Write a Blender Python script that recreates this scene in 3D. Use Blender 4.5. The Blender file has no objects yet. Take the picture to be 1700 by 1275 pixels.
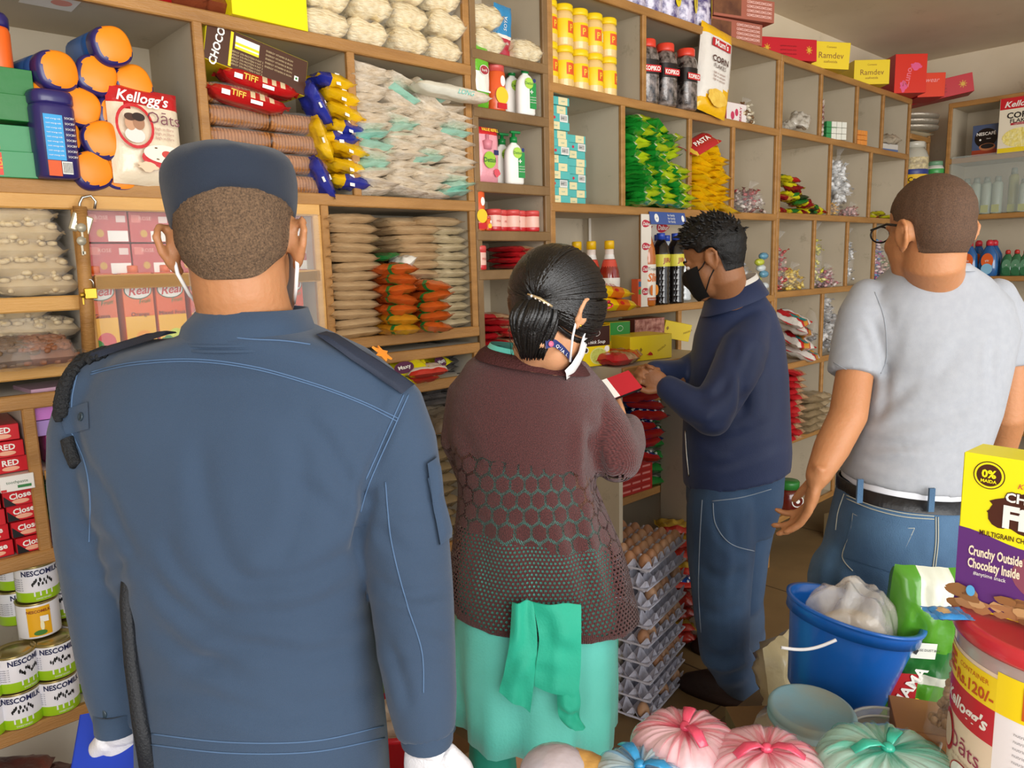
import bpy, math, random
import numpy as np
from mathutils import Vector, Matrix, noise
from mathutils.bvhtree import BVHTree
R_ = math.radians
SC = bpy.context.scene
# ------------------------------------------------------------------ camera
F = 1250.0
CX = np.array([1360., -232., F]); CX /= np.linalg.norm(CX)
CD = np.array([236., 7700., F]); CD = CD - CD.dot(CX) * CX; CD /= np.linalg.norm(CD)
CR = np.array([CX, np.cross(-CD, CX), -CD])       # camera (right, down, forward) -> world
EYE = np.array([0., -1.85, 1.6])
cam = bpy.data.objects.new('camera', bpy.data.cameras.new('camera'))
SC.collection.objects.link(cam); SC.camera = cam
cam.data.sensor_fit = 'HORIZONTAL'; cam.data.sensor_width = 36; cam.data.lens = F / 1700 * 36
cam.data.clip_start = 0.05
mw = Matrix.Identity(4)
for i in range(3):
    mw[i][0] = CR[i, 0]; mw[i][1] = -CR[i, 1]; mw[i][2] = -CR[i, 2]; mw[i][3] = EYE[i]
cam.matrix_world = mw
# ------------------------------------------------------------------ light and exposure
SC.view_settings.view_transform = 'Standard'; SC.view_settings.look = 'None'
SC.view_settings.gamma = 1; SC.view_settings.use_curve_mapping = False
SC.view_settings.exposure = 0.45
W = bpy.data.worlds.new('sky'); SC.world = W; W.use_nodes = True
W.node_tree.nodes['Background'].inputs[0].default_value = (0.93, 0.96, 1.0, 1)
W.node_tree.nodes['Background'].inputs[1].default_value = 0.9
def area(name, loc, target, sx, sy, power, col):
    l = bpy.data.lights.new(name, 'AREA'); l.shape = 'RECTANGLE'; l.size = sx; l.size_y = sy
    l.energy = power; l.color = col
    o = bpy.data.objects.new(name, l); SC.collection.objects.link(o); o.location = loc
    o.rotation_euler = (Vector(target) - Vector(loc)).to_track_quat('-Z', 'Y').to_euler()
    return o
area('daylight_shop_front', (0.4, -4.6, 1.75), (1.6, 0, 1.75), 4.5, 2.6, 150, (1.0, 0.975, 0.94))
area('daylight_side_door', (-2.6, -2.2, 2.3), (1.2, -0.2, 1.4), 1.6, 2.0, 35, (1.0, 0.97, 0.93))

# ------------------------------------------------------------------ helpers
def ray(px, py):
    return CR @ np.array([px - 850., py - 637.5, F])
def at(px, py, Y=0.0):            # point of the vertical plane y=Y seen at a pixel
    r = ray(px, py); t = (Y - EYE[1]) / r[1]; return Vector(EYE + t * r)
def atx(px, py, X):
    r = ray(px, py); t = (X - EYE[0]) / r[0]; return Vector(EYE + t * r)
def atz(px, py, z):
    r = ray(px, py); t = (z - EYE[2]) / r[2]; return Vector(EYE + t * r)
def P(px, py, d):
    return Vector(EYE + ray(px, py) * (d / F))
def proj(vs):                      # n x 3 world -> px, py, depth
    c = (np.asarray(vs) - EYE) @ CR
    return 850 + F * c[:, 0] / c[:, 2], 637.5 + F * c[:, 1] / c[:, 2], c[:, 2]

def lin(h):
    h = h.lstrip('#'); c = [int(h[i:i + 2], 16) / 255 for i in (0, 2, 4)]
    return tuple((x / 12.92 if x <= .04045 else ((x + .055) / 1.055) ** 2.4) for x in c) + (1,)
MATS = {}
def mat(col, rough=.5, bump=None, metal=0, alpha=1, trans=0, var=None, coat=0, emit=0, ior=1.45,
        sheen=0, aniso=None, tr=None, sub=0):
    """bump=(scale,strength); var=(colour2, scale, contrast[, detail]); aniso=(sx,sy,sz) stretch of the pattern"""
    key = (col, rough, bump, metal, alpha, trans, var, coat, emit, ior, sheen, aniso, tr, sub)
    if key in MATS: return MATS[key]
    m = bpy.data.materials.new('mat_%03d' % len(MATS)); m.use_nodes = True
    nt = m.node_tree; b = nt.nodes['Principled BSDF']
    b.inputs['Base Color'].default_value = lin(col); b.inputs['Roughness'].default_value = rough
    b.inputs['Metallic'].default_value = metal; b.inputs['Alpha'].default_value = alpha
    b.inputs['Transmission Weight'].default_value = trans; b.inputs['IOR'].default_value = ior
    b.inputs['Coat Weight'].default_value = coat; b.inputs['Coat Roughness'].default_value = .12
    b.inputs['Sheen Weight'].default_value = sheen
    b.inputs['Subsurface Weight'].default_value = sub; b.inputs['Subsurface Scale'].default_value = .02
    if emit:
        b.inputs['Emission Color'].default_value = lin(col); b.inputs['Emission Strength'].default_value = emit
    tc = nt.nodes.new('ShaderNodeTexCoord'); mp = nt.nodes.new('ShaderNodeMapping')
    nt.links.new(tc.outputs['Object'], mp.inputs[0])
    if aniso: mp.inputs['Scale'].default_value = aniso
    if bump:
        n = nt.nodes.new('ShaderNodeTexNoise'); n.inputs['Scale'].default_value = bump[0]
        n.inputs['Detail'].default_value = 4
        bp = nt.nodes.new('ShaderNodeBump'); bp.inputs['Strength'].default_value = bump[1]
        bp.inputs['Distance'].default_value = .01
        nt.links.new(mp.outputs[0], n.inputs[0]); nt.links.new(n.outputs['Fac'], bp.inputs['Height'])
        nt.links.new(bp.outputs[0], b.inputs['Normal'])
    if var:
        n = nt.nodes.new('ShaderNodeTexNoise'); n.inputs['Scale'].default_value = var[1]
        n.inputs['Detail'].default_value = var[3] if len(var) > 3 else 5
        r = nt.nodes.new('ShaderNodeValToRGB'); c = var[2]
        r.color_ramp.elements[0].position = .5 - c; r.color_ramp.elements[1].position = .5 + c
        r.color_ramp.elements[0].color = lin(col); r.color_ramp.elements[1].color = lin(var[0])
        nt.links.new(mp.outputs[0], n.inputs[0]); nt.links.new(n.outputs['Fac'], r.inputs[0])
        nt.links.new(r.outputs[0], b.inputs['Base Color'])
    MATS[key] = m; return m
def rename(m, n): m.name = n; return m

class MB:
    def __init__(s): s.v = []; s.f = []; s.mi = []; s.sm = []; s.mats = []
    def _m(s, m):
        if m not in s.mats: s.mats.append(m)
        return s.mats.index(m)
    def add(s, vs, fs, m, smooth=False, M=None):
        o = len(s.v)
        if M is not None: vs = [M @ Vector(v) for v in vs]
        s.v.extend([tuple(v) for v in vs])
        many = isinstance(m, (list, tuple))
        for i, f in enumerate(fs):
            s.f.append([o + j for j in f]); s.mi.append(s._m(m[i] if many else m)); s.sm.append(smooth)
        return s
    def box(s, lo, hi, m, M=None, bev=0):
        (a, b, c), (d, e, f) = lo, hi
        if bev <= 0:
            v = [(a, b, c), (d, b, c), (d, e, c), (a, e, c), (a, b, f), (d, b, f), (d, e, f), (a, e, f)]
            fs = [(0, 3, 2, 1), (4, 5, 6, 7), (0, 1, 5, 4), (1, 2, 6, 5), (2, 3, 7, 6), (3, 0, 4, 7)]
            return s.add(v, fs, m, False, M)
        # chamfered box: three sets of inset corners
        v = []; idx = {}
        for i, x in enumerate((a, d)):
            for j, y in enumerate((b, e)):
                for k, z in enumerate((c, f)):
                    sx, sy, sz = (1 - 2 * i) * bev, (1 - 2 * j) * bev, (1 - 2 * k) * bev
                    idx[i, j, k] = len(v)
                    v += [(x, y + sy, z + sz), (x + sx, y, z + sz), (x + sx, y + sy, z)]
        g = lambda i, j, k, q: idx[i, j, k] + q
        fs = [[g(0, 0, 0, 0), g(0, 0, 1, 0), g(0, 1, 1, 0), g(0, 1, 0, 0)], [g(1, 0, 0, 0), g(1, 1, 0, 0), g(1, 1, 1, 0), g(1, 0, 1, 0)],
              [g(0, 0, 0, 1), g(1, 0, 0, 1), g(1, 0, 1, 1), g(0, 0, 1, 1)], [g(0, 1, 0, 1), g(0, 1, 1, 1), g(1, 1, 1, 1), g(1, 1, 0, 1)],
              [g(0, 0, 0, 2), g(0, 1, 0, 2), g(1, 1, 0, 2), g(1, 0, 0, 2)], [g(0, 0, 1, 2), g(1, 0, 1, 2), g(1, 1, 1, 2), g(0, 1, 1, 2)]]
        for i in (0, 1):
            for j in (0, 1):
                fs.append([g(i, j, 0, 0), g(i, j, 1, 0), g(i, j, 1, 1), g(i, j, 0, 1)])
                fs.append([g(i, 0, j, 0), g(i, 1, j, 0), g(i, 1, j, 2), g(i, 0, j, 2)])
                fs.append([g(0, i, j, 1), g(1, i, j, 1), g(1, i, j, 2), g(0, i, j, 2)])
                for k in (0, 1): fs.append([g(i, j, k, 0), g(i, j, k, 1), g(i, j, k, 2)])
        return s.add(v, fs, m if not isinstance(m, (list, tuple)) else (list(m) + [m[0]] * (len(fs) - 6)), False, M)
    def lathe(s, prof, m, seg=24, M=None, cap=True, sq=None, ms=None, smooth=True):
        """prof [(r,z)]; ms: material per band; sq: (ax, ay, power) superellipse"""
        v = []
        for r, z in prof:
            for k in range(seg):
                a = 2 * math.pi * k / seg; c, n = math.cos(a), math.sin(a)
                if sq:
                    ax, ay, p = sq; q = (abs(c) ** p + abs(n) ** p) ** (-1 / p); c, n = c * q * ax, n * q * ay
                v.append((r * c, r * n, z))
        fs = []; mm = []
        for i in range(len(prof) - 1):
            for k in range(seg):
                k2 = (k + 1) % seg
                fs.append((i * seg + k, i * seg + k2, (i + 1) * seg + k2, (i + 1) * seg + k))
                mm.append(ms[i] if ms else m)
        if cap:
            fs.append(tuple(reversed(range(seg)))); mm.append(ms[0] if ms else m)
            fs.append(tuple(range((len(prof) - 1) * seg, len(prof) * seg))); mm.append(ms[-1] if ms else m)
        return s.add(v, fs, mm, smooth, M)
    def loft(s, rings, m, cap=True, smooth=True, M=None, closed=True):
        n = len(rings[0]); v = [p for r in rings for p in r]; fs = []
        for i in range(len(rings) - 1):
            for k in range(n if closed else n - 1):
                k2 = (k + 1) % n
                fs.append((i * n + k, i * n + k2, (i + 1) * n + k2, (i + 1) * n + k))
        if cap:
            fs.append(tuple(reversed(range(n)))); fs.append(tuple(range((len(rings) - 1) * n, len(rings) * n)))
        return s.add(v, fs, m, smooth, M)
    def tube(s, pts, rad, m, seg=8, M=None, flat=1.0, smooth=True, up=None):
        pts = [Vector(p) for p in pts]; n = len(pts)
        if not hasattr(rad, '__len__'): rad = [rad] * n
        rings = []; prev = Vector(up) if up else None
        for i, p in enumerate(pts):
            t = (pts[min(i + 1, n - 1)] - pts[max(i - 1, 0)]).normalized()
            if prev is None: prev = Vector((0, 0, 1)) if abs(t.z) < .9 else Vector((1, 0, 0))
            u = (prev - t * prev.dot(t)).normalized(); w = t.cross(u); prev = u
            rings.append([p + rad[i] * (math.cos(2 * math.pi * k / seg) * u * flat + math.sin(2 * math.pi * k / seg) * w) for k in range(seg)])
        return s.loft(rings, m, M=M, smooth=smooth)
    def ball(s, c, r, m, M=None, seg=16, rot=None):
        r = r if hasattr(r, '__len__') else (r, r, r); v = []; n = seg // 2
        for i in range(1, n):
            a = math.pi * i / n
            for k in range(seg):
                b = 2 * math.pi * k / seg
                v.append(Vector((r[0] * math.sin(a) * math.cos(b), r[1] * math.sin(a) * math.sin(b), r[2] * math.cos(a))))
        v += [Vector((0, 0, r[2])), Vector((0, 0, -r[2]))]
        if rot is not None: v = [rot @ q for q in v]
        v = [q + Vector(c) for q in v]; fs = []
        for i in range(n - 2):
            for k in range(seg):
                k2 = (k + 1) % seg; fs.append((i * seg + k, (i + 1) * seg + k, (i + 1) * seg + k2, i * seg + k2))
        t = len(v) - 2
        for k in range(seg):
            k2 = (k + 1) % seg; fs.append((t, k, k2)); fs.append((t + 1, (n - 2) * seg + k2, (n - 2) * seg + k))
        return s.add(v, fs, m, True, M)
    def poly(s, pts, m, M=None, th=0):     # flat polygon in local XZ facing -Y
        v = [(x, 0, z) for x, z in pts]
        return s.add(v, [tuple(range(len(pts)))], m, False, M)
    def disc(s, cx, cz, rx, rz, m, M=None, y=0, n=20, wob=0, seed=0):
        rg = random.Random(seed)
        v = [(cx + rx * math.cos(2 * math.pi * k / n) * (1 + rg.uniform(-wob, wob)), y, cz + rz * math.sin(2 * math.pi * k / n) * (1 + rg.uniform(-wob, wob))) for k in range(n)]
        return s.add(v, [tuple(range(n))], m, False, M)
    def rect(s, x0, z0, x1, z1, m, M=None, y=0):
        return s.add([(x0, y, z0), (x1, y, z0), (x1, y, z1), (x0, y, z1)], [(0, 1, 2, 3)], m, False, M)
    def text(s, body, size, x, z, m, M=None, y=-.0008, cyl=None, bold=.0, shear=0, rot=0, align='CENTER', sx=1, arc=0):
        """text in the local XZ plane facing -Y at height y; cyl=(radius): wrap round the z axis"""
        vs, fs = glyphs(body, bold, shear, align); cr, sr = math.cos(rot), math.sin(rot); out = []
        for a, b in vs:
            a, b = a * size * sx, b * size - size * .35
            b += arc * a * a
            a, b = a * cr - b * sr + x, a * sr + b * cr + z
            if cyl: out.append((cyl * math.sin(a / cyl), -cyl * math.cos(a / cyl), b))
            else: out.append((a, y, b))
        return s.add(out, fs, m, False, M)
    def build(s, name, parent=None, loc=None, rot=None):
        me = bpy.data.meshes.new(name); me.from_pydata(s.v, [], s.f)
        for m in s.mats: me.materials.append(m)
        me.polygons.foreach_set('material_index', s.mi); me.polygons.foreach_set('use_smooth', s.sm)
        me.update()
        o = bpy.data.objects.new(name, me); SC.collection.objects.link(o)
        if parent is not None: o.parent = parent
        if loc is not None: o.location = loc
        if rot is not None: o.rotation_euler = rot
        return o
_G = {}
def glyphs(body, bold, shear, align):
    k = (body, bold, shear, align)
    if k not in _G:
        c = bpy.data.curves.new('t', 'FONT'); c.body = body; c.size = 1; c.align_x = align; c.offset = bold; c.shear = shear
        c.resolution_u = 2
        o = bpy.data.objects.new('t', c); SC.collection.objects.link(o)
        dg = bpy.context.evaluated_depsgraph_get(); me = o.evaluated_get(dg).to_mesh()
        _G[k] = ([(v.co.x, v.co.y) for v in me.vertices], [tuple(p.vertices) for p in me.polygons])
        o.evaluated_get(dg).to_mesh_clear(); bpy.data.objects.remove(o); bpy.data.curves.remove(c)
    return _G[k]

def nz(x, y, z): return noise.noise(Vector((x, y, z)))
def limb(mb, pts, r, m, seg=18, **k):
    mb.tube(pts, r, m, seg, **k); mb.ball(pts[0], r[0], m, seg=16); mb.ball(pts[-1], r[-1], m, seg=12)
def empty(name, loc=(0, 0, 0), rot=(0, 0, 0)):
    o = bpy.data.objects.new(name, None); SC.collection.objects.link(o); o.location = loc; o.rotation_euler = rot
    o.empty_display_size = .05
    return o
def tag(o, label, cat, group=None, kind=None):
    o['label'] = label; o['category'] = cat
    if group: o['group'] = group
    if kind: o['kind'] = kind
    return o
def struct(o):
    o['kind'] = 'structure'; return o
def kids(o): return [c for c in bpy.data.objects if c.parent == o]
KID = {}
def dup(o, parent=None):
    c = o.copy(); SC.collection.objects.link(c); c.parent = parent
    if o.name not in KID: KID[o.name] = kids(o)
    for ch in KID[o.name]: dup(ch, c)
    return c
class Kind:
    """first put() uses the built thing itself, later ones are copies of it and its parts"""
    def __init__(s, *builders): s.b = builders; s.p = {}; s.n = 0
    def put(s, loc, rot=(0, 0, 0), label='', cat='', group=None, i=None, scale=None):
        i = (s.n if i is None else i) % len(s.b); s.n += 1
        if i in s.p: o = dup(s.p[i])
        else: o = s.p[i] = s.b[i]()
        o.location = loc; o.rotation_euler = rot if hasattr(rot, '__len__') else (0, 0, rot)
        if scale: o.scale = scale if hasattr(scale, '__len__') else (scale,) * 3
        tag(o, label, cat, group); 
        if not group and 'group' in o: del o['group']
        return o
def rz(a): return (0, 0, R_(a))

# common paints
WOOD = rename(mat('#b5854a', .45, (60, .25), var=('#8f6433', 5, .3), aniso=(1, 1, 6)), 'varnished_wood')
PINE = rename(mat('#d9a860', .45, (50, .2), var=('#c08c46', 5, .3), aniso=(1, 6, 6)), 'pale_pine')
WHITE = mat('#efece4', .5); BLACK = mat('#101012', .45); RED = mat('#c81d22', .35); INK = mat('#2b2b2e', .6)
def paint_mat(name, c1, c2, dirt):
    m = bpy.data.materials.new(name); m.use_nodes = True; nt = m.node_tree; b = nt.nodes['Principled BSDF']
    b.inputs['Roughness'].default_value = .65
    tc = nt.nodes.new('ShaderNodeTexCoord')
    n1 = nt.nodes.new('ShaderNodeTexNoise'); n1.inputs['Scale'].default_value = 2.2; n1.inputs['Detail'].default_value = 6
    n2 = nt.nodes.new('ShaderNodeTexNoise'); n2.inputs['Scale'].default_value = 7; n2.inputs['Detail'].default_value = 8; n2.inputs['Roughness'].default_value = .75
    r1 = nt.nodes.new('ShaderNodeValToRGB'); r1.color_ramp.elements[0].color = lin(c1); r1.color_ramp.elements[1].color = lin(c2)
    r1.color_ramp.elements[0].position = .3; r1.color_ramp.elements[1].position = .7
    r2 = nt.nodes.new('ShaderNodeValToRGB'); r2.color_ramp.elements[0].position = .60; r2.color_ramp.elements[1].position = .80
    r2.color_ramp.elements[0].color = (0, 0, 0, 1); r2.color_ramp.elements[1].color = (.8, .8, .8, 1)
    mx = nt.nodes.new('ShaderNodeMix'); mx.data_type = 'RGBA'; mx.inputs[7].default_value = lin(dirt)
    nt.links.new(tc.outputs['Object'], n1.inputs[0]); nt.links.new(tc.outputs['Object'], n2.inputs[0])
    nt.links.new(n1.outputs['Fac'], r1.inputs[0]); nt.links.new(n2.outputs['Fac'], r2.inputs[0])
    nt.links.new(r2.outputs[0], mx.inputs[0]); nt.links.new(r1.outputs[0], mx.inputs[6]); nt.links.new(mx.outputs[2], b.inputs['Base Color'])
    return m
PAINT = paint_mat('grey_white_shelf_paint', '#c6b9a2', '#b3a68e', '#6b5f45')
PAINTL = paint_mat('lighter_shelf_paint', '#d6cfc2', '#c8c0b2', '#8b8470')
WALLM = paint_mat('wall_plaster', '#e2d4ba', '#d8c8aa', '#b7a688')
CEILM = paint_mat('ceiling_plaster', '#dccdb4', '#cfbea2', '#b5a285')
FILM = mat('#ffffff', .1, (45, .5), alpha=.1, coat=.8)
FILM2 = mat('#f2f2f0', .18, (30, .8), alpha=.42, coat=.5)
GLASS = mat('#eef4f2', .04, alpha=.06, coat=.4)
STEEL = mat('#b9b6ae', .3, metal=1)
BRASS = mat('#c9a13c', .35, metal=.9)
# ------------------------------------------------------------------ the room
o = MB().box((-1.2, -5, -.1), (6.4, .34, 0), mat('#8d724a', .6, (14, .3), var=('#6a5434', 2.2, .3, 8))).build('floor'); struct(o)
mb = MB()
for i in range(9): mb.box((-1.2 + i * .9, -5, 0), (-1.194 + i * .9, .33, .0012), mat('#4a3a24', .8))
for i in range(6): mb.box((-1.2, -5 + i * .9, 0), (6.4, -4.994 + i * .9, .0012), mat('#4a3a24', .8))
mb.build('floor_joint', o)
struct(MB().box((-1.2, -2.9, 2.92), (6.4, .34, 3.02), CEILM).build('ceiling'))
struct(MB().box((-1.2, .34, -.1), (6.4, .44, 3.02), WALLM).build('wall_back'))
struct(MB().box((5.86, -5, -.1), (5.96, .34, 3.02), WALLM).build('wall_right'))
struct(MB().box((-1.3, -1.6, -.1), (-1.2, .44, 3.02), WALLM).build('wall_left'))
# ------------------------------------------------------------------ shelving
TH = .026
def shelf_unit(x0, x1, z0, z1, boards, dividers, label, Y=0.0, depth=.3, paint=PAINT, wood=WOOD, loc=None, rot=None, sides=True, back=True):
    """boards [(z_top, xa, xb)], dividers [(x, za, zb)]; front plane local y=0, room towards -y"""
    r = empty('shelf_unit', loc or (x0, Y, z0), rot or (0, 0, 0)); ox, oz = x0, z0
    if back: MB().box((0, depth, 0), (x1 - x0, depth + .012, z1 - z0), paint).build('back_panel', r)
    def board(z, xa, xb):
        b = MB().box((xa - ox, .012, z - TH - oz), (xb - ox, depth, z - oz), paint).build('shelf', r)
        MB().box((xa - ox, -.006, z - TH - .004 - oz), (xb - ox, .012, z + .002 - oz), wood, bev=.003).build('edging', b)
    def div(x, za, zb, w=.02):
        b = MB().box((x - w / 2 - ox, .012, za - oz), (x + w / 2 - ox, depth, zb - oz), paint).build('divider', r)
        MB().box((x - w / 2 - .002 - ox, -.004, za - oz), (x + w / 2 + .002 - ox, .012, zb - oz), wood, bev=.003).build('edging', b)
    for b in boards: board(*b)
    for d in dividers: div(*d)
    tag(r, label, 'shelf'); return r
# left wall: upper left unit
shelf_unit(-.9, 1.574, 1.775, 2.9, [(2.205, -.9, 1.574), (1.80, -.9, 1.574), (2.9, -.9, 1.574)],
           [(.744, 1.80, 2.18), (1.152, 1.80, 2.18), (1.012, 2.205, 2.874), (1.562, 2.205, 2.874), (1.562, 1.80, 2.18)],
           'wide wooden shelf unit holding orange lidded jars, biscuits and packed vermicelli')
shelf_unit(1.034, 1.574, 1.381, 1.773, [(1.408, 1.034, 1.574)], [(1.045, 1.408, 1.773), (1.562, 1.408, 1.773)],
           'square wooden cubby full of stacked flour and orange spice packets')
r = shelf_unit(-.9, 1.03, 1.382, 1.772, [(1.418, -.9, 1.03), (1.772, -.9, 1.03), (1.558, -.9, .44), (1.60, .47, 1.02)],
           [(.452, 1.418, 1.748), (1.02, 1.418, 1.748)], 'pine framed case with a glass front over juice cartons and an open nut shelf', paint=PAINTL, wood=PINE)
g = MB().box((1.37, -.006, .04), (1.92, -.002, .364), GLASS); g.build('glass_pane', r)
MB().box((1.57, -.012, .04), (1.92, -.008, .364), GLASS).build('glass_pane', r)
MB().tube([(1.337, -.02, .03), (1.345, -.02, .18), (1.352, -.02, .365)], .014, WOOD, 8).build('post', r)
shelf_unit(-.9, 1.574, 0, 1.356, [(1.012, -.9, .75), (.63, -.9, .75), (.25, -.9, 1.574), (1.355, -.9, 1.574), (1.255, .99, 1.574), (1.115, .8, 1.574), (.72, .8, 1.574)],
           [(.315, 1.012, 1.33), (.42, 0, .61), (.76, 0, 1.33), (.99, 1.115, 1.33), (1.562, 0, 1.33)],
           'lower wooden shelf unit with toothpaste boxes and milk tins behind the officer', paint=PAINTL)
# narrow column
ncz = [at(790, y).z for y in (82, 178, 302, 384, 450)]
shelf_unit(1.578, 1.912, 0, 2.92, [(z, 1.578, 1.912) for z in ncz] + [(2.9, 1.578, 1.912), (1.33, 1.578, 1.912), (.95, 1.578, 1.912), (.5, 1.578, 1.912)],
           [(1.588, 0, 2.9), (1.902, 0, 2.9)], 'narrow column of small shelves holding hand wash and red jars', wood=mat('#8f7048', .5, (60, .2), var=('#6b5030', 6, .3)))
# middle
shelf_unit(1.916, 3.49, 0, 2.546, [(2.546, 1.916, 3.49), (2.205, 1.916, 3.49), (1.81, 1.916, 3.49), (1.422, 1.916, 3.49), (1.06, 1.916, 3.49), (.66, 1.916, 3.49), (.2, 1.916, 3.49)],
           [(1.927, 0, 2.52), (2.441, 2.205, 2.52), (2.985, 2.205, 2.52), (2.313, 1.81, 2.18), (2.752, 1.81, 2.18), (3.087, 1.81, 2.18), (2.435, 1.422, 1.785), (3.478, 0, 2.52), (2.69, 1.06, 1.397), (2.6, .2, 1.04)],
           'middle shelf unit with yellow jars, teal boxes and green packets')
shelf_unit(3.494, 5.13, 0, 2.546, [(2.546, 3.494, 5.13), (2.215, 3.494, 5.13), (1.82, 3.494, 5.13), (1.435, 3.494, 5.13), (1.062, 3.494, 5.13), (.66, 3.494, 5.13), (.25, 3.494, 5.13)],
           [(3.506, 0, 2.52), (3.918, 2.215, 2.52), (4.352, 2.215, 2.52), (4.708, 2.215, 2.52), (4.056, 1.82, 2.19), (4.574, 1.82, 2.19), (5.118, 0, 2.52),
            (3.9, 1.435, 1.795), (4.303, 1.435, 1.795), (4.675, 1.435, 1.795), (4.025, 1.062, 1.41), (4.05, .25, 1.04), (4.253, .25, 1.04)],
           'far shelf unit of small cubbies with candy bags, next to the corner')
# corner shelf
shelf_unit(5.134, 5.48, .0, 2.53, [(2.345, 5.134, 5.48), (1.89, 5.134, 5.48), (1.45, 5.134, 5.48), (.9, 5.134, 5.48)], [(5.468, 0, 2.40)],
           'corner shelf between the two walls holding a candy jar and foil plates', depth=.28)
# unit on the right wall, faces -x
RW = lambda y, z, dx=0.0: Vector((5.42 + dx, y, z))
rwz = [atx(1650, y, 5.42).z for y in (161, 257, 355, 459)]
shelf_unit(0, 2.2, 0, rwz[0], [(z, 0, 2.2) for z in rwz] + [(.95, 0, 2.2), (.5, 0, 2.2)],
           [(.012, 0, rwz[0] - TH), (1.2, 0, rwz[0] - TH), (2.19, 0, rwz[0] - TH)], 'shelf unit on the right wall with glass shelves of sprays and cleaner bottles',
           loc=(5.42, -.12, 0), rot=(0, 0, R_(-90)))
# ------------------------------------------------------------------ goods: shape builders
rnd = random.Random(7)
def pillow(mb, w, d, h, m, seed=0, nu=14, nv=10, matfn=None, seal=.006, sealm=None, crk=.08, p=3.4, M=None, ends=True):
    """soft sealed packet lying flat: x +-w/2, y +-d/2, z 0..h"""
    for side in (1, -1):
        v = []
        for j in range(nv + 1):
            for i in range(nu + 1):
                u = -1 + 2 * i / nu; q = -1 + 2 * j / nv
                T = max(0, 1 - abs(u) ** p) ** .42 * max(0, 1 - abs(q) ** p) ** .3
                z = h / 2 + side * h / 2 * T * (1 + crk * 2 * nz(u * 2.5 + seed, q * 2.5, side * 3.1 + seed))
                x = u * w / 2 + crk * .1 * w * nz(u * 3, q * 3 + seed, 5); y = q * d / 2 * (1 - .05 * T) + crk * .1 * d * nz(u * 3 + seed, q * 2, 9)
                z += crk * .35 * h * nz(u * 6, q * 6 + seed, side) * min(1, T * 2)
                v.append((x, y, z))
        fs = []; mm = []
        for j in range(nv):
            for i in range(nu):
                a = j * (nu + 1) + i; f = (a, a + 1, a + nu + 2, a + nu + 1)
                fs.append(f if side > 0 else f[::-1])
                mm.append(matfn(-1 + 2 * (i + .5) / nu, -1 + 2 * (j + .5) / nv, side) if matfn else m)
        mb.add(v, fs, mm, True, M)
    if ends and seal:
        for s in (-1, 1):
            v = []; n = nv * 2
            for i in range(n + 1):
                q = -1 + 2 * i / n; x = s * w / 2 + crk * .1 * w * nz(s * 3, q * 3 + seed, 5)
                zz = h / 2 + .12 * h * math.sin(q * 5 + seed)
                v += [(x - s * .006, q * d / 2 * .98, h / 2), (x + s * (seal + (.002 if i % 2 else 0)), q * d / 2, zz)]
            mb.add(v, [(2 * i, 2 * i + 1, 2 * i + 3, 2 * i + 2) for i in range(n)], sealm or m, True, M)
    return mb
def packet(name, w, d, h, m, seed=0, **k):
    return lambda: pillow(MB(), w, d, h, m, seed, **k).build(name)
def carton(name, w, d, h, front, side=None, top=None, deco=None, bev=.001):
    """box standing: x +-w/2, y 0..d (front y=0), z 0..h; deco(mb) draws on the front"""
    def b():
        s = side or front; t = top or s
        mb = MB(); mb.box((-w / 2, 0, 0), (w / 2, d, h), [s, s, front, s, t, t] if bev <= 0 else front if not side else [s, s, front, s, t, t], bev=bev)
        if deco: deco(mb)
        return mb.build(name)
    return b
XR90 = Matrix.Rotation(R_(90), 4, 'X')
def upright(w, h, t):             # standing pouch: pillow lying -> front faces -y
    return Matrix.Translation((0, t / 2, h / 2)) @ Matrix(((1, 0, 0, 0), (0, 0, 1, 0), (0, 1, 0, 0), (0, 0, 0, 1))) @ Matrix.Translation((0, 0, -t / 2))
def pouch(mb, w, h, t, m, seed=0, matfn=None, crk=.07, nu=12, nv=16, p=3):
    return pillow(mb, w, h, t, m, seed, nu, nv, matfn, seal=0, crk=crk, M=upright(w, h, t), p=p)
def col_m(c, r=.22, b=(40, .35)): return mat(c, r, b, coat=.4)

ORD = ['first', 'second', 'third', 'fourth', 'fifth', 'sixth', 'seventh', 'eighth', 'ninth', 'tenth', 'eleventh', 'twelfth', 'thirteenth', 'fourteenth', 'fifteenth', 'sixteenth']
def up(k, n=99): return 'bottom one' if k == 0 else 'topmost one' if k == n - 1 else ORD[k] + ' from the bottom'
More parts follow.
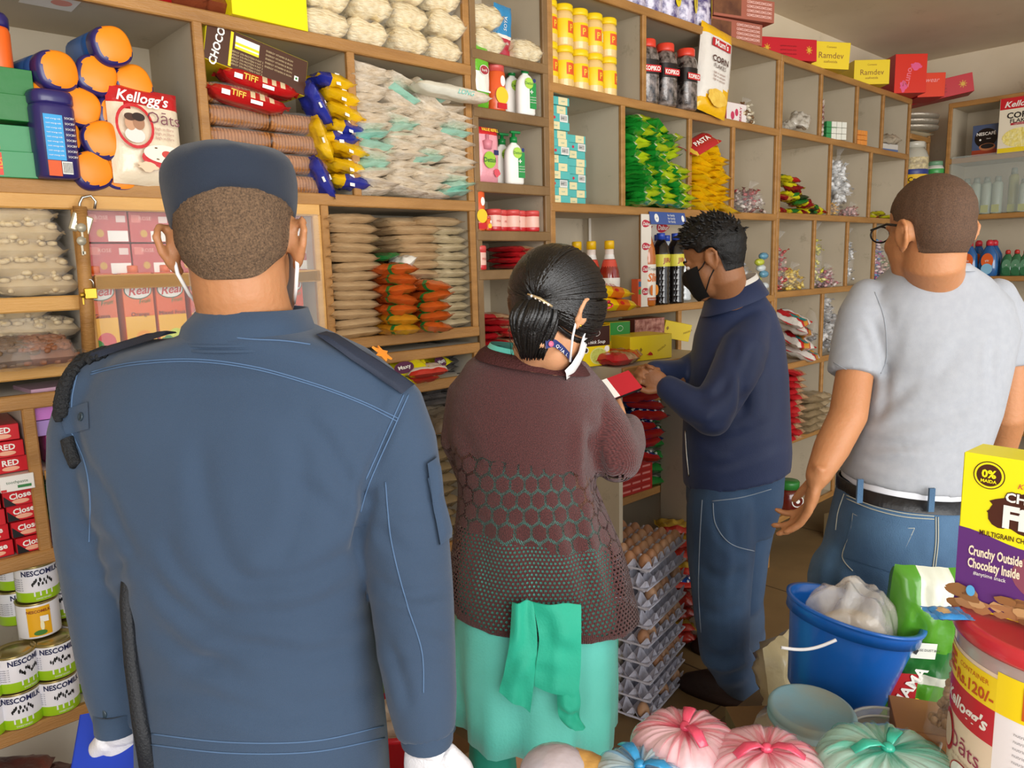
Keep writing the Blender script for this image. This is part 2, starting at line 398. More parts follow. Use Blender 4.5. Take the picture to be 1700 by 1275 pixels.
# --- shelf of orange lidded jars -------------------------------------------------
PURP = mat('#2b2462', .3, coat=.3); ORNG = mat('#f08a12', .4); JBLUE = mat('#1d4f8c', .35); JGRN = mat('#4f8f3a', .35)
def lying_jar():
    r = empty('drink_powder_jar')
    mb = MB(); mb.lathe([(.034, 0), (.04, .004), (.041, .03), (.041, .12), (.037, .128)], JBLUE, 28, sq=(1, 1, 2.6), ms=[JBLUE, JBLUE, mat('#3b6fb4', .35), PURP], M=Matrix.Rotation(R_(-90), 4, 'X') @ Matrix.Translation((0, 0, 0)))
    mb.v = [(x, y + .03, z) for x, y, z in mb.v]; mb.build('body', r)
    lid = MB(); n = 80; rings = [(.0405, .032), (.0415, .026), (.0418, .006), (.0405, 0), (.037, -.004), (.0345, -.0052), (.031, -.0065), (.0275, -.0076), (.024, -.0085), (.016, -.0098), (.008, -.0105)]
    v = []; 
    for rr, y in rings:
        for k in range(n):
            a = 2 * math.pi * k / n; c, s = math.cos(a), math.sin(a); q = (abs(c) ** 2.5 + abs(s) ** 2.5) ** (-1 / 2.5)
            v.append((rr * c * q, y, rr * s * q))
    v.append((0, -.0107, 0)); fs = []; mm = []
    def colr(p): return ORNG if (p[1] < .001 and math.hypot(p[0] - .005, p[2] - .004) < .0375) else PURP
    for i in range(len(rings) - 1):
        for k in range(n):
            k2 = (k + 1) % n; f = (i * n + k, (i + 1) * n + k, (i + 1) * n + k2, i * n + k2); fs.append(f)
            mm.append(colr([sum(v[j][q] for j in f) / 4 for q in range(3)]))
    b = (len(rings) - 1) * n
    for k in range(n): fs.append((b + k, len(v) - 1, b + (k + 1) % n)); mm.append(ORNG)
    lid.add(v, fs, mm, True); lid.build('lid', r); return r
K = Kind(lying_jar)
JL = ['lying in the bottom row behind the upright jar', 'lying at the bottom right beside the oats bag', 'lying leftmost of the heap, above the green boxes', 'lying above the bottom row, left of the oats bag',
      'lying mid heap just above the upright jar', 'lying just left of the red top of the oats bag', 'lying at the upper left, second highest left side', 'lying below and left of the topmost jar',
      'lying highest on the right side, above the oats bag', 'the topmost of the heap', 'lying hidden behind the upright blue labelled jar']
for i, (px, py) in enumerate([(152, 284), (199, 288), (57, 168), (168, 235), (132, 178), (195, 190), (94, 120), (160, 125), (224, 137), (184, 79), (100, 226)]):
    p = at(px, py, 0.0)
    K.put(p + Vector((0, -.012 + .012 * (i % 3), 0)), (R_(rnd.uniform(-3, 3)), R_(rnd.uniform(-25, 25)), R_(rnd.uniform(-5, 12))),
          'purple jar with orange lid, ' + JL[i], 'jar', 'orange lidded jars lying in a heap')
def standing_jar(blue=True):
    def b():
        r = empty('powder_jar')
        a, c = ('#3aa0dc', '#2b2462') if blue else ('#e8641e', '#e8641e')
        mb = MB(); mb.lathe([(.036, 0), (.04, .005), (.041, .14), (.038, .15)], PURP if blue else mat(c, .35), 28, sq=(1, .9, 3))
        L = mat(a, .35); mb.rect(-.03, .035, .006, .125, L, y=-.0392)
        if blue:
            mb.rect(-.03, .003, -.005, .034, mat('#d9571c', .4), y=-.0392); mb.rect(-.004, .008, .016, .033, WHITE, y=-.0394)
            for k in range(7): mb.rect(-.002 + k * .0026, .010, -.0008 + k * .0026, .031, INK, y=-.0398)
            for k in range(9): mb.text('nutri energy milk', .0042, -.012, .117 - k * .009, WHITE, y=-.0396)
            for k in range(8): mb.text('lorem'[:0] + 'SOCBV', .006, .019, .12 - k * .011, WHITE, y=-.0396, rot=0)
        else:
            mb.rect(-.03, .06, .006, .11, mat('#f2c21f', .35), y=-.0394); mb.text('Fit', .02, -.012, .085, RED, y=-.04)
        mb.build('body', r)
        lb = MB(); lb.lathe([(.039, .148), (.041, .152), (.041, .168), (.037, .175), (.02, .178)], PURP, 28, sq=(1, .9, 3)); lb.build('lid', r); return r
    return b
Kind(standing_jar()).put((at(101, 300, -.03).x, -.01, 1.802), rz(8), 'purple powder jar standing upright with a light blue label before the heap', 'jar')
j = Kind(standing_jar(False)).put((at(-3, 160, 0).x, .04, 1.95), rz(-10), 'tall orange pouch jar at the far left edge of the top cubby', 'jar')
def green_box(m1, m2):
    return carton('tea_box', .085, .09, .052, mat(m1, .35, (20, .1)), mat(m1, .35, (20, .1)), mat(m2, .35), lambda mb: (mb.rect(-.041, .004, -.03, .048, mat('#d4371c', .4), y=-.0005), mb.text('TEA', .014, -.0355, .026, mat('#f2c21f'), rot=R_(90))))
KG = [Kind(green_box('#15702a', '#1f8a36')), Kind(green_box('#2f8a52', '#46a86c'))]
gp = at(35, 300, 0).x
for k, (z, q) in enumerate([(1.802, 1), (1.854, 1), (1.914, 0), (1.966, 0)]):
    KG[q].put((gp, -.01 + .006 * (k % 2), z), rz(-3 + 2 * k), ['pale green tea box at the bottom of the short stack', 'pale green tea box second from the bottom of the stack',
              'dark green tea box third in the stack beside the upright jar', 'dark green tea box on top of the four box stack'][k], 'box')
Kind(standing_jar()).put((at(10, 200, .1).x - .02, .12, 1.92), (0, 0, 0), 'purple lidded jar mostly hidden behind the green boxes', 'jar')
def oats_bag():
    cream, red = col_m('#e9d9bd'), col_m('#c8242a')
    def mf(u, q, s): return red if q > .62 + .06 * math.sin(u * 3) else cream
    mb = MB(); pouch(mb, .16, .215, .06, cream, 3, mf, crk=.03)
    y = -.004
    mb.text("Kellogg's", .032, -.02, .183, WHITE, y=y - .006, shear=.3, bold=.02); mb.text('Oāts', .036, .025, .145, mat('#7a4a52'), y=y - .006)
    for q in range(3): mb.text('high in fibre', .009, .025, .122 - q * .01, mat('#b08070'), y=y - .006)
    mb.add([((-.04 + r * math.cos(a)), y - .006, .12 + r * 1.15 * math.sin(a)) for a in [i * math.pi / 14 for i in range(29)] for r in (.036, .042)],
           [(2 * i, 2 * i + 1, 2 * i + 3, 2 * i + 2) for i in range(28)], red)
    mb.disc(-.05, .125, .012, .016, mat('#c99a78'), y=y - .007); mb.disc(-.032, .128, .013, .016, mat('#a87a5c'), y=y - .0075)
    mb.disc(-.05, .138, .013, .008, mat('#4a2e22'), y=y - .008); mb.disc(-.032, .14, .014, .009, mat('#2e1c16'), y=y - .0085); mb.disc(-.042, .1, .022, .016, mat('#e6ddd4'), y=y - .0069)
    mb.disc(.02, .055, .052, .022, red, y=y - .007); mb.disc(.02, .066, .047, .02, mat('#f4ead6'), y=y - .0075, n=28); mb.disc(.025, .066, .012, .008, mat('#c9453c'), y=y - .008)
    for q in range(12): mb.disc(.02 + .036 * math.cos(q * 2.1), .066 + .014 * math.sin(q * 2.1), .003, .0015, mat('#8a6a4a'), y=y - .008, n=6)
    mb.disc(-.02, .035, .02, .01, mat('#e8c9a8'), y=y - .0076, wob=.3)
    return mb.build('oats_bag')
Kind(oats_bag).put((at(258, 300, -.03).x, -.035, 1.80), (R_(-4), R_(2), R_(8)), 'cream and red oats bag standing beside the orange lidded jars', 'oats bag')
mb = MB(); mb.box((-.05, -.05, -.001), (.05, .05, 0), WHITE); mb.disc(.02, 0, .02, .02, mat('#e89a8a'), M=Matrix.Rotation(R_(-90), 4, 'X'), y=.0015)
tag(mb.build('paper_sticker', None, (at(85, 6, .05).x, .05, 2.1785)), 'white paper sticker under the shelf above the orange lidded jars', 'sticker')
# --- biscuits cubby ------------------------------------------------------------------
BISC = mat('#b5793f', .6, (90, .4), var=('#8f5a2b', 20, .3))
def biscuit_pack():
    mb = MB(); n = 18
    prof = []
    for i in range(n):
        x = i * .0085; prof += [(.021, x), (.0235, x + .001), (.0235, x + .006), (.021, x + .0075)]
    mb.lathe(prof, BISC, 18, M=Matrix.Translation((-.075, 0, .0235)) @ Matrix.Rotation(R_(90), 4, 'Y'), sq=(1, 1.15, 3), smooth=False)
    r = mb.build('biscuit_pack')
    f = MB(); pillow(f, .165, .062, .051, FILM, 2, 12, 6, crk=.12, p=4); f.v = [(x, y, z - .001) for x, y, z in f.v]; f.build('film_wrapper', r); return r
KB = Kind(biscuit_pack)
bs = [(.842, 1.802 + i * .052) for i in range(5)] + [(1.0, 1.802 + i * .052) for i in range(4)]
for i, (x, z) in enumerate(bs):
    KB.put((x, .05, z), rz(rnd.uniform(-3, 3)), 'clear wrapped roll of brown biscuits, ' + ('left' if i < 5 else 'right') + ' pile, ' + up(i % 5), 'biscuits', 'clear wrapped brown biscuit rolls')
def red_biscuit(seed):
    def b():
        rd, cr = col_m('#b81a1c'), col_m('#e0c9a0')
        mb = MB(); pillow(mb, .19, .07, .038, rd, seed, 16, 10, lambda u, q, s: cr if (s > 0 and u > .0 and q < -.3 and u < .7 and int((u + 1) * 12) % 3 == 0) else rd, crk=.1)
        mb.text('TIFF', .02, -.03, .02, mat('#e8b83a'), y=-.0365, bold=.02, rot=-.05); mb.rect(-.07, .01, -.05, .022, WHITE, y=-.0362); mb.rect(0, .006, .03, .015, WHITE, y=-.0362)
        return mb.build('biscuit_packet')
    return b
K = Kind(red_biscuit(1), red_biscuit(5))
K.put((at(395, 205, -.02).x + .035, .01, 2.0), (0, R_(9), R_(-4)), 'red biscuit packet lying lower, just above the biscuit rolls', 'biscuit packet')
K.put((at(430, 170, -.02).x + .02, .03, 2.045), (0, R_(10), R_(-4)), 'red biscuit packet wedged right under the brown cereal box', 'biscuit packet')
def chocos(mb):
    brown, yel = mat('#4a2a18', .35), mat('#f0d81c', .35)
    mb.text('CHOCOS', .025, -.105, .045, WHITE, bold=.03, rot=R_(80)); mb.rect(-.075, .004, -.068, .086, yel, y=-.0006)
    mb.rect(-.062, .05, .0, .08, WHITE, y=-.0006); mb.rect(-.062, .06, .0, .066, yel, y=-.0008); mb.rect(-.062, .05, .0, .056, yel, y=-.0008)
    for k in range(5): mb.text('ENERGY 370 PROTEIN 9 FAT 2', .0065, -.03, .042 - .0075 * k, mat('#c9b48a')); mb.text('ENERGY VITAMIN B IRON', .0065, .055, .074 - .0095 * k, mat('#c9b48a'))
    mb.rect(.1, .03, .112, .042, WHITE, y=-.0006); mb.disc(.106, .036, .003, .003, mat('#1c7a2c'), y=-.0008)
Kind(carton('cereal_box', .27, .19, .09, mat('#4a2a18', .35, (20, .06)), mat('#dfd01c', .35), mat('#e8d41c', .35), chocos)).put(
    (at(420, 133, .03).x, .01, 2.075), (0, R_(11), R_(3)), 'brown and yellow chocolate cereal box lying tilted on the biscuits', 'cereal box')
def bag_bl(c1, c2, seed, w=.11):
    a, b2 = col_m(c1, .2), col_m(c2, .2); s = random.Random(seed); k = s.uniform(-.3, .3)
    def b():
        mb = MB(); pillow(mb, w, .09, .036, a, seed, 12, 10, lambda u, q, sd: b2 if u < k - .1 else a, crk=.22)
        mb.add([(-.006, -.046, .004), (.008, -.046, .004), (.012, -.03, .038), (-.002, -.03, .038)], [(0, 1, 2, 3)], WHITE)
        return mb.build('snack_packet')
    return b
YB = '#e3b512'; BB = '#27308f'
K = Kind(bag_bl(YB, BB, 1), bag_bl(YB, '#d6a80e', 2), bag_bl(BB, YB, 3), bag_bl(BB, BB, 4))
for px, py, q, t in [(545, 137, 0, 5), (512, 168, 3, 60), (557, 163, 1, 12), (560, 188, 1, 14), (518, 225, 1, 70), (565, 215, 2, 10), (566, 248, 1, 12), (520, 290, 3, 65), (566, 278, 1, 8), (572, 303, 2, 8), (553, 232, 2, 0)]:
    p = at(px, py, .03); SI = globals().get('SI', -1) + 1
    K.put(p - Vector((0, 0, .018)), (0, R_(t if t < 30 else t), R_(rnd.uniform(-8, 8))), ('yellow', 'yellow', 'blue and yellow', 'dark blue')[q] + ' snack packet in the biscuit cubby, ' + ('topmost at the right', 'standing left near the top', 'second at the right', 'third at the right', 'standing left at mid height', 'fourth at the right', 'fifth at the right', 'standing left at the bottom', 'sixth at the right', 'bottom right', 'behind at mid height')[SI], 'snack packet', 'yellow and blue snack packets beside the biscuits', i=q)
# --- top row above --------------------------------------------------------------------
def fills(mb):
    br = mat('#5a321c', .4)
    mb.disc(-.055, .17, .036, .028, br, y=-.0008, wob=.12, seed=4); mb.text('Fills', .034, -.055, .165, WHITE, y=-.002, bold=.03, rot=-.1); mb.text('CHOCOS', .018, -.055, .19, WHITE, y=-.002)
    mb.rect(.02, .155, .07, .19, WHITE, y=-.0008); mb.rect(.028, .142, .06, .156, WHITE, y=-.0008)
    for k in range(4): mb.text('batch 0421', .006, .044, .185 - k * .008, INK, y=-.0015)
Kind(carton('cereal_box', .205, .06, .2, mat('#f0e40a', .35), mat('#e8dc0a', .35), None, fills)).put((at(447, 40, 0).x, -.015, 2.205), rz(4), 'yellow cereal box lying on the shelf above the brown cereal box', 'cereal box')
K = Kind(packet('snack_pouch', .1, .12, .05, col_m('#7a3a22'), 3, crk=.12), packet('snack_pouch', .1, .12, .05, col_m('#b01c1c'), 5, crk=.12))
for px, q, lb in [(248, 1, 'red snack pouch on the top shelf left of the brown pouches'), (303, 0, 'brown snack pouch between the red pouch and another brown one'), (360, 0, 'brown snack pouch leaning on the yellow cereal box up top')]:
    K.put((at(px, 10, .05).x, .06, 2.206), rz(5), lb, 'snack pouch', i=q)
# noodle bags
NOOD = mat('#f8ecc8', .45, (50, .6), var=('#d8bd84', 48, .22), aniso=(1, 1, 3))
def noodle_bag(seed):
    def b():
        mb = MB(); pillow(mb, .125, .13, .07, NOOD, seed, 14, 12, crk=.16, seal=.004, p=4)
        r = mb.build('noodle_bag')
        f = MB(); pillow(f, .131, .136, .076, FILM, seed + 3, 12, 10, crk=.16, p=4); f.v = [(x, y, z - .003) for x, y, z in f.v]; f.build('film_wrapper', r)
        return r
    return b
KN = Kind(noodle_bag(1), noodle_bag(7), noodle_bag(12))
for row in range(4):
    for c in range(4):
        KN.put((1.09 + .131 * c + (.01 if row % 2 else 0), .055 + .01 * ((row + c) % 2), 2.208 + .071 * row), (0, R_(rnd.uniform(-3, 4)), R_(rnd.uniform(-6, 6))),
               'clear noodle bag on the top shelf, %s row up, %s from the left' % (ORD[row], ORD[c]), 'noodle bag', 'noodle bags on the top shelf')
nz0 = ncz[0]
for k, (x, z) in enumerate([(1.66, nz0 + .002), (1.655, nz0 + .075), (1.83, nz0 + .002)]):
    KN.put((x, .06, z), rz((3, -4, 2)[k]), ['clear noodle bag on the narrow shelf, lower of the left pair', 'clear noodle bag on the narrow shelf, upper of the left pair', 'clear noodle bag alone at the right of the narrow top shelf'][k], 'noodle bag')
def label_bag():
    bl, rd = col_m('#2f86b8'), col_m('#b02a3c')
    mb = MB(); pouch(mb, .075, .17, .03, bl, 5, lambda u, q, s: bl if q > -.1 else (rd if q < -.2 else mat('#e8ddd0')), crk=.1)
    mb.text('SOYA', .018, 0, .11, WHITE, y=-.002, rot=1.5); mb.text('chunk', .013, 0, .05, WHITE, y=-.002, rot=.1); return mb.build('labelled_pouch')
Kind(label_bag).put((1.745, .03, nz0), (0, R_(4), 0), 'blue and red labelled pouch between noodle bags on the narrow top shelf', 'pouch')
# vermicelli
VERM = mat('#f6efe2', .45, (60, .35), var=('#dccbb0', 40, .3)); VTEAL = col_m('#a9dccb')
def verm(seed, lab):
    def b():
        mb = MB()
        pillow(mb, .12, .2, .03, VERM, seed, 12, 8, (lambda u, q, s: VTEAL if (q < -.35 and abs(u) < .9 and (s > 0 or q < -.7)) else VERM) if lab else None, crk=.2, seal=.004, p=5)
        return mb.build('vermicelli_packet')
    return b
KV = Kind(verm(1, 0), verm(4, 0), verm(9, 0), verm(15, 1))
for c in range(4):
    for row in range(14 if c == 0 else 13 - (c > 2)):
        t = rnd.uniform(-9, 9)
        if row > 9 and c in (1, 2): t += 22 if c == 1 else 30
        if row > 10 and c == 3: continue
        x = 1.215 + c * .098 + rnd.uniform(-.008, .008); z = 1.803 + row * .0255 + (.008 if c % 2 else 0)
        if row > 9 and c in (1, 2): z -= .006
        KV.put((x, .08 + rnd.uniform(-.012, .02), z), (R_(rnd.uniform(-2, 2)), R_(t), R_(rnd.uniform(-8, 8))),
               'packet of white vermicelli in the crammed cubby, %s column, %s' % (ORD[c], up(row)), 'vermicelli packet', 'white vermicelli packets in the crammed cubby', i=3 if rnd.random() < .16 else rnd.randint(0, 2), scale=(1, 1, .9))
def long_roll():
    mb = MB(); pillow(mb, .26, .07, .035, mat('#e2e0cf', .35, (30, .3), coat=.4), 4, 18, 8, lambda u, q, s: VERM if u > .35 else mat('#e2e0cf', .35, (30, .3), coat=.4), crk=.1)
    mb.text('Brand'[:0] + 'LONG', .02, .03, .018, mat('#5ec4b8'), y=-.036, shear=.4); return mb.build('vermicelli_roll')
Kind(long_roll).put((at(765, 135, -.04).x - .05, -.05, 2.085), (0, R_(3), R_(-4)), 'long white wrapped packet sticking out across the post to the narrow shelf', 'packet')
# --- flour packets -------------------------------------------------------------------
FL1 = mat('#d2b68e', .26, (30, .5), var=('#c0a47c', 14, .3), coat=.7); FL2 = mat('#dccfb0', .22, (30, .6), var=('#baa985', 14, .3), coat=.8)
KF = Kind(packet('flour_packet', .15, .2, .03, FL1, 1, crk=.1, p=6), packet('flour_packet', .15, .2, .03, FL1, 8, crk=.12, p=5), packet('flour_packet', .13, .2, .029, FL2, 3, crk=.12, p=6), packet('flour_packet', .13, .2, .029, FL2, 11, crk=.12, p=5))
def flour(x, y, z, q, lab, grp, sx=1): KF.put((x, y, z), (0, R_(rnd.uniform(-3, 3)), R_(rnd.uniform(-5, 5))), lab, 'flour packet', grp, i=q, scale=(sx, 1, .92))
for k in range(13): flour(1.125 + .006 * math.sin(k * 2), .07, 1.41 + k * .0262, k % 2, 'beige flour packet in the leftmost tall column, ' + up(k, 13), 'flour packets in the left column')
for k in range(12): flour(1.485 + .005 * math.sin(k * 1.7), .1, 1.41 + k * .0262, 2 + k % 2, 'pale clear flour packet in the rightmost column, ' + up(k, 12), 'flour packets in the right column')
for k in range(12): flour(1.362 + .006 * math.sin(k * 2.3), .13 if k < 6 else .1, 1.41 + k * .0262, (2 + k % 2) if k < 6 else k % 2, 'flour packet in the middle column behind the orange spices, ' + up(k, 99), 'flour packets in the middle column', 1 if k < 6 else 1.12)
flour(1.44, .09, 1.725, 1, 'beige flour packet lying alone on top of the two right columns', None, 1.1)
flour(1.34, .12, 1.722, 0, 'beige flour packet on top of the middle column, left of the topmost one', None, 1)
def spice(seed, c):
    def b():
        o1, g, y = mat(c, .25, (35, .5), coat=.6), col_m('#2c7a34'), col_m('#d9b32a')
        return pillow(MB(), .095, .15, .034, o1, seed, 12, 10, lambda u, q, s: (g if -.75 < q < -.5 else y if -.9 < q < -.75 else o1), crk=.18).build('spice_packet')
    return b
K = Kind(spice(1, '#c45a1e'), spice(6, '#b8541c'), spice(9, '#c98b1e'))
for k in range(7): K.put((1.235 + .005 * (k % 2), -.015, 1.41 + k * .0285), (0, R_(rnd.uniform(-8, 8)), R_(rnd.uniform(-12, 12))), 'orange spice packet right of the leftmost flour column, ' + up(k, 7), 'spice packet', 'orange spice packets, left column', i=2 if k < 2 else k % 2)
for k in range(5): K.put((1.345 + .006 * (k % 2), -.02, 1.41 + k * .03), (0, R_(rnd.uniform(-7, 7)), R_(rnd.uniform(-10, 10))), 'orange spice packet in the short middle column, ' + up(k, 5), 'spice packet', 'orange spice packets, right column', i=k % 2, scale=(1.12, 1, 1))
K = Kind(packet('green_packet', .07, .09, .018, col_m('#1c6a34'), 2, crk=.2))
K.put((1.235, .02, 1.625), (0, R_(-12), R_(20)), 'dark green packet on top of the left orange spice column', 'packet')
K = Kind(packet('white_packet', .07, .09, .03, col_m('#e4e0d6'), 2, crk=.3)); K.put((1.285, .0, 1.6), (0, R_(-30), R_(10)), 'crumpled white packet between flour column and orange spices', 'packet')
# --- nut bags, glass case --------------------------------------------------------------
def nut_bag(c1, c2, seed, w=.17):
    def b():
        m = mat(c1, .5, (20, .3), var=(c2, 30, .3)); rg = random.Random(seed); mb = MB()
        pillow(mb, w * .92, .16, .045, m, seed, 12, 10, crk=.1)
        for k in range(130):
            u, q = rg.uniform(-.85, .85), rg.uniform(-.95, .7); T = (1 - abs(u) ** 3.4) ** .42 * max(0, 1 - abs(q) ** 3.4) ** .3
            mb.ball((u * w * .45, q * .078, .0235 + .023 * T * rg.choice((-.7, 1, 1))), (.013, .007, .006), m, seg=6, rot=Matrix.Rotation(rg.uniform(0, 3), 3, 'Z'))
        r = mb.build('nut_bag'); f = MB(); pillow(f, w, .178, .06, FILM, seed + 1, 12, 10, crk=.2, seal=.02); f.v = [(x, y, z - .005) for x, y, z in f.v]; f.build('film_wrapper', r); return r
    return b
K = Kind(nut_bag('#d8c7a4', '#c2a878', 1), nut_bag('#d8c7a4', '#c2a878', 4), nut_bag('#a06a48', '#7c4a30', 6, .12), nut_bag('#5f4632', '#7c6042', 8, .12))
for k in range(5): K.put((at(34, 480, .06).x + .01 * (k % 2) + (.03 if k == 0 else 0), .09, 1.56 + .037 * k), rz(rnd.uniform(-8, 8)), 'bag of cashew nuts, right stack on the inner shelf, ' + up(k, 5), 'nut bag', 'cashew bags on the inner shelf', i=k % 2)
for k in range(5): K.put((.1 + .01 * (k % 2), .1, 1.56 + .037 * k), rz(rnd.uniform(-8, 8)), 'bag of cashew nuts, stack cut by the left frame edge, ' + up(k, 5), 'nut bag', 'cashew bags on the inner shelf', i=k % 2)
for k, (px, z, q, lb) in enumerate([(55, 1.42, 0, 'flat bag of cream nuts under the almond packet'), (15, 1.465, 1, 'bag of cream nuts at the left on the case floor'), (65, 1.467, 0, 'bag of cream nuts on top of the lower case pile, right side'), (10, 1.51, 1, 'topmost bag of small cream nuts on the case floor')]):
    K.put((at(px, 580, .08).x, .11, z), (0, R_(3), R_(rnd.uniform(-9, 9))), lb, 'nut bag', i=q)
K.put((at(72, 590, -.02).x, .005, 1.425), (R_(8), 0, R_(-5)), 'clear packet of reddish brown almonds at the front of the case floor', 'nut bag', i=2)
K.put((at(8, 590, -.02).x, .005, 1.425), (R_(8), 0, R_(5)), 'clear packet of dark dried fruit left of the almond packet', 'nut bag', i=3)
def juice(c1, c2, word):
    def b():
        a, bb, y = mat(c1, .3), mat(c2, .3), mat('#f0b41c', .3)
        mb = MB(); mb.box((-.034, 0, 0), (.034, .055, .185), [a, a, a, a, a, a], bev=.0015)
        mb.rect(-.033, .0, .033, .085, y, y=-.0005); mb.disc(.005, .03, .02, .022, bb, y=-.001, n=16); mb.disc(-.015, .02, .014, .016, mat('#3f8a3a'), y=-.0012, wob=.2)
        mb.disc(0, .145, .031, .021, mat('#1f5a3a'), y=-.001, n=28); mb.disc(0, .145, .029, .019, WHITE, y=-.0013, n=28)
        mb.text('Real', .028, 0, .145, RED, y=-.0018, shear=.35, bold=.02, rot=.1); mb.text('Fruit', .014, .012, .12, mat('#2f7a3a'), y=-.0018, shear=.3, rot=.15); mb.text(word, .0135, 0, .09, INK, y=-.0018)
        r = mb.build('juice_carton'); c = MB(); c.lathe([(.012, .185), (.012, .2), (.010, .202)], mat('#e2661c', .35), 14, M=Matrix.Translation((0, .02, 0))); c.build('cap', r); return r
    return b
xs = [at(p, 510, .01).x for p in (172, 236, 290, 345, 480)]
for i, (w, c, cc) in enumerate([('Guava', '#e0601c', '#d8464a'), ('Orange', '#e8661a', '#f09a1c'), ('Mixed Fruit', '#e05a1c', '#c9d84a'), ('Cranberry', '#d8402a', '#b01c3a'), ('Fruit', '#e8481a', '#f09a1c')]):
    Kind(juice(c, cc, w)).put((xs[i] + (0 if i < 4 else .02), .03, 1.42), rz(3), ['orange juice carton reading Guava, behind the wooden post', 'juice carton reading Orange, second from the post', 'juice carton reading Mixed Fruit behind the glass', 'juice carton mostly hidden by the officer, next to Mixed Fruit', 'juice carton visible right of the officer neck behind glass'][i], 'juice carton')
def redbox():
    a = mat('#b8322e', .35); mb = MB(); mb.box((-.045, 0, 0), (.045, .12, .07), a, bev=.001); mb.rect(.0, .002, .043, .026, WHITE, y=-.0006); mb.rect(-.04, .045, -.02, .062, mat('#d87a70'), y=-.0006); mb.rect(.02, .045, .04, .06, mat('#e0c8c0'), y=-.0006)
    mb.disc(-.015, .02, .008, .009, mat('#c99a3a'), y=-.0007, n=8); mb.text('ROSE', .012, -.01, .055, mat('#e8b8a8')); return mb.build('red_box')
K = Kind(redbox)
for r_ in range(2):
    for c in range(6): K.put((.52 + .093 * c, .05, 1.602 + .073 * r_), rz(0), 'small red carton with white price panel behind glass, %s row, %s from the left' % (('lower', 'upper')[r_], ORD[c]), 'carton', 'red cartons behind the cabinet glass')
mb = MB(); mb.box((-.02, 0, -.04), (.02, .012, 0), mat('#c9c2a8', .35, metal=.6), bev=.003); mb.text('LOCK', .008, 0, -.02, INK)
r = mb.build('padlock', None, tuple(at(140, 356, -.03)), (0, R_(20), 0)); rr = [(-.012, 0, 0), (-.016, .0, .02), (-.014, 0, .034), (0, 0, .044), (.012, 0, .036), (.014, 0, .02)]
MB().tube([(x + .003, .006, z) for x, y, z in rr], .003, STEEL).build('shackle', r)
tag(r, 'open silver padlock hanging at the top of the cabinet post', 'padlock')
for i, (px, py) in enumerate([(135, 378), (135, 400)]):
    p = at(px, py, -.035); mb = MB(); KS = mat('#b5ad98', .4, metal=.3); mb.lathe([(.0095, 0), (.0095, .002)], KS, 12, M=Matrix.Rotation(R_(90), 4, 'X')); mb.box((-.002, -.0015, -.03), (.002, .0, -.008), KS); mb.box((0, -.0015, -.028), (.006, 0, -.022), KS)
    tag(mb.build('key', None, tuple(p)), ['silver key hanging from the open padlock, upper one', 'silver key hanging below another key on the cabinet post'][i], 'key')
mb = MB(); mb.box((-.013, 0, -.024), (.013, .01, 0), BRASS, bev=.002)
r = mb.build('padlock', None, tuple(at(150, 478, -.035)), (0, 0, 0)); MB().tube([(-.008, .005, -.002), (-.008, .005, .012), (-.004, .005, .018), (.004, .005, .018), (.008, .005, .012), (.008, .005, -.002)], .002, STEEL).build('shackle', r)
tag(r, 'small closed brass padlock on the cabinet post', 'padlock')
p = at(137, 490, -.035); mb = MB(); mb.lathe([(.006, 0), (.006, .002)], BRASS, 10, M=Matrix.Rotation(R_(90), 4, 'X')); mb.box((-.0015, -.0015, -.02), (.0015, 0, -.004), BRASS)
tag(mb.build('key', None, tuple(p)), 'small brass key hanging beside the brass padlock', 'key')
# ------------------------------------------------------------------ narrow column goods
def bottle_pump(mirror=1):
    def b():
        r = empty('hand_wash_bottle'); mb = MB()
        mb.lathe([(.03, 0), (.034, .006), (.034, .085), (.031, .105), (.02, .122), (.011, .128), (.011, .132)], WHITE, 28, sq=(1, .55, 2.6))
        g, lg = mat('#1e8a3e', .35), mat('#a8d048', .35)
        mb.rect(.004, .02, .03, .10, g, y=-.0192); mb.disc(.002, .098, .017, .017, lg, y=-.0196, n=24); mb.text('Dettol', .0125, .002, .098, mat('#1b6a34'), y=-.02, bold=.01)
        mb.rect(.01, .066, .013, .078, WHITE, y=-.0197); mb.rect(.0055, .0705, .0175, .0735, WHITE, y=-.0197); mb.disc(.024, .108, .006, .006, mat('#1d2f6b'), y=-.0187)
        for k in range(3): mb.text('antibacterial', .005, .017, .056 - k * .008, WHITE, y=-.0198)
        mb.build('body', r)
        p = MB(); gr = mat('#16803c', .3); p.lathe([(.0125, .131), (.0125, .148), (.006, .15), (.005, .162)], gr, 18); p.box((-.012, -.006, .16), (.026, .006, .168), gr, bev=.002); p.build('pump', r)
        return r
    return b
K = Kind(bottle_pump())
zc = [z + .003 for z in ncz]
for px, k, y, lb in [(880, 1, .0, 'white and green hand wash bottle on the second narrow shelf, front one'), (858, 1, .05, 'hand wash bottle partly hidden behind the front one on the second narrow shelf'),
                     (861, 2, .0, 'white and green hand wash bottle on the third narrow shelf, front one'), (842, 2, .05, 'hand wash bottle hidden behind, beside the pink refill pouch')]:
    K.put((at(px, 200 if k == 1 else 310, y).x, y + .02, zc[k]), rz(-8), lb, 'bottle', scale=1.02)
def green_pouch():
    g, w = col_m('#67b32e'), col_m('#ece8dc'); mb = MB()
    pouch(mb, .078, .19, .035, g, 2, lambda u, q, s: g if (q > .1 or q < -.55) else w, crk=.05); mb.disc(.005, .11, .02, .015, WHITE, y=-.003); mb.disc(.005, .11, .018, .013, mat('#a3343c'), y=-.0035, n=24); mb.text('herb', .013, .005, .11, WHITE, y=-.004); mb.rect(-.03, .045, .03, .05, WHITE, y=-.003)
    return mb.build('soap_pouch')
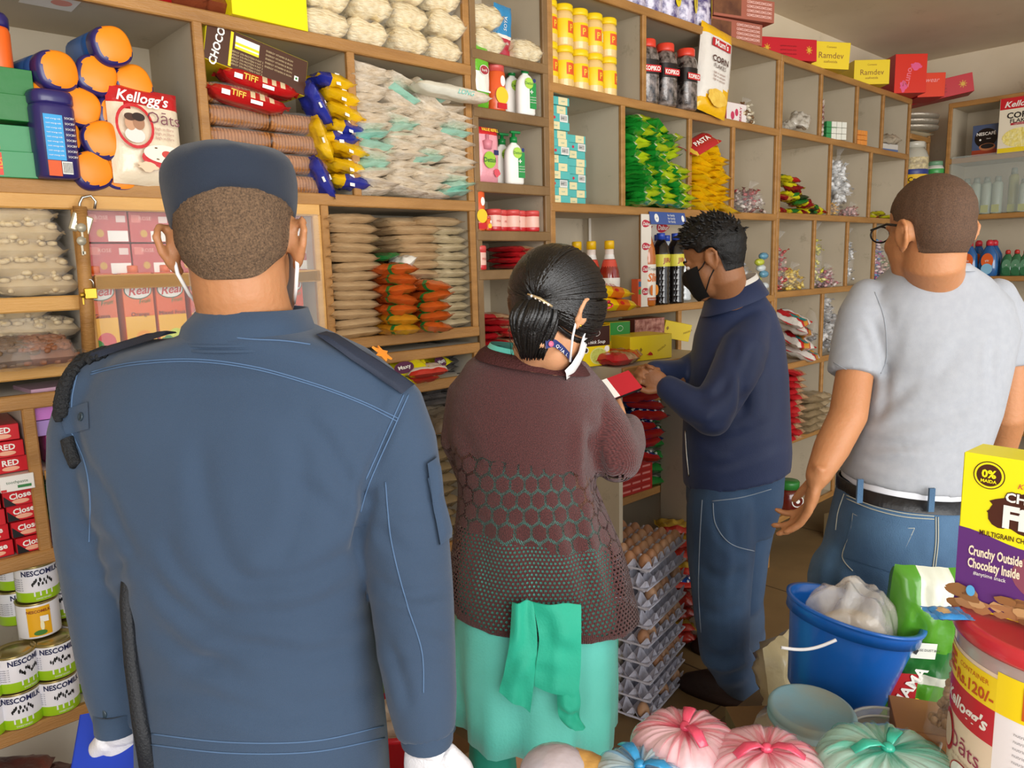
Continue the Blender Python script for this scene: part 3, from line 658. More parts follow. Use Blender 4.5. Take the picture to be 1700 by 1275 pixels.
Kind(green_pouch).put((at(801, 170, 0).x, -.005, zc[1]), rz(4), 'green and white refill pouch at the left of the second narrow shelf', 'pouch')
def pink_pouch():
    a, w, rd = col_m('#e39aa4', .3), col_m('#f2d9d6'), col_m('#c8242a'); mb = MB()
    pouch(mb, .095, .17, .035, a, 5, lambda u, q, s: rd if q > .8 else a, crk=.05); mb.text('VALUE REFILL', .012, 0, .16, mat('#f2d53a'), y=-.002, bold=.02)
    mb.disc(-.005, .068, .026, .026, mat('#9ac43a'), y=-.004, n=26); mb.text('Dettol', .02, -.005, .068, mat('#1b5a34'), y=-.0046, bold=.02); mb.disc(.026, .03, .013, .012, mat('#d8505e'), y=-.003, wob=.2); mb.rect(.015, .085, .035, .1, mat('#232a5c'), y=-.003)
    mb.lathe([(.014, .1), (.018, .125), (.006, .13), (.006, .145)], mat('#d4808e', .35), 14, M=Matrix.Translation((-.012, .0, 0)))
    return mb.build('refill_pouch')
K = Kind(pink_pouch)
K.put((at(808, 300, .04).x - .03, .05, zc[2]), rz(0), 'pink refill pouch at the very left, behind the front pink pouch', 'pouch')
K.put((at(815, 300, 0).x, -.0, zc[2]), rz(2), 'pink value refill pouch standing in front on the third narrow shelf', 'pouch')
def powder_bottle(h=.13, r=.03):
    def b():
        o1 = mat('#dd5a2a', .3, coat=.4); e = empty('powder_bottle'); mb = MB(); mb.lathe([(r * .95, 0), (r, .004), (r, h * .78), (r * .9, h * .8)], o1, 24)
        mb.disc(0, h * .3, r * .8, r * .8, mat('#f0c428'), y=-r * 1.01, n=20); mb.rect(-r * .6, h * .03, r * .6, h * .15, RED, y=-r * 1.02); mb.disc(.004, h * .6, r * .3, r * .5, WHITE, y=-r * 1.01, n=14)
        mb.build('body', e); c = MB(); c.lathe([(r * .92, h * .8), (r * .92, h * .98), (r * .8, h)], mat('#c9504a', .3), 24); c.build('cap', e); return e
    return b
Kind(powder_bottle(.15, .033)).put((at(833, 170, .0).x, .03, zc[1]), rz(0), 'orange powder bottle between the green pouch and hand wash', 'bottle')
Kind(powder_bottle(.15, .027)).put((at(797, 370, 0).x + .004, .02, zc[3]), rz(0), 'tall orange bottle at the left of the red jar row', 'bottle')
def red_jar():
    e = empty('red_jar'); mb = MB(); a, w = mat('#c4282c', .3, coat=.4), mat('#e6b9a8', .35)
    mb.lathe([(.026, 0), (.028, .003), (.028, .012), (.0275, .014), (.0275, .05), (.028, .053)], a, 24, ms=[a, a, a, w, a]); mb.text('mix', .013, 0, .033, a, cyl=.0281, y=0); mb.build('body', e)
    c = MB(); c.lathe([(.0285, .053), (.0285, .066), (.026, .07)], mat('#d2504c', .3), 24); c.build('lid', e); return e
K = Kind(red_jar)
for i, px in enumerate((826, 842, 857, 873, 889)): K.put((at(px, 378, .01).x, .03 + .02 * (i % 2), zc[3]), rz(i * 20), 'small red jar in the row on the fourth narrow shelf, %s from the left' % ORD[i], 'jar', 'red jars in a row')
K.put((at(801, 445, 0).x, .02, zc[4]), rz(10), 'red lidded jar standing left of the flat red packets', 'jar', scale=(.95, .95, 1.1))
Kind(powder_bottle(.045, .01)).put((at(813, 380, -.01).x, -.002, zc[3]), rz(0), 'tiny yellow and red bottle in front of the red jar row', 'bottle')
def redpack(seed, w=.13, h=.02):
    a, c = col_m('#b8242a', .25), mat('#c7a482', .4, (80, .6), var=('#9a7048', 60, .2))
    return lambda: pillow(MB(), w, .13, h, a, seed, 14, 10, lambda u, q, s: c if (abs(u - .3) < .35 and s > 0) or (q < -.8 and u > .4) else a, crk=.15).build('red_packet')
K = Kind(redpack(1), redpack(3), redpack(6))
for k in range(4): K.put((1.80 - .02 * (k % 2), .06, zc[4] + .019 * k), rz(rnd.uniform(-6, 6)), 'flat red and tan packet stacked beside the red jar, ' + up(k, 4), 'packet', 'flat red packets on the narrow shelf', i=k)
z0 = 1.333
for k in range(9): K.put((1.69 + .07 * (k % 2), .05 + .02 * (k % 3), z0 + .017 * (k // 2) * 1.3), (R_(rnd.uniform(-6, 6)), R_(rnd.uniform(-10, 10)), R_(rnd.uniform(-20, 20))), 'crumpled red packet in the heap behind the woman, %s layer, %s side' % (ORD[k // 2], ('left', 'right')[k % 2]), 'packet', 'heaped red packets behind the woman', i=k, scale=1.05)
# ------------------------------------------------------------------ middle unit goods
def ghee_jar(q):
    def b():
        e = empty('spread_jar'); mb = MB(); cr, y, o1 = mat('#e2bf7a', .25, coat=.5), mat('#f0c81a', .35), mat('#dd5a28', .35)
        mb.lathe([(.033, 0), (.035, .004), (.035, .025), (.0352, .026), (.0352, .085), (.035, .086), (.035, .1), (.030, .112)], cr, 26, ms=[cr, cr, y, y, y, cr, cr])
        if q == 0: mb.add([(.0355 * math.sin(a), -.0355 * math.cos(a), z) for a in [-.6 + i * .2 for i in range(7)] for z in (.04, .078)], [(2 * i, 2 * i + 2, 2 * i + 3, 2 * i + 1) for i in range(6)], o1, True)
        if q == 1: mb.add([(.0355 * math.sin(a), -.0355 * math.cos(a), z) for a in [-.9 + i * .2 for i in range(5)] for z in (.04, .078)], [(2 * i, 2 * i + 2, 2 * i + 3, 2 * i + 1) for i in range(4)], o1, True)
        if q == 1: mb.add([(.0356 * math.sin(a), -.0356 * math.cos(a), z) for a in [.1 + i * .2 for i in range(4)] for z in (.04, .07)], [(2 * i, 2 * i + 2, 2 * i + 3, 2 * i + 1) for i in range(3)], WHITE, True)
        mb.text('ghee'[:0] + 'P', .03, -.008 if q == 0 else -.018, .058, mat('#f2c030'), cyl=.036, y=0, bold=.02)
        mb.build('body', e); c = MB(); yl = mat('#edc910', .35); c.lathe([(.034, .112), (.035, .115), (.035, .13), (.032, .134)], yl, 26); c.build('lid', e); return e
    return b
K = Kind(ghee_jar(0), ghee_jar(1))
for row in range(2):
    for c in range(5):
        K.put((1.955 + .079 * c, .04, 2.207 + .1345 * row + (.0 if row == 0 else .001)), rz(rnd.uniform(-30, 40)), 'yellow lidded jar of pale spread, %s row, %s from the left' % (('lower', 'upper')[row], ORD[c]), 'jar', 'yellow lidded jars', i=rnd.randint(0, 1), scale=(1.03, 1.03, 1.02))
def teal(q):
    t, c = mat('#54b3ae', .35), mat('#e0d5a6', .4)
    def deco(mb):
        if q == 0: mb.rect(-.04, .0006, .0, .0264, c, y=-.0005)
        if q == 1: mb.rect(-.005, .0006, .04, .0264, c, y=-.0005)
        if q == 2:
            mb.rect(.005, .0006, .045, .0264, mat('#e0ddd6'), y=-.0005); mb.disc(-.022, .013, .006, .005, mat('#c02a4a'), y=-.0007)
            for k in range(8): mb.rect(.01 + k * .004, .006, .012 + k * .004, .022, mat('#7a7a7a'), y=-.0008)
        mb.text('SOAP', .007, -.02 if q == 0 else .018, .013, t if q < 2 else INK, y=-.001)
    return carton('soap_carton', .1, .17, .027, t, t, t, deco)
K = Kind(teal(0), teal(1), teal(2))
pat = [0, 1, 2, 0, 1, 0, 2, 1, 1, 0, 2, 1, 1]
for k in range(13): K.put((1.99, .02 + .004 * (k % 3), 1.812 + .0277 * k), rz(-1 + k % 3), 'teal and cream soap carton in the tall left stack, ' + up(k, 13), 'soap carton', 'teal soap cartons, left stack', i=pat[k])
for k in range(9): K.put((2.12 + .003 * (k % 2), .06, 1.812 + .0277 * k), rz(2 - k % 3), 'teal and cream soap carton in the short right stack, ' + up(k, 9), 'soap carton', 'teal soap cartons, right stack', i=pat[k + 3], scale=(1.0, 1, 1))
def kopiko():
    e = empty('candy_jar'); mb = MB(); cl = mat('#8c7f78', .12, (40, .6), var=('#1d1614', 38, .12), coat=.8); bk = mat('#1b1413', .3)
    mb.lathe([(.038, 0), (.043, .006), (.043, .16), (.038, .185), (.03, .2)], cl, 28, sq=(1, .9, 3), ms=[cl, cl, cl, cl])
    mb.lathe([(.0435, .10), (.0435, .152)], bk, 28, sq=(1, .9, 3), cap=False)
    mb.rect(-.037, .108, .037, .132, RED, y=-.0405); mb.text('KOPIKO', .0215, 0, .12, WHITE, y=-.041, bold=.03, sx=.85)
    mb.build('body', e); c = MB(); c.lathe([(.033, .198), (.034, .202), (.034, .222), (.031, .226)], mat('#d8402c', .3), 26); c.build('lid', e); return e
K = Kind(kopiko)
for i, px in enumerate((1081, 1108, 1139)): K.put((at(px, 170, 0).x + .01, .03 - .01 * i, 2.207), rz(-20 + 8 * i), 'clear jar of coffee candy with a red lid, ' + ('against the divider', 'middle of three', 'next to the corn flakes bag')[i], 'candy jar', scale=1.05)
def mums():
    w, y = col_m('#e4dfd6', .25), col_m('#eab414', .2)
    mb = MB(); pouch(mb, .2, .36, .06, w, 8, lambda u, q, s: y if (q > .72 or q < -.55 + .5 * (u * .5)) and q < 2 else w, crk=.05, nu=16, nv=24)
    mb.rect(-.06, .262, .06, .295, mat('#b8242a'), y=-.004); mb.text("Mum's", .034, 0, .28, WHITE, y=-.005, bold=.02); mb.text('CORN', .036, .0, .215, mat('#4a2a22'), y=-.006, bold=.02); mb.text('FLAKES', .024, 0, .187, mat('#4a2a22'), y=-.006)
    for k in range(3): mb.text('high in calcium', .013, 0, .16 - k * .014, mat('#8a5a4a'), y=-.006)
    mb.disc(0, .06, .06, .035, mat('#d9a52e', .5, (60, .5), var=('#f0d060', 30, .3)), y=-.005, wob=.1); return mb.build('corn_flakes_bag')
Kind(mums).put((at(1180, 180, -.04).x + .02, -.05, 2.205), (R_(-3), R_(10), R_(-6)), 'white and yellow corn flakes bag leaning over the shelf edge', 'corn flakes bag')
K = Kind(carton('narrow_carton', .03, .08, .2, mat('#d9d29a', .4)))
K.put((at(1203, 190, .05).x, .07, 2.207), rz(0), 'pale yellow narrow carton behind the corn flakes bag', 'carton')
Kind(carton('pink_carton', .15, .1, .085, mat('#e6dcd8', .4), mat('#c2495a', .4), mat('#c2495a', .4), lambda mb: (mb.text('BERRY', .022, .03, .04, mat('#b02a4a'), rot=1.5, bold=.02), mb.disc(-.03, .03, .014, .018, mat('#c23a5a'), y=-.0008), mb.disc(.0, .045, .012, .016, mat('#c23a5a'), y=-.0008)))).put((at(1222, 195, .02).x + .02, .03, 2.207), rz(-4), 'white and pink carton left of the gold wrapped candies', 'carton')
def candy_heap(name, w, h, d, cols, seed, n=60, sz=(.014, .008, .007)):
    def b():
        rg = random.Random(seed); ms = [mat(c, .25, coat=.5) for c in cols]; mb = MB()
        for k in range(n):
            u, q = rg.uniform(-1, 1), rg.uniform(-1, 1); t = rg.random(); f = 1 - .55 * t
            x, y, z = u * w / 2 * f, q * d / 2 * f, sz[2] + t * (h - sz[2] * 2)
            m = rg.choice(ms); R = Matrix.Rotation(rg.uniform(0, 6.3), 3, 'Z') @ Matrix.Rotation(rg.uniform(-.7, .7), 3, 'Y')
            mb.ball((x, y, z), sz, m, seg=6, rot=R)
            for s in (-1, 1):
                a = R @ Vector((s * sz[0] * .8, 0, 0)); e1 = R @ Vector((s * sz[0] * 1.8, sz[1], sz[2] * .4)); e2 = R @ Vector((s * sz[0] * 1.8, -sz[1], -sz[2] * .4)); c = Vector((x, y, z))
                mb.add([c + a, c + e1, c + e2], [(0, 1, 2)], m)
        r = mb.build(name)
        r2 = MB(); r2.ball((0, 0, h * .45), (w * .52, d * .5, h * .56), FILM2 if False else FILM, seg=14)
        for i, v in enumerate(r2.v):
            k = .12 * nz(v[0] * 30, v[1] * 30, v[2] * 30 + seed); r2.v[i] = (v[0] * (1 + k), v[1] * (1 + k), max(.001, v[2] * (1 + k)))
        top = (w * .1, 0, h * 1.0); r2.tube([(w * .1, 0, h * .9), (w * .16, 0, h * 1.12), (w * .24, -.01, h * 1.3)], [.008, .012, .03], FILM, 8, flat=.3)
        r2.build('clear_bag', r); return r
    return b
def bagput(name, w, h, d, cols, seed, px, z, lb, py=300, y=.06, rot=0, cat='candy bag', n=60, sz=(.014, .008, .007)):
    return Kind(candy_heap(name, w * 1.15, h * 1.05, d, cols, seed, int(n * 1.5), [q * 1.25 for q in sz])).put((at(px, py, y - d / 2).x, y, z), rz(rot), lb, cat)
bagput('candy_bag', .1, .09, .09, ['#cfc0a0', '#7a5a3a', '#e8e0c8'], 3, 1246, 2.207, 'clear bag of gold and brown wrapped candies beside the pink carton', py=190)
def gpack(seed):
    g, y, w = col_m('#1d8a2c', .15), col_m('#b5c820', .2), mat('#e0d8b8', .3)
    return lambda: pillow(MB(), .13, .15, .034, g, seed, 14, 10, lambda u, q, s: (y if (u > .25 and q > -.7 and s > 0) or (q < -.85 and u > 0) else w if (abs(u) < .15 and q < -.4 and s > 0) else g), crk=.3, seal=.014).build('green_packet')
K = Kind(gpack(1), gpack(4), gpack(9), gpack(14))
gx = [2.405, 2.51, 2.61]
for row in range(13):
    for c in range(3):
        if (c == 2 and row > 10) or (c == 1 and row > 11): continue
        K.put((gx[c] + rnd.uniform(-.012, .012) + (.03 if c == 2 and row < 3 else 0), .05 + rnd.uniform(-.02, .01) - (.03 if row < 6 else 0), 1.813 + row * .0262 + (.006 if c == 1 else 0)), (R_(rnd.uniform(-3, 3)), R_(rnd.uniform(-8, 12)), R_(rnd.uniform(-22, 22))),
              'glossy green packet in the green pile, %s column, %s' % (('left', 'middle', 'right')[c], up(row)), 'green packet', 'glossy green packets in the cubby', i=rnd.randint(0, 3), scale=(1, 1, .95))
def ypack(seed):
    y = col_m('#e5b80f', .2); return lambda: pillow(MB(), .12, .13, .026, y, seed, 12, 8, crk=.3, seal=.014, sealm=col_m('#d39c10', .2)).build('yellow_packet')
K = Kind(ypack(2), ypack(5), ypack(8))
for row in range(11):
    for c in range(3):
        if row > 7 and c == 2 or row > 9 and c == 0: continue
        K.put((2.83 + .1 * c - .012 * row * (c == 2) + rnd.uniform(-.01, .01), .04 + rnd.uniform(-.02, .02), 1.813 + row * .023), (0, R_(rnd.uniform(0, 22)), R_(rnd.uniform(-25, 25))),
              'shiny yellow packet in the yellow pile, %s column, %s' % (('left', 'middle', 'right')[c], up(row)), 'yellow packet', 'shiny yellow packets in the cubby', i=rnd.randint(0, 2))
def pasta():
    a = col_m('#b02428', .25); mb = MB(); pillow(mb, .15, .1, .03, a, 6, 14, 8, lambda u, q, s: col_m('#d8b23a') if abs(u) > .88 else a, crk=.15)
    mb.text('PASTA', .032, 0, 0, WHITE, M=Matrix.Translation((0, -.005, .033)) @ Matrix.Rotation(R_(-78), 4, 'X'), bold=.02); return mb.build('pasta_packet')
Kind(pasta).put((2.82, .0, 2.07), (R_(35), R_(-25), R_(-10)), 'red pasta packet lying on top of the yellow packets', 'pasta packet')
bagput('clear_bag_of_snacks', .2, .11, .14, ['#8a5a52', '#b8a89c', '#a03a3a', '#d0c6bc'], 4, 1262, 1.812, 'clear bag with dark and red sweets right of the yellow packets', py=330, n=50)
# ketchup, sauces
def ketchup():
    e = empty('ketchup_bottle'); mb = MB(); k, g, w = mat('#8c2416', .12, coat=.8), mat('#e6d8cf', .15, coat=.5), mat('#e9e6e0', .35)
    mb.lathe([(.03, 0), (.034, .005), (.034, .085), (.0342, .086), (.034, .1), (.03, .125), (.018, .16), (.0145, .175), (.0145, .195)], k, 26, ms=[w, w, w, w, k, k, w, g]); mb.rect(-.02, .03, .02, .06, mat('#c23a2c'), y=-.0345)
    mb.lathe([(.0365 * .75, .132), (.0205, .158)], mat('#d8503c', .3), 20, cap=False); mb.build('body', e)
    c = MB(); c.lathe([(.016, .192), (.016, .216), (.014, .219)], mat('#e8b810', .35), 20); c.build('cap', e); return e
K = Kind(ketchup)
for i, (px, y) in enumerate([(968, .1), (992, .06), (1022, .0)]): K.put((at(px, 480, y).x, y + .03, 1.425), rz(0), 'glass ketchup bottle with a yellow cap, ' + ('behind the head of the woman', 'middle of three', 'nearest the printed divider')[i], 'ketchup bottle', scale=1.18)
def redcap():
    e = empty('sauce_bottle'); mb = MB(); d = mat('#2a1512', .12, coat=.8); y = mat('#e6c41a', .4)
    mb.lathe([(.028, 0), (.028, .12), (.0282, .121), (.0282, .15), (.016, .175), (.013, .185)], d, 22, ms=[d, d, y, d, d]); mb.build('body', e); c = MB(); c.lathe([(.0155, .183), (.0155, .207), (.014, .21)], mat('#cc2426', .35), 18); c.build('cap', e); return e
K = Kind(redcap)
for i, (px, y) in enumerate([(919, .06), (935, .12), (939, .02), (953, .05)]): K.put((at(px, 440, y).x, y + .02, 1.425), rz(0), 'dark sauce bottle with a red cap, %s of the group above the woman' % ('leftmost', 'rearmost', 'middle', 'rightmost')[i], 'sauce bottle', scale=1.14)
def dabur_sheet():
    w = mat('#ddd5c8', .4); rd = mat('#b5233c', .4); r = empty('printed_sheet')
    mb = MB(); mb.box((-.002, 0, 0), (.062, .003, .36), w)
    def logo(mb, x, z, s, M=None, y=-.001):
        pts = [(x + s * 1.25 * math.cos(a), z + s * .62 * math.sin(a) * (1 - .35 * math.cos(a))) for a in [i * math.pi / 10 for i in range(20)]]; pts[0] = (x + s * 1.55, z + s * .15)
        mb.add([(q[0], y, q[1]) for q in pts], [tuple(range(20))], rd, False, M); mb.text('Dabur', s * .85, x, z, WHITE, y=y - .001, M=M, shear=.2, bold=.01)
    for k in range(4): logo(mb, .03, .06 + k * .088, .022)
    mb.build('edge_strip', r)
    b = MB(); b.box((0, .27, 0), (.5, .273, .36), w)
    for i in range(4):
        for k in range(4): logo(b, .06 + .13 * i + .06 * (k % 2), .06 + k * .09, .036, y=.268)
    b.build('back_sheet', r); return r
Kind(dabur_sheet).put((2.412, -.012, 1.424), rz(0), 'white sheet printed with red leaf logos lining the bottle cubby', 'printed sheet')
def blue_card():
    mb = MB(); bl = mat('#3e5694', .4); mb.box((-.12, 0, -.05), (.12, .003, 0), bl); 
    for k in range(3): mb.text('for family', .013, .02, -.012 - .013 * k, WHITE)
    mb.disc(-.08, -.025, .014, .017, WHITE, y=-.0006); mb.disc(.1, -.025, .01, .014, WHITE, y=-.0006); mb.text('ad', .012, -.08, -.025, bl, y=-.001); return mb.build('shelf_card')
Kind(blue_card).put((at(1108, 357, -.012).x, -.012, 1.795), (R_(-12), 0, R_(0)), 'small blue printed card hanging from the shelf above the bottles', 'card')
def tropicana():
    e = empty('juice_bottle'); mb = MB(); o1, w = mat('#b9641a', .12, coat=.8), mat('#e4ddd0', .35); gr = mat('#b04a14', .4)
    mb.lathe([(.038, 0), (.042, .006), (.042, .02), (.0425, .021), (.0425, .032), (.0425, .033), (.0425, .155), (.042, .156), (.043, .18), (.038, .215), (.02, .275), (.0145, .29)], o1, 28, ms=[o1, o1, gr, gr, gr, w, w, o1, o1, o1, o1])
    mb.text('Tropicana', .017, 0, .14, INK, cyl=.043, y=0); mb.text('Slice', .042, 0, .108, mat('#d8701a'), cyl=.0432, y=0, bold=.03, shear=.2); mb.disc(-.015, .06, .017, .02, mat('#d8701a'), y=-.0405); mb.disc(.018, .06, .018, .02, mat('#e08a2a'), y=-.0405); mb.text('MANGO DRINK', .009, 0, .026, WHITE, cyl=.0432, y=0)
    mb.build('body', e); c = MB(); c.lathe([(.0175, .288), (.0175, .318), (.016, .32)], mat('#1f7a4e', .35), 20); c.build('cap', e); return e
Kind(tropicana).put((at(1088, 480, -.03).x, .02, 1.424), rz(8), 'tall orange mango drink bottle with a green cap', 'juice bottle', scale=(1, 1, 1.06))
def blackb(q):
    def b():
        e = empty('drink_bottle'); mb = MB(); d = mat('#15100f', .1, coat=.9); yl = mat('#d2c83e', .35); cl = mat('#cdd3d6', .15, coat=.6)
        base = [(.034, 0), (.036, .005)]
        for k in range(6): base += [(.036, .01 + k * .022), (.0335, .02 + k * .022), (.036, .03 + k * .022)]
        base += [(.0365, .148), (.0365, .195), (.035, .2), (.03, .225), (.0145, .255)]
        ms = [d if q else cl] * (len(base) - 1); ms[-4] = yl if q else cl
        mb.lathe(base, d, 26, ms=ms); 
        if q: mb.text('THSUP'[:0] + 'JIRA', .026, 0, .172, mat('#a02a3a'), cyl=.037, y=0, bold=.02)
        mb.build('body', e); c = MB(); c.lathe([(.0165, .252), (.0165, .275), (.015, .277)], mat('#2846a8', .3), 20); c.build('cap', e); return e
    return b
K = Kind(blackb(1), blackb(0))
for i, (px, y, q) in enumerate([(1110, .02, 0), (1134, .02, 0), (1070, .13, 1), (1105, .13, 1), (1118, .17, 1), (1146, .12, 1)]):
    K.put((at(px, 480, y - .03).x, y + .01, 1.424), rz(0), ['black drink bottle with a yellow label next to the mango drink', 'black drink bottle with a yellow label, right one near the man', 'blue capped bottle behind the mango drink', 'blue capped bottle at the back behind the black bottles', 'blue capped bottle at the very back by the printed sheet', 'blue capped bottle at the back nearest the head of the man'][i], 'bottle', i=q, scale=1.05)
Kind(carton('drink_carton', .03, .03, .11, mat('#c2502a', .35), deco=lambda mb: (mb.rect(-.013, .05, .013, .07, mat('#3f8a3a'), y=-.001), mb.rect(-.013, .08, .013, .1, mat('#2f5f8a'), y=-.001)))).put((at(1072, 505, -.04).x, -.012, 1.424), rz(10), 'small orange drink carton in front of the mango drink bottle', 'carton')
# stuff on the shelf under (z 1.06) and the ledge in front
def chingpack(seed, txt):
    def b():
        y, o1 = col_m('#efc914', .2), col_m('#e0781a', .25); mb = MB(); pillow(mb, .2, .15, .05, y, seed, 16, 12, lambda u, q, s: o1 if (.1 < u < .6 and q < .1) else y, crk=.12)
        mb.text(txt, .026, -.03, .0, mat('#b5301c'), M=Matrix.Translation((0, -.06, .05)) @ Matrix.Rotation(R_(-60), 4, 'X'), bold=.02); mb.disc(.03, -.002, .008, .008, RED, M=Matrix.Translation((0, -.07, .035)) @ Matrix.Rotation(R_(-40), 4, 'X')); return mb.build('noodle_packet')
    return b
pp = at(1028, 545, -.12)
Kind(chingpack(3, '')).put((pp.x, .0, 1.425), (0, R_(4), R_(-10)), 'yellow and orange noodle packet below another at the shelf edge', 'noodle packet', scale=(1.1, 1.2, 1)).location.y = -.03
Kind(chingpack(5, 'NOODLES')).put((pp.x - .02, -.03, 1.478), (0, R_(8), R_(-14)), 'yellow noodle packet lying on top of the orange printed one', 'noodle packet', scale=(1.05, 1.1, .9))
def choc(txt, c1, c2):
    def deco(mb):
        mb.rect(-.058, .001, .058, .07, mat(c2, .35), y=-.0005); mb.disc(.01, .035, .038, .03, mat('#d8d67a', .4), y=-.001, n=26); mb.disc(.01, .035, .033, .026, mat('#b8bf58', .5, (60, .6)), y=-.0014, n=26); mb.disc(-.045, .058, .011, .011, WHITE, y=-.001); mb.disc(-.045, .058, .008, .008, mat('#3a2a1a'), y=-.0014); mb.disc(.046, .058, .011, .011, WHITE, y=-.001)
        mb.disc(0, .115, .017, .011, WHITE, y=-.0006, n=20); mb.disc(0, .115, .0155, .0095, mat(c1, .35), y=-.001, n=20); mb.text(txt, .017, 0, .085, WHITE, y=-.0012, shear=.2, bold=.01)
    return carton('soup_carton', .12, .06, .14, mat(c1, .35), mat(c2, .35), mat(c1, .35), deco)
zl = 1.245
Kind(choc('Thick Soup', '#3c2018', '#e8cc14')).put((at(990, 590, -.14).x, -.14, zl), rz(-12), 'brown and yellow soup carton standing behind the mask of the woman', 'soup carton')
Kind(choc('Green Soup', '#2f8a3a', '#e8b414')).put((at(1026, 560, -.06).x, -.07, zl), rz(-12), 'green topped soup carton right of the brown soup carton', 'soup carton', scale=(.8, 1, .98))
MB_ = MB(); MB_.box((-.2, -.24, -.02), (.38, -.006, 0), PAINT); MB_.box((-.2, -.252, -.024), (.38, -.24, .002), WOOD, bev=.003)
r = MB_.build('ledge', None, (2.2, 0, zl - .002)); MB().box((-.2, -.23, -1.24), (-.18, -.01, -.02), PAINT).build('side_panel', r); MB().box((.35, -.23, -1.24), (.37, -.01, -.02), PAINT).build('side_panel', r)
tag(r, 'low counter ledge in front of the middle shelves carrying soup cartons', 'counter')
def ybox(mb): mb.disc(-.05, .04, .007, .009, mat('#8a6a1a'), y=-.0006, n=4); mb.text('MASALA', .012, .05, .04, mat('#8a6a1a'), rot=.5)
Kind(carton('display_box', .2, .14, .09, mat('#dcc21c', .4), None, mat('#c9a81a', .4), ybox)).put((at(1085, 600, -.2).x, -.19, zl), rz(-12), 'yellow display box on the ledge left of the tilted packets', 'display box')
Kind(carton('display_box', .13, .1, .07, mat('#d9be1c', .4), None, None, ybox)).put((at(1100, 570, -.05).x + .06, -.07, zl + .04), (R_(4), R_(12), R_(-20)), 'second yellow display box, tilted behind the first', 'display box')
Kind(carton('snack_bar_box', .17, .09, .07, mat('#7c3a30', .4, (60, .5), var=('#c08a7a', 50, .15)), mat('#5a2a22', .4))).put((at(1062, 565, 0).x, -.05, 1.31), rz(-6), 'brown printed box of bars under the noodle packets', 'box')
K = Kind(redpack(9, .12, .05))
for i, px in enumerate((1050, 1075, 1100)): K.put((at(px, 655, -.25).x, -.17 + .03 * i, zl + .001), rz(i * 25), 'crinkled red pouch lying on the ledge, %s from the left' % ORD[i], 'pouch', scale=(1, 1, .9))
# ------------------------------------------------------------------ on top of the middle and far units
ZT = 2.548
def purple_jar():
    e = empty('sweet_jar'); mb = MB(); c = mat('#4c3f78', .15, (55, .8), var=('#cfc8dc', 40, .1), coat=.8); yl = mat('#e8d020', .35)
    mb.lathe([(.05, 0), (.058, .01), (.06, .10), (.055, .15), (.045, .17)], c, 26)
    mb.disc(0, .09, .028, .045, yl, y=-.061, n=24); mb.text('gems', .022, 0, .09, mat('#7a5a1a'), y=-.0625, rot=1.3); mb.build('body', e)
    l = MB(); l.lathe([(.047, .17), (.048, .19), (.044, .195)], mat('#cfd0c8', .3), 24); l.build('lid', e); return e
K = Kind(purple_jar)
for i, px in enumerate((1072, 1100, 1128, 1156, 1182)): K.put((at(px, 40, -.02).x + .02, .07, ZT), rz(10 * i - 10), 'clear jar of purple wrapped sweets on top of the unit, %s from the left' % ORD[i], 'sweet jar', 'purple sweet jars on top', scale=1.05)
def brownbox(mb): mb.rect(-.17, .01, -.02, .08, mat('#4e2c22', .4, (20, .1), var=('#8a5a3a', 14, .2)), y=-.0006); [mb.text('GEMS', .016, .03 + .035 * (k % 4), .02 + .018 * (k // 4), mat('#e6b8ac'), bold=.02, y=-.0008) for k in range(16)]
zt2 = lambda px, py, Y=0.0: at(px, py, Y).z
KT = Kind(carton('sweet_carton', .34, .17, .09, mat('#a8614e', .4), mat('#b06a58', .4), mat('#7c4232', .4), brownbox))
KT.put((3.13, .03, ZT), rz(-14), 'brown sweet carton, lower of the two stacked on top of the unit', 'carton')
KT.put((3.16, .0, ZT + .092), rz(-18), 'brown sweet carton, upper of the two stacked on top of the unit', 'carton')
def sun(mb, x, z, s, y=-.001):
    m = mat('#d8a830', .4); mb.disc(x, z, s * .5, s * .5, m, y=y, n=10)
    for k in range(8):
        a = k * math.pi / 4; mb.add([(x + s * .6 * math.cos(a - .25), y, z + s * .6 * math.sin(a - .25)), (x + s * .6 * math.cos(a + .25), y, z + s * .6 * math.sin(a + .25)), (x + s * math.cos(a), y, z + s * math.sin(a))], [(0, 1, 2)], m)
def redlong(mb):
    sun(mb, -.13, .05, .022); sun(mb, .13, .05, .022)
    for k in range(3): mb.text('agarbatti incense sticks', .011, 0, .065 - .018 * k, mat('#7a1018'), shear=.2)
KR = Kind(carton('red_carton', .36, .16, .1, mat('#c41c2a', .35), None, mat('#b81a26', .35), redlong))
KR.put((3.62, .03, ZT), (0, R_(-2), R_(-20)), 'long red carton with a small gold sun, right of the brown cartons', 'carton')
def ram(mb): mb.text('Ramdev', .042, 0, .065, mat('#8a5a1c')); mb.text('asafoetida', .018, 0, .035, mat('#8a5a1c')); mb.text('Contents', .014, 0, .105, mat('#8a5a1c'))
KY = Kind(carton('yellow_carton', .2, .24, .13, mat('#e6c816', .4), mat('#d6b812', .4), mat('#c9ac10', .4), ram))
KY.put((3.96, -.02, ZT), (0, R_(3), R_(-38)), 'yellow carton standing right behind the long red carton', 'carton')
KY.put((4.50, -.01, ZT), rz(-42), 'yellow carton reading Ramdev, alone in the middle of the far unit top', 'carton')
def crax(mb): mb.text('Zuno', .05, -.02, .09, mat('#e86a7a'), rot=1.4, bold=.02); mb.disc(.03, .15, .03, .02, mat('#e05a8a', .3), y=-.0008, wob=.3); mb.disc(-.04, .04, .02, .03, mat('#e05a8a', .3), y=-.0008, wob=.3)
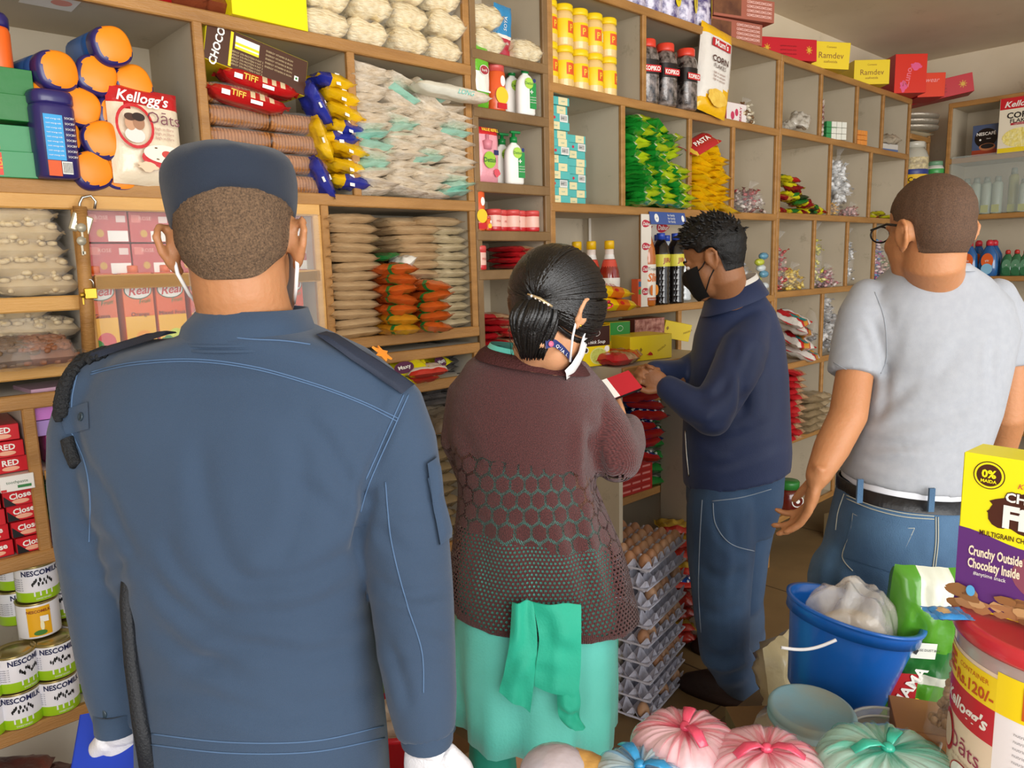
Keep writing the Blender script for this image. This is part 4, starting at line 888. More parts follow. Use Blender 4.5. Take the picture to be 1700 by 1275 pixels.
Kind(carton('red_carton', .19, .3, .22, mat('#d8301c', .3), mat('#a81828', .35), mat('#c22020'), crax)).put((4.93, -.06, ZT), rz(-42), 'tall red and orange carton right of the Ramdev carton', 'carton')
Kind(carton('red_carton', .16, .2, .14, mat('#e0401e', .3), mat('#b81828', .35), None, lambda mb: mb.text('wear', .04, 0, .1, mat('#f0a0a0'), shear=.3))).put((5.16, -.10, ZT), rz(-46), 'smaller orange red carton leaning against the tall red one', 'carton')
KR.put((5.42, -.05, 2.575), (0, R_(-9), R_(-62)), 'long red carton lying tilted across the corner of the shelves', 'carton', scale=(1.15, 1, 1.15))
KR.put((5.42, -.86, rwz[0] + .002), rz(-90), 'long red carton with a gold sun on top of the right wall unit', 'carton', scale=(1.2, 1, 1.2))
# ------------------------------------------------------------------ far unit cubbies
z1, z2, z3, z4, z5 = 2.217, 1.822, 1.437, 1.064, .662
K = Kind(packet('foil_packet', .12, .1, .05, mat('#b9b2a4', .25, (30, .9), coat=.5), 3, crk=.4))
K.put((3.66, .06, z1), (0, R_(-14), 0), 'crumpled silver and grey packet in the first top cubby', 'packet'); K.put((3.74, .03, z1 + .04), (R_(20), R_(-30), R_(20)), 'crumpled silver packet on top of another in the first top cubby', 'packet')
K = Kind(lambda: (lambda mb: [mb.ball((0, 0, .013 + .02 * k), (.012, .006, .013), mat('#c9bfae', .25, (40, .5), var=('#6a2a2a', 40, .1)), seg=8) for k in range(9)] and mb.build('candy_strip'))(MB()))
K.put((3.945, .0, z1), rz(0), 'hanging strip of small sachets at the divider of the second top cubby', 'strip')
def smallboxes(c, c2):
    def b():
        mb = MB()
        for i in range(4):
            for k in range(3): mb.box((-.07 + .036 * i, 0, .031 * k), (-.037 + .036 * i, .07, .031 * k + .029), mat(c, .4) if i else mat(c2, .4), bev=.001)
        mb.text('MOTO', .012, -.02, .06, mat(c2), y=-.001); return mb.build('matchbox_pack')
    return b
Kind(smallboxes('#dcdccf', '#2f8a4a')).put((4.11, .0, z1), rz(-20), 'shrink wrapped block of small white and green boxes', 'box pack')
Kind(smallboxes('#d98a3a', '#c9702a')).put((4.42, .0, z1), rz(-10), 'block of small orange boxes in the third top cubby', 'box pack', scale=.85)
Kind(carton('white_box', .2, .15, .05, mat('#c8c2b8', .5), mat('#5d6f96', .5), mat('#c8c2b8', .5), lambda mb: mb.rect(-.1, .0, .1, .02, mat('#5d6f96'), y=-.0006))).put((4.9, .03, z1), rz(-8), 'white and blue flat box in the last top cubby', 'box')
Kind(packet('paper_bundle', .15, .12, .05, mat('#b9ab94', .5, (20, .8)), 4, crk=.4)).put((4.92, .05, z1 + .052), rz(5), 'crumpled paper bundle on the white and blue flat box', 'paper')
def chips(seed, c1, c2):
    return packet('snack_sachet', .11, .08, .022, col_m(c1, .18), seed, crk=.35, matfn=lambda u, q, s: col_m(c2, .18) if u > .1 + .3 * math.sin(seed) else col_m(c1, .18))
K = Kind(chips(1, '#d8cf1e', '#8c1c20'), chips(2, '#8c1c20', '#c9a23a'), chips(3, '#d8cf1e', '#2c3a20'), chips(5, '#2f7a32', '#a81c20'))
for k in range(26):
    x = 3.58 + .45 * ((k * .618) % 1); lv = k // 9; zz = z2 + .022 * lv + max(0, .12 - abs(x - 3.66) * .5) * (lv / 2.0)
    K.put((x if lv < 2 else 3.56 + (x - 3.56) * .55, .06 - .02 * lv, zz), (R_(rnd.uniform(-10, 10)), R_(rnd.uniform(0, 22)), R_(rnd.uniform(-50, 50))), ('yellow', 'dark red', 'yellow and black', 'green and red')[k % 4] + ' sachet in the first lower cubby heap, %s layer, %s across' % (ORD[lv], ORD[k % 9]), 'sachet', 'snack sachets in the far cubby heap', i=k % 4)
bagput('clear_bag_bundle', .16, .24, .1, ['#d8d8d6', '#c8c8c6', '#e4e4e2'], 8, 1402, z2 + .06, 'bundle of empty clear plastic bags standing in the middle lower cubby', py=300, cat='plastic bags', n=70, sz=(.02, .012, .012))
K = Kind(candy_heap('noodle_snack_bag', .15, .07, .09, ['#c99a4a', '#d8b060', '#b98a4a'], 5, 40, (.016, .005, .005)), candy_heap('noodle_snack_bag', .15, .06, .09, ['#b98a86', '#a8746c', '#c9a8a0'], 6, 40, (.012, .01, .01)))
K.put((4.17, .04, z2), rz(0), 'clear bag of yellow fried snack at the left below the plastic bags', 'snack bag'); K.put((4.40, .04, z2), rz(0), 'clear bag of pinkish sweets right of the yellow fried snack', 'snack bag')
K = Kind(chips(7, '#c9c41e', '#7c2a1c')); [K.put((4.68 + .12 * k, .04, z2 + .02 * (k % 2)), (0, R_(4), R_(15 * k)), 'yellow sachet in the last lower cubby, %s' % ('left', 'middle', 'right')[k], 'sachet') for k in range(3)]
# middle row of cubbies
bagput('candy_bag', .2, .16, .13, ['#b8b4ac', '#c8c8c4', '#9a9ca0'], 9, 1240, 1.425, 'clear bag of grey sweets right behind the head of the man in navy', py=430, cat='candy bag', n=60)
K = Kind(lambda: (lambda mb: [mb.ball((.03 * math.sin(k * 2.3), -.01 * (k % 2), .02 + .028 * k), (.035, .02, .018), mat(('#5a8fa8', '#c8d0d2', '#b9c23a')[k % 3], .2, (40, .8), coat=.6), seg=10) for k in range(7)] and mb.build('sachet_strip'))(MB()))
K.put((at(1268, 480, -.03).x - .02, -.02, 1.425), rz(0), 'hanging strip of blue and silver sachets beside the thick divider', 'sachet strip')
for px, w, h, cols, lb, s in [(1300, .16, .22, ['#b02a2c', '#c8b0a0', '#a83a34'], 'clear bag of red sweets at the left of the candy cubby', 11), (1325, .22, .1, ['#d8b64a', '#c9a83a', '#e0cc7a'], 'clear bag of yellow fried snack under the red sweets', 12),
                              (1362, .12, .26, ['#c9c04a', '#b8b04a', '#d8d08a'], 'tall bag of greenish yellow wrapped sweets by a divider', 13), (1383, .14, .09, ['#a8646a', '#c8a0a0', '#d0c0b8'], 'small bag of pink sweets low between two taller bags', 14),
                              (1414, .12, .24, ['#c9c9c8', '#e4e4e2', '#9a9a98'], 'tall bag of silver wrapped sweets in the third cubby', 15), (1462, .12, .26, ['#b05a80', '#4a8ac0', '#d8c0c0'], 'bag of pink and blue sweets next to the head in the last cubby', 16), (1478, .14, .14, ['#8a9a6a', '#c0a08a', '#d0b8a8'], 'bag of mixed sweets at the bottom of the last cubby', 17)]:
    bagput('candy_bag', w, h, .11, cols, s, px, z3, lb, py=460)
# lower cubbies
def star_chips(seed):
    def b():
        a, c, o1 = col_m('#c0242a', .2), col_m('#dcd6cc', .2), col_m('#c88a30', .25); mb = MB()
        pillow(mb, .15, .22, .06, a, seed, 14, 12, lambda u, q, s: c if u > .4 or (u < -.6) else o1 if (q < -.2 and abs(u) < .3) else a, crk=.3); mb.box((-.02, -.1, .058), (.01, .02, .06), mat('#1f8a8a', .3)); return mb.build('chips_packet')
    return b
K = Kind(star_chips(2), star_chips(6))
for i, (px, z, lb) in enumerate([(1322, z4 + .15, 'red and white chips packet, top of the pile beside the navy jacket'), (1325, z4 + .08, 'red and white chips packet in the middle of the pile beside the jacket'), (1335, z4 + .01, 'red and white chips packet at the bottom of the shelf pile'), (1316, z4 + .2, 'half hidden red chips packet leaning above the pile')]):
    K.put((at(px, 560, 0).x + .05, .05, z), (R_(20), R_(14 - 7 * i), R_(rnd.uniform(-30, 20))), lb, 'chips packet', i=i, scale=.85)
bagput('clear_bag_bundle', .28, .3, .14, ['#8d8a88', '#b9b6b2', '#c8c4c0', '#6a6664'], 19, 1382, z4, 'big clear bag of grey items in the cubby below the candy row', py=560, cat='plastic bag', n=80, sz=(.02, .012, .012))
K = Kind(redpack(21, .13, .03), redpack(22, .13, .03))
for k in range(12): K.put((3.69 + .012 * math.sin(k * 2), .02 - .02 * (k % 2), z5 + .031 * k), (R_(10), R_(rnd.uniform(-8, 8)), R_(rnd.uniform(-15, 15))), 'glossy red packet in the tall red column beside the navy jacket, ' + up(k, 12), 'red packet', 'red packets in a tall column', i=k % 2)
K = Kind(packet('beige_packet', .17, .16, .045, mat('#9a8566', .35, (25, .8), var=('#7c6a4c', 12, .3), coat=.4), 2, crk=.25), packet('beige_packet', .17, .16, .045, mat('#a89474', .35, (25, .8), coat=.4), 6, crk=.3))
for k in range(10): K.put((3.9 + .1 * (k % 2), .03, z5 + .04 * (k // 2)), (0, R_(rnd.uniform(-8, 8)), R_(rnd.uniform(-20, 20))), 'beige grain packet right of the red column, %s layer, %s' % (ORD[k // 2], ('left', 'right')[k % 2]), 'grain packet', 'beige grain packets by the red column', i=k % 2)
def pickle():
    e = empty('pickle_jar'); mb = MB(); a = mat('#5e1c14', .15, coat=.8); mb.lathe([(.045, 0), (.05, .006), (.05, .075), (.038, .095)], a, 24); mb.disc(.01, .05, .026, .024, WHITE, y=-.0505, n=20); mb.disc(.01, .05, .022, .02, a, y=-.0515, n=20); mb.disc(.01, .05, .009, .008, WHITE, y=-.0525, n=12); mb.build('body', e)
    c = MB(); c.lathe([(.041, .094), (.042, .12), (.039, .124)], mat('#2f7a34', .35), 22); c.build('lid', e); return e
pj = atz(1328, 778, .255)
Kind(pickle).put((at(1328, 775, -.04).x, .02, .252), rz(-30), 'small pickle jar with a green lid on the low shelf behind the hand', 'jar', scale=1.35)
K = Kind(carton('carton', .26, .2, .16, mat('#8d7a58', .6, (8, .2)), None, mat('#9a8662', .6)))
K.put((4.2, -.22, .002), rz(-15), 'beige carton on the floor below the pickle jar', 'carton', scale=(1, .9, .9)); 
mb = MB(); mb.ball((0, 0, .05), (.13, .09, .05), mat('#9c4a42', .4, (10, .3)), seg=18)
tag(mb.build('red_sack', None, (3.95, -.42, .0)), 'dull red bundle on the floor between the man in navy and the hand', 'bundle')
mb = MB(); pillow(mb, .3, .2, .05, mat('#9b8560', .6, (14, .6), var=('#6e5a38', 6, .3)), 5, 16, 12, crk=.5, seal=0)
tag(mb.build('crumpled_paper', None, (3.55, -.5, .002)), 'crumpled brown paper lying on the floor beside the red bundle', 'paper')
mb = MB(); pillow(mb, .3, .34, .06, mat('#b9a67e', .6, (14, .6), var=('#9a8660', 6, .3)), 9, 16, 12, crk=.3, seal=0, M=Matrix.Rotation(R_(70), 4, 'X'))
tag(mb.build('cloth_sack', None, (4.0, -.75, .16)), 'pale folded sack standing behind the hip of the man in grey', 'sack')
# ------------------------------------------------------------------ corner shelf and right wall unit
def creamjar():
    e = empty('candy_jar'); mb = MB(); c = mat('#a89a7c', .12, (50, .8), var=('#e0d0a0', 40, .15), coat=.8); y, bl = mat('#e0b41e', .35), mat('#2c3a7c', .35); g = mat('#b9b6a6', .1, coat=.8)
    mb.lathe([(.075, 0), (.085, .01), (.085, .2), (.0855, .201), (.0855, .23), (.085, .231), (.085, .30), (.07, .34), (.055, .36)], c, 28, ms=[y, y, bl, bl, c, c, g, g])
    mb.text('Creamfills', .038, 0, .17, mat('#2c1a14'), cyl=.0862, y=0, bold=.02); mb.disc(0, .05, .05, .03, mat('#c84a24'), y=-.0865, wob=.2); mb.disc(0, .13, .05, .012, mat('#4a9ac0'), y=-.0865); mb.build('body', e)
    l = MB(); l.lathe([(.06, .36), (.062, .39), (.055, .395)], mat('#c8c4b4', .15, coat=.5), 24); l.build('lid', e); return e
Kind(creamjar).put((5.27, .02, 1.892), rz(-35), 'big clear candy jar reading Creamfills above the head of the man in grey', 'candy jar', scale=1.05)
def tubpot():
    e = empty('tub'); mb = MB(); g, w = mat('#6f9a78', .3), mat('#d8d6cc', .3); mb.lathe([(.035, 0), (.05, .02), (.05, .05), (.04, .07)], w, 22, ms=[w, mat('#3f9a4c', .3), w]); mb.build('body', e); l = MB(); l.lathe([(.042, .07), (.042, .09), (.038, .094)], g, 22); l.build('lid', e); return e
K = Kind(tubpot)
for k in range(3): K.put((5.42, -.06, 1.892 + .097 * k), rz(-50), 'green and white tub beside the candy jar, ' + up(k, 3), 'tub', scale=1.1)
K = Kind(lambda: (lambda mb: mb.lathe([(.11, 0), (.15, .012), (.155, .03), (.152, .034)], mat('#a59c8c', .35, (40, .5), metal=.5), 40) and mb.build('foil_plate'))(MB()))
for k in range(3): K.put((5.32, .06, 2.375 + .035 * k), (R_(3), 0, 0), 'foil plate stack item on the high corner shelf, ' + up(k, 3), 'plate', 'foil plates in the corner')
Kind(packet('paper_packet', .26, .14, .03, mat('#b9ab8c', .5, (20, .5)), 2, crk=.2)).put((5.3, .05, 2.346), rz(-10), 'flat paper packet under the foil plates', 'packet')
def nescafe(mb):
    mb.disc(.0, .11, .062, .058, mat('#1c1412', .3), y=-.0006, n=32); mb.text('NESCAFÉ', .026, 0, .135, WHITE, y=-.001, bold=.02); mb.disc(.01, .055, .045, .022, mat('#b8764a'), y=-.0009, n=24); mb.disc(.01, .06, .036, .015, mat('#1c1412'), y=-.0012, n=24); mb.rect(-.074, .002, .074, .04, mat('#9a3a1c'), y=-.0005)
    mb.disc(-.03, .1, .006, .006, WHITE, y=-.0012, n=12); mb.text('classic', .01, .015, .105, WHITE, y=-.0012)
def rwput(kind, py_left, px, py, z, lb, cat, grp=None, dx=.0, i=None, scale=None, rot=0):
    p = atx(px, py, 5.44 + dx); return kind.put((5.44 + dx, p.y, z), rz(-90 + rot), lb, cat, grp, i=i, scale=scale)
Kind(carton('coffee_box', .15, .07, .19, mat('#4a5878', .35), mat('#3a4666', .35), None, nescafe)).put((5.46, atx(1636, 240, 5.46).y, rwz[1] + .002), rz(-90), 'dark coffee box reading NESCAFÉ on the right wall shelf', 'coffee box')
def cornf(mb):
    mb.rect(-.11, .27, .11, .34, mat('#c8202a', .35), y=-.0006); mb.text("Kellogg's", .05, 0, .3, WHITE, y=-.001, shear=.3, bold=.02); mb.text('CORN', .05, 0, .23, mat('#2c2420'), y=-.001, bold=.03); mb.text('FLAKES', .034, 0, .195, mat('#2c2420'), y=-.001, bold=.02)
    mb.rect(-.05, .168, .05, .182, mat('#b02430'), y=-.0008); mb.text('original & the best', .009, 0, .175, WHITE, y=-.0014); mb.disc(.0, .09, .09, .06, mat('#e8d24a', .5, (50, .7), var=('#f4ecb0', 40, .2)), y=-.0008, n=26); mb.rect(-.11, .001, .11, .03, mat('#e8cc1a'), y=-.0007)
Kind(carton('cereal_box', .225, .07, .34, mat('#e8dfc8', .35), mat('#d8ccac', .35), None, cornf)).put((5.40, atx(1700, 210, 5.40).y + .02, rwz[1] + .002), rz(-90), 'red and cream corn flakes box at the right edge, beside the coffee box', 'cereal box', scale=(1, 1, .93))
def spray(c, h):
    def b():
        e = empty('spray_can'); mb = MB(); mb.lathe([(.024, 0), (.025, .004), (.025, h * .8), (.018, h * .86)], mat(c, .3, var=('#9aa88a', 6, .3)), 20); mb.rect(-.018, .01, .018, .05, mat('#b9b83a'), y=-.0255); mb.build('body', e)
        l = MB(); l.lathe([(.016, h * .86), (.014, h)], mat('#8a9082', .35), 16); l.build('cap', e); return e
    return b
K = Kind(spray('#c2cac2', .2), spray('#b0a03a', .25))
for i, px in enumerate((1603, 1619, 1636, 1654)): rwput(K, 0, px, 345, rwz[2] + .002, 'pale spray can behind the glass of the right shelf, %s from the left' % ORD[i], 'spray can', dx=.06, i=0, scale=1.15)
rwput(K, 0, 1680, 345, rwz[2] + .002, 'taller yellowish bottle right of the pale spray cans', 'bottle', dx=.1, i=1, scale=1.1)
rwput(K, 0, 1697, 345, rwz[2] + .002, 'silver spray can cut by the right edge of the photo', 'spray can', dx=.04, i=0, scale=1.0)
g = MB(); g.box((.0, -.012, 0), (1.9, -.008, .36), mat('#c8d4d0', .06, alpha=.2, coat=.3)); tag(g.build('sliding_glass', None, (5.42, -.16, rwz[2] + .006), rz(-90)), 'sliding glass pane in front of the spray cans', 'glass')
def cleaner(c, lab, cap, s=1):
    def b():
        e = empty('cleaner_bottle'); mb = MB(); mb.lathe([(.04, 0), (.046, .006), (.048, .06), (.042, .12), (.02, .16), (.015, .17)], mat(c, .12, coat=.8), 24, sq=(1, .6, 2.4)); mb.disc(0, .085, .03, .042, mat(lab[0], .35), y=-.0286, n=24); mb.disc(0, .04, .028, .03, mat(lab[1], .35), y=-.0288, n=20); mb.text(lab[2], .017, 0, .085, WHITE, y=-.0295, rot=.3); mb.build('body', e)
        l = MB(); l.lathe([(.018, .168), (.018, .19), (.01, .2)], mat(cap, .3), 18); l.build('cap', e); return e
    return b
K = Kind(cleaner('#1d5a96', ('#e0642a', '#8ac0e0', 'Mr'), '#c8303c'))
for i, (px, dx) in enumerate([(1607, .0), (1622, .09), (1640, .0), (1648, .1)]): rwput(K, 0, px, 450, rwz[3] + .002, 'blue cleaner bottle with an orange label and red cap, %s from the left' % ORD[i], 'cleaner bottle', dx=dx, scale=1.12)
K = Kind(cleaner('#2f6a44', ('#5a8a6a', '#2f6a44', 'vi'), '#b8342c'))
for i, px in enumerate((1671, 1686, 1701)): rwput(K, 0, px, 455, rwz[3] + .002, 'small green dish soap bottle with a red cap, %s from the left' % ORD[i], 'dish soap bottle', dx=.03, scale=.8)
mb = MB(); mb.tube([(0, -.05 + .1 * k / 8, .03 * math.sin(k)) for k in range(9)], .02, mat('#e0d8d8', .4, var=('#5a4a52', 40, .05)), 8)
tag(mb.build('striped_bag', None, tuple(atx(1697, 590, 5.3))), 'striped bag just past the shoulder of the man in grey', 'bag')
mb = MB(); pouch(mb, .5, .75, .35, mat('#b5a687', .7, (10, .5), var=('#9a8a68', 3, .3)), 5, crk=.12)
tag(mb.build('grain_sack', None, (4.6, -1.62, .0), rz(-60)), 'large pale sack standing at the right edge behind the man in grey', 'sack')
mb = MB(); mb.box((-.1, -.1, 0), (.1, .1, .3), mat('#4a3a20', .5, (30, .8), var=('#8a6a2a', 12, .2))); 
# ------------------------------------------------------------------ lower left shelves
def tpaste(q):
    c = ['#c8202a', '#c8202a', '#e8e4de'][q]
    def deco(mb):
        if q < 2: mb.text('RED' if q == 0 else 'Close', .017, -.0, .022, WHITE, bold=.03, rot=0 if q == 0 else .1); mb.disc(.0, .009, .016, .005, mat('#e8a88a'), y=-.0006); 
        if q == 1: mb.add([(-.03, -.0007, .001), (-.008, -.0007, .001), (-.03, -.0007, .024)], [(0, 1, 2)], BLACK)
        if q == 2: mb.text('toothpaste', .009, 0, .02, mat('#3a6a4a')); mb.rect(.0, .006, .025, .012, mat('#2f7a3e'), y=-.0006); mb.rect(-.03, .001, -.02, .006, RED, y=-.0007)
    return carton('toothpaste_box', .062, .17, .034, mat(c, .3), mat('#b01c26' if q < 2 else '#dcd8d2', .3), mat('#b01c26' if q < 2 else '#dcd8d2', .3), deco)
K = Kind(tpaste(0), tpaste(1), tpaste(2))
zb = 1.014
lay = [[(48, 1), (24, 1), (0, 0), (-24, 0)], [(47, 1), (21, 1), (-4, 2), (-28, 0)], [(44, 1), (18, 1), (-7, 1), (-30, 0)], [(40, 1), (14, 1), (-12, 0)], [(36, 2), (8, 0), (-20, 0)], [(30, 0), (4, 0)], [(30, 0), (6, 0)], [(22, 0)]]
for r_, row in enumerate(lay):
    for c, (px, q) in enumerate(row):
        K.put((.295 - .066 * c - .006 * r_ * .7, .01 + .004 * ((r_ + c) % 3) - (.02 if r_ == 4 and c == 0 else 0), zb + .0355 * r_), rz(rnd.uniform(-4, 4)), ('white' if q == 2 else 'red') + ' toothpaste box in the stack, %s row up, %s from the post' % (ORD[r_], ORD[c]), 'toothpaste box', 'toothpaste boxes on the lower shelf', i=q)
def soappack(c, c2, t):
    return carton('soap_pack', .1, .12, .045, mat(c, .25, (20, .2), coat=.4), None, mat(c2, .3), lambda mb: mb.text(t, .018, 0, .022, WHITE, bold=.03))
pz = MB(); pz.box((.33, .0, -.012), (.752, .28, 0), PAINTL); pz.box((.33, -.012, -.02), (.5, 0, .0), PINE); tag(pz.build('half_shelf', None, (0, 0, 1.188)), 'short pine half shelf with pink soap packs beside the officer', 'shelf')
for k, (c, t, lb) in enumerate([('#d23aa0', 'Nysha', 'bright pink soap pack with white lettering at the bottom'), ('#d04a9c', '', 'magenta soap pack second from the bottom'), ('#a88ac8', '', 'lilac soap pack in the middle of the pink stack'), ('#c06ac0', '', 'violet soap pack near the top of the pink stack'), ('#c8a0b8', '', 'pale pink soap pack on top of the stack')]):
    Kind(soappack(c, c, t)).put((.385 + (.01 if k < 2 else -.008), .02, 1.19 + .035 * k), rz(-2 + 2 * k), lb, 'soap pack', scale=(1, 1, .74))
for k, (c, t, lb) in enumerate([('#d87a9c', 'soap', 'pink soap pack at the bottom, beside the sleeve'), ('#d8789a', '', 'pink soap pack second from the bottom, beside the sleeve'), ('#27a03c', '', 'green soap pack in the middle below the half shelf'), ('#4a2c24', 'Get 1', 'dark band soap pack between two green ones'), ('#2aa544', 'Dettol', 'green soap pack reading Dettol'), ('#8c1c24', 'red', 'dark red soap carton on top under the half shelf')]):
    Kind(soappack(c, c if k != 4 else '#b8b890', t)).put((.385, .02, zb + .0265 * k), rz(2 - k % 3), lb, 'soap pack', scale=(1, 1, .58) if k < 5 else (.55, 1, .8))
mb = MB(); mb.box((0, 0, 0), (.07, .004, .15), mat('#c88a1c', .4)); tag(mb.build('yellow_card', None, (.43, .16, 1.19), rz(10)), 'yellow card standing behind the pink soap packs', 'card')
def can(q):
    def b():
        e = empty('milk_tin'); mb = MB(); w, g, t = mat('#e6e4ea', .3), mat('#9ac41e', .3), mat('#a89a6c', .3, metal=.8); nv = mat('#1e2450', .4)
        R0 = .0425
        if q < 3:
            mb.lathe([(R0 - .001, 0), (R0, .002), (R0, .024), (R0, .078), (R0 - .001, .08)], w, 40, ms=[t, g, w, t])
            mb.text('NESCOMILK', .0165, 0, .068, nv, cyl=R0 + .0006, y=0, bold=.035, sx=.92)
            rg = random.Random(q + 3)
            for k in range(11):
                a = -.45 + .09 * k; x = a; z = .046 + rg.uniform(-.006, .006)
                pts = [(x + rg.uniform(.03, .07) * math.cos(j * 1.05), z + rg.uniform(.003, .007) * math.sin(j * 1.05)) for j in range(6)]
                mb.add([((R0 + .0006) * math.sin(px_), -(R0 + .0006) * math.cos(px_), pz_) for px_, pz_ in pts], [tuple(range(6))], BLACK)
            for k in range(4):
                a = -.4 + .27 * k; mb.add([((R0 + .0005) * math.sin(a_), -(R0 + .0005) * math.cos(a_), z_) for a_, z_ in [(a - .04, .014), (a + .04, .014), (a + .03, .034), (a - .03, .034)]], [(0, 1, 2, 3)], w)
            for k in range(6): mb.text('full cream milk powder 14', .0042, -.062, .055 - .005 * k, nv, cyl=R0 + .0006, y=0)
            mb.text('SWEETENED', .0055, 0, .008, WHITE, cyl=R0 + .0006, y=0)
        else:
            y = mat('#e8ac1c', .35); mb.lathe([(R0 - .001, 0), (R0, .002), (R0, .078), (R0 - .001, .08)], w, 40, ms=[t, w, t])
            pts = [(-.55 + 1.1 * i / 10, z_) for i in range(11) for z_ in (.006, .074)]
            mb.add([((R0 + .0005) * math.sin(a), -(R0 + .0005) * math.cos(a), z_) for a, z_ in pts], [(2 * i, 2 * i + 2, 2 * i + 3, 2 * i + 1) for i in range(10)], y, True)
            mb.text('NESCOMILK', .009, 0, .064, mat('#8a3a1c'), cyl=R0 + .001, y=0, bold=.03); mb.disc(0, .014, .013, .006, mat('#3f7a2a'), y=-R0 - .001); mb.rect(.002, .038, .018, .052, WHITE, y=-R0 - .0008)
            mb.disc(.005, .03, .004, .012, mat('#f0e8c0'), y=-R0 - .0009)
        mb.build('body', e)
        l = MB(); t2 = mat('#b7a66e', .28, metal=.85); l.lathe([(R0, .079), (R0 + .001, .082), (R0 - .002, .083), (R0 - .003, .0805), (R0 * .7, .0805), (R0 * .68, .0812), (.001, .0812)], t2, 40); l.build('lid', e)
        return e
    return b
K = Kind(can(0), can(1), can(2), can(3)); zs = .632
cans = [(42, 1185, 0, 0), (103, 1145, 1, 0), (150, 1120, 2, .06), (-22, 1215, 2, 0), (32, 1105, 2, 0, 1), (98, 1085, 1, 0, 1), (-30, 1120, 0, 0, 1), (148, 1080, 0, .07, 1),
        (72, 1030, 3, .05, 2), (70, 975, 0, .05, 3), (118, 1030, 1, .12, 2), (40, 1030, 2, .16, 2), (38, 975, 0, .16, 3), (115, 960, 2, .13, 3), (20, 1040, 1, .2, 2), (18, 975, 1, .2, 3), (80, 1100, 3, .1, 1), (60, 1190, 2, .1, 0), (95, 1000, 1, .22, 3), (120, 1180, 0, .1, 0)]
for i, c in enumerate(cans):
    px, py, q, y = c[:4]; lv = c[4] if len(c) > 4 else 0
    p = at(px, py, y - .02); K.put((p.x, y + .03, zs + .0845 * lv), rz(rnd.uniform(-12, 12) + (20 if q == 2 else 0)), ('yellow' if q == 3 else 'white and green') + ' milk tin, %s level, %s' % (ORD[lv], ['front', 'mid depth', 'back'][min(2, int(y / .07))]) + ', %s from the left edge' % ('cut' if px < 0 else 'close' if px < 60 else 'farther' if px < 110 else 'farthest'), 'milk tin', 'milk powder tins', i=q)
K = Kind(packet('noodle_sachet', .13, .13, .04, col_m('#c8d028', .2), 3, crk=.25, matfn=lambda u, q, s: col_m('#4a1c28', .2) if q < -.5 else col_m('#c8d028', .2)))
for k in range(3): K.put((.13 - .02 * k, .08, .80 + .045 * k), (0, R_(20), 10), 'yellow and maroon packet at the left edge beside the tins, ' + up(k, 3), 'packet')
K = Kind(packet('dark_packet', .16, .14, .04, mat('#3a1a2a', .3, (30, .5), var=('#8a4a3a', 10, .2)), 3, crk=.2))
for k in range(5): K.put((.2 + .05 * (k % 2), .06, .252 + .04 * k + .06), (R_(10), R_(5), 5 * k), 'dark maroon packet under the tins at the lower left corner, ' + up(k, 5), 'packet', 'dark maroon packets')
K = Kind(carton('red_tray', .3, .25, .3, mat('#a81c1c', .5)))
K.put((.59, .02, .252), rz(0), 'plain red box on the lower shelf beside the blue folder', 'box')
# bits between the officer and the woman
def yel_noodle(seed):
    y = col_m('#e6dc1a', .2)
    def b():
        mb = MB(); pillow(mb, .14, .13, .035, y, seed, 14, 10, crk=.25); mb.disc(0, 0, .03, .02, mat('#5a2a4a'), M=Matrix.Translation((0, -.055, .034)) @ Matrix.Rotation(R_(-50), 4, 'X')); mb.text('Maxy', .018, 0, 0, WHITE, M=Matrix.Translation((0, -.057, .036)) @ Matrix.Rotation(R_(-50), 4, 'X'), bold=.02); return mb.build('noodle_packet')
    return b
K = Kind(yel_noodle(1), yel_noodle(4))
for i, (px, z, y, lb) in enumerate([(650, 1.258, .0, 'yellow noodle packet at the left near the epaulette'), (690, 1.258, .02, 'yellow noodle packet second from the left in the shallow shelf'), (675, 1.29, -.0, 'yellow noodle packet lying on two others'), (715, 1.285, .05, 'yellow noodle packet highest, leaning to the back'), (640, 1.29, .06, 'yellow noodle packet behind the star of the epaulette')]):
    K.put((at(px, 640, y).x, y + .03, z), (R_(12), R_(rnd.uniform(-12, 12)), R_(rnd.uniform(-30, 30))), lb, 'noodle packet', i=i)
K = Kind(packet('white_red_packet', .12, .1, .03, col_m('#e4dcd2', .25), 7, crk=.15, matfn=lambda u, q, s: col_m('#c2352a') if q < -.7 or q > .5 else col_m('#e4dcd2', .25)))
for k in range(2): K.put((at(705, 648, -.02).x, .02 - .01 * k, 1.257 + .0 * k) if k == 0 else (at(703, 648, -.02).x, -.03, 1.262 + .02), (R_(5), R_(-3), R_(-20)), ('white and red packet on the shallow shelf edge', 'upper white and red packet at the shallow shelf edge')[k], 'packet')
gr = mat('#5f5548', .25, (30, .9), var=('#8d8270', 10, .25), coat=.7); gd = mat('#3a3838', .25, (30, .9), var=('#66605c', 12, .25), coat=.7)
K = Kind(packet('spice_bag', .15, .14, .025, gd, 2, crk=.3), packet('spice_bag', .15, .14, .03, gr, 5, crk=.3))
for k in range(12):
    K.put((1.42 + .1 * (k % 2), .09, 1.118 + .02 * (k // 2) * 1.1), (0, R_(rnd.uniform(-6, 6)), R_(rnd.uniform(-14, 14))), 'dark clear spice bag between the officer and the woman, %s layer, %s' % (ORD[k // 2], ('left', 'right')[k % 2]), 'spice bag', 'dark spice bags', i=0 if k > 3 else 1)
for k in range(5): K.put((1.47 + .02 * (k % 2), .14, 1.258 + .018 * k), (0, R_(-4), R_(8 * k)), 'dark spice bag behind the yellow noodle packets, ' + up(k, 5), 'spice bag', 'spice bags behind the yellow packets', i=0)
K.put((1.40, -.02, 1.122), (R_(12), R_(-8), 0), 'grey brown bag drooping over the shelf edge', 'spice bag', i=1)
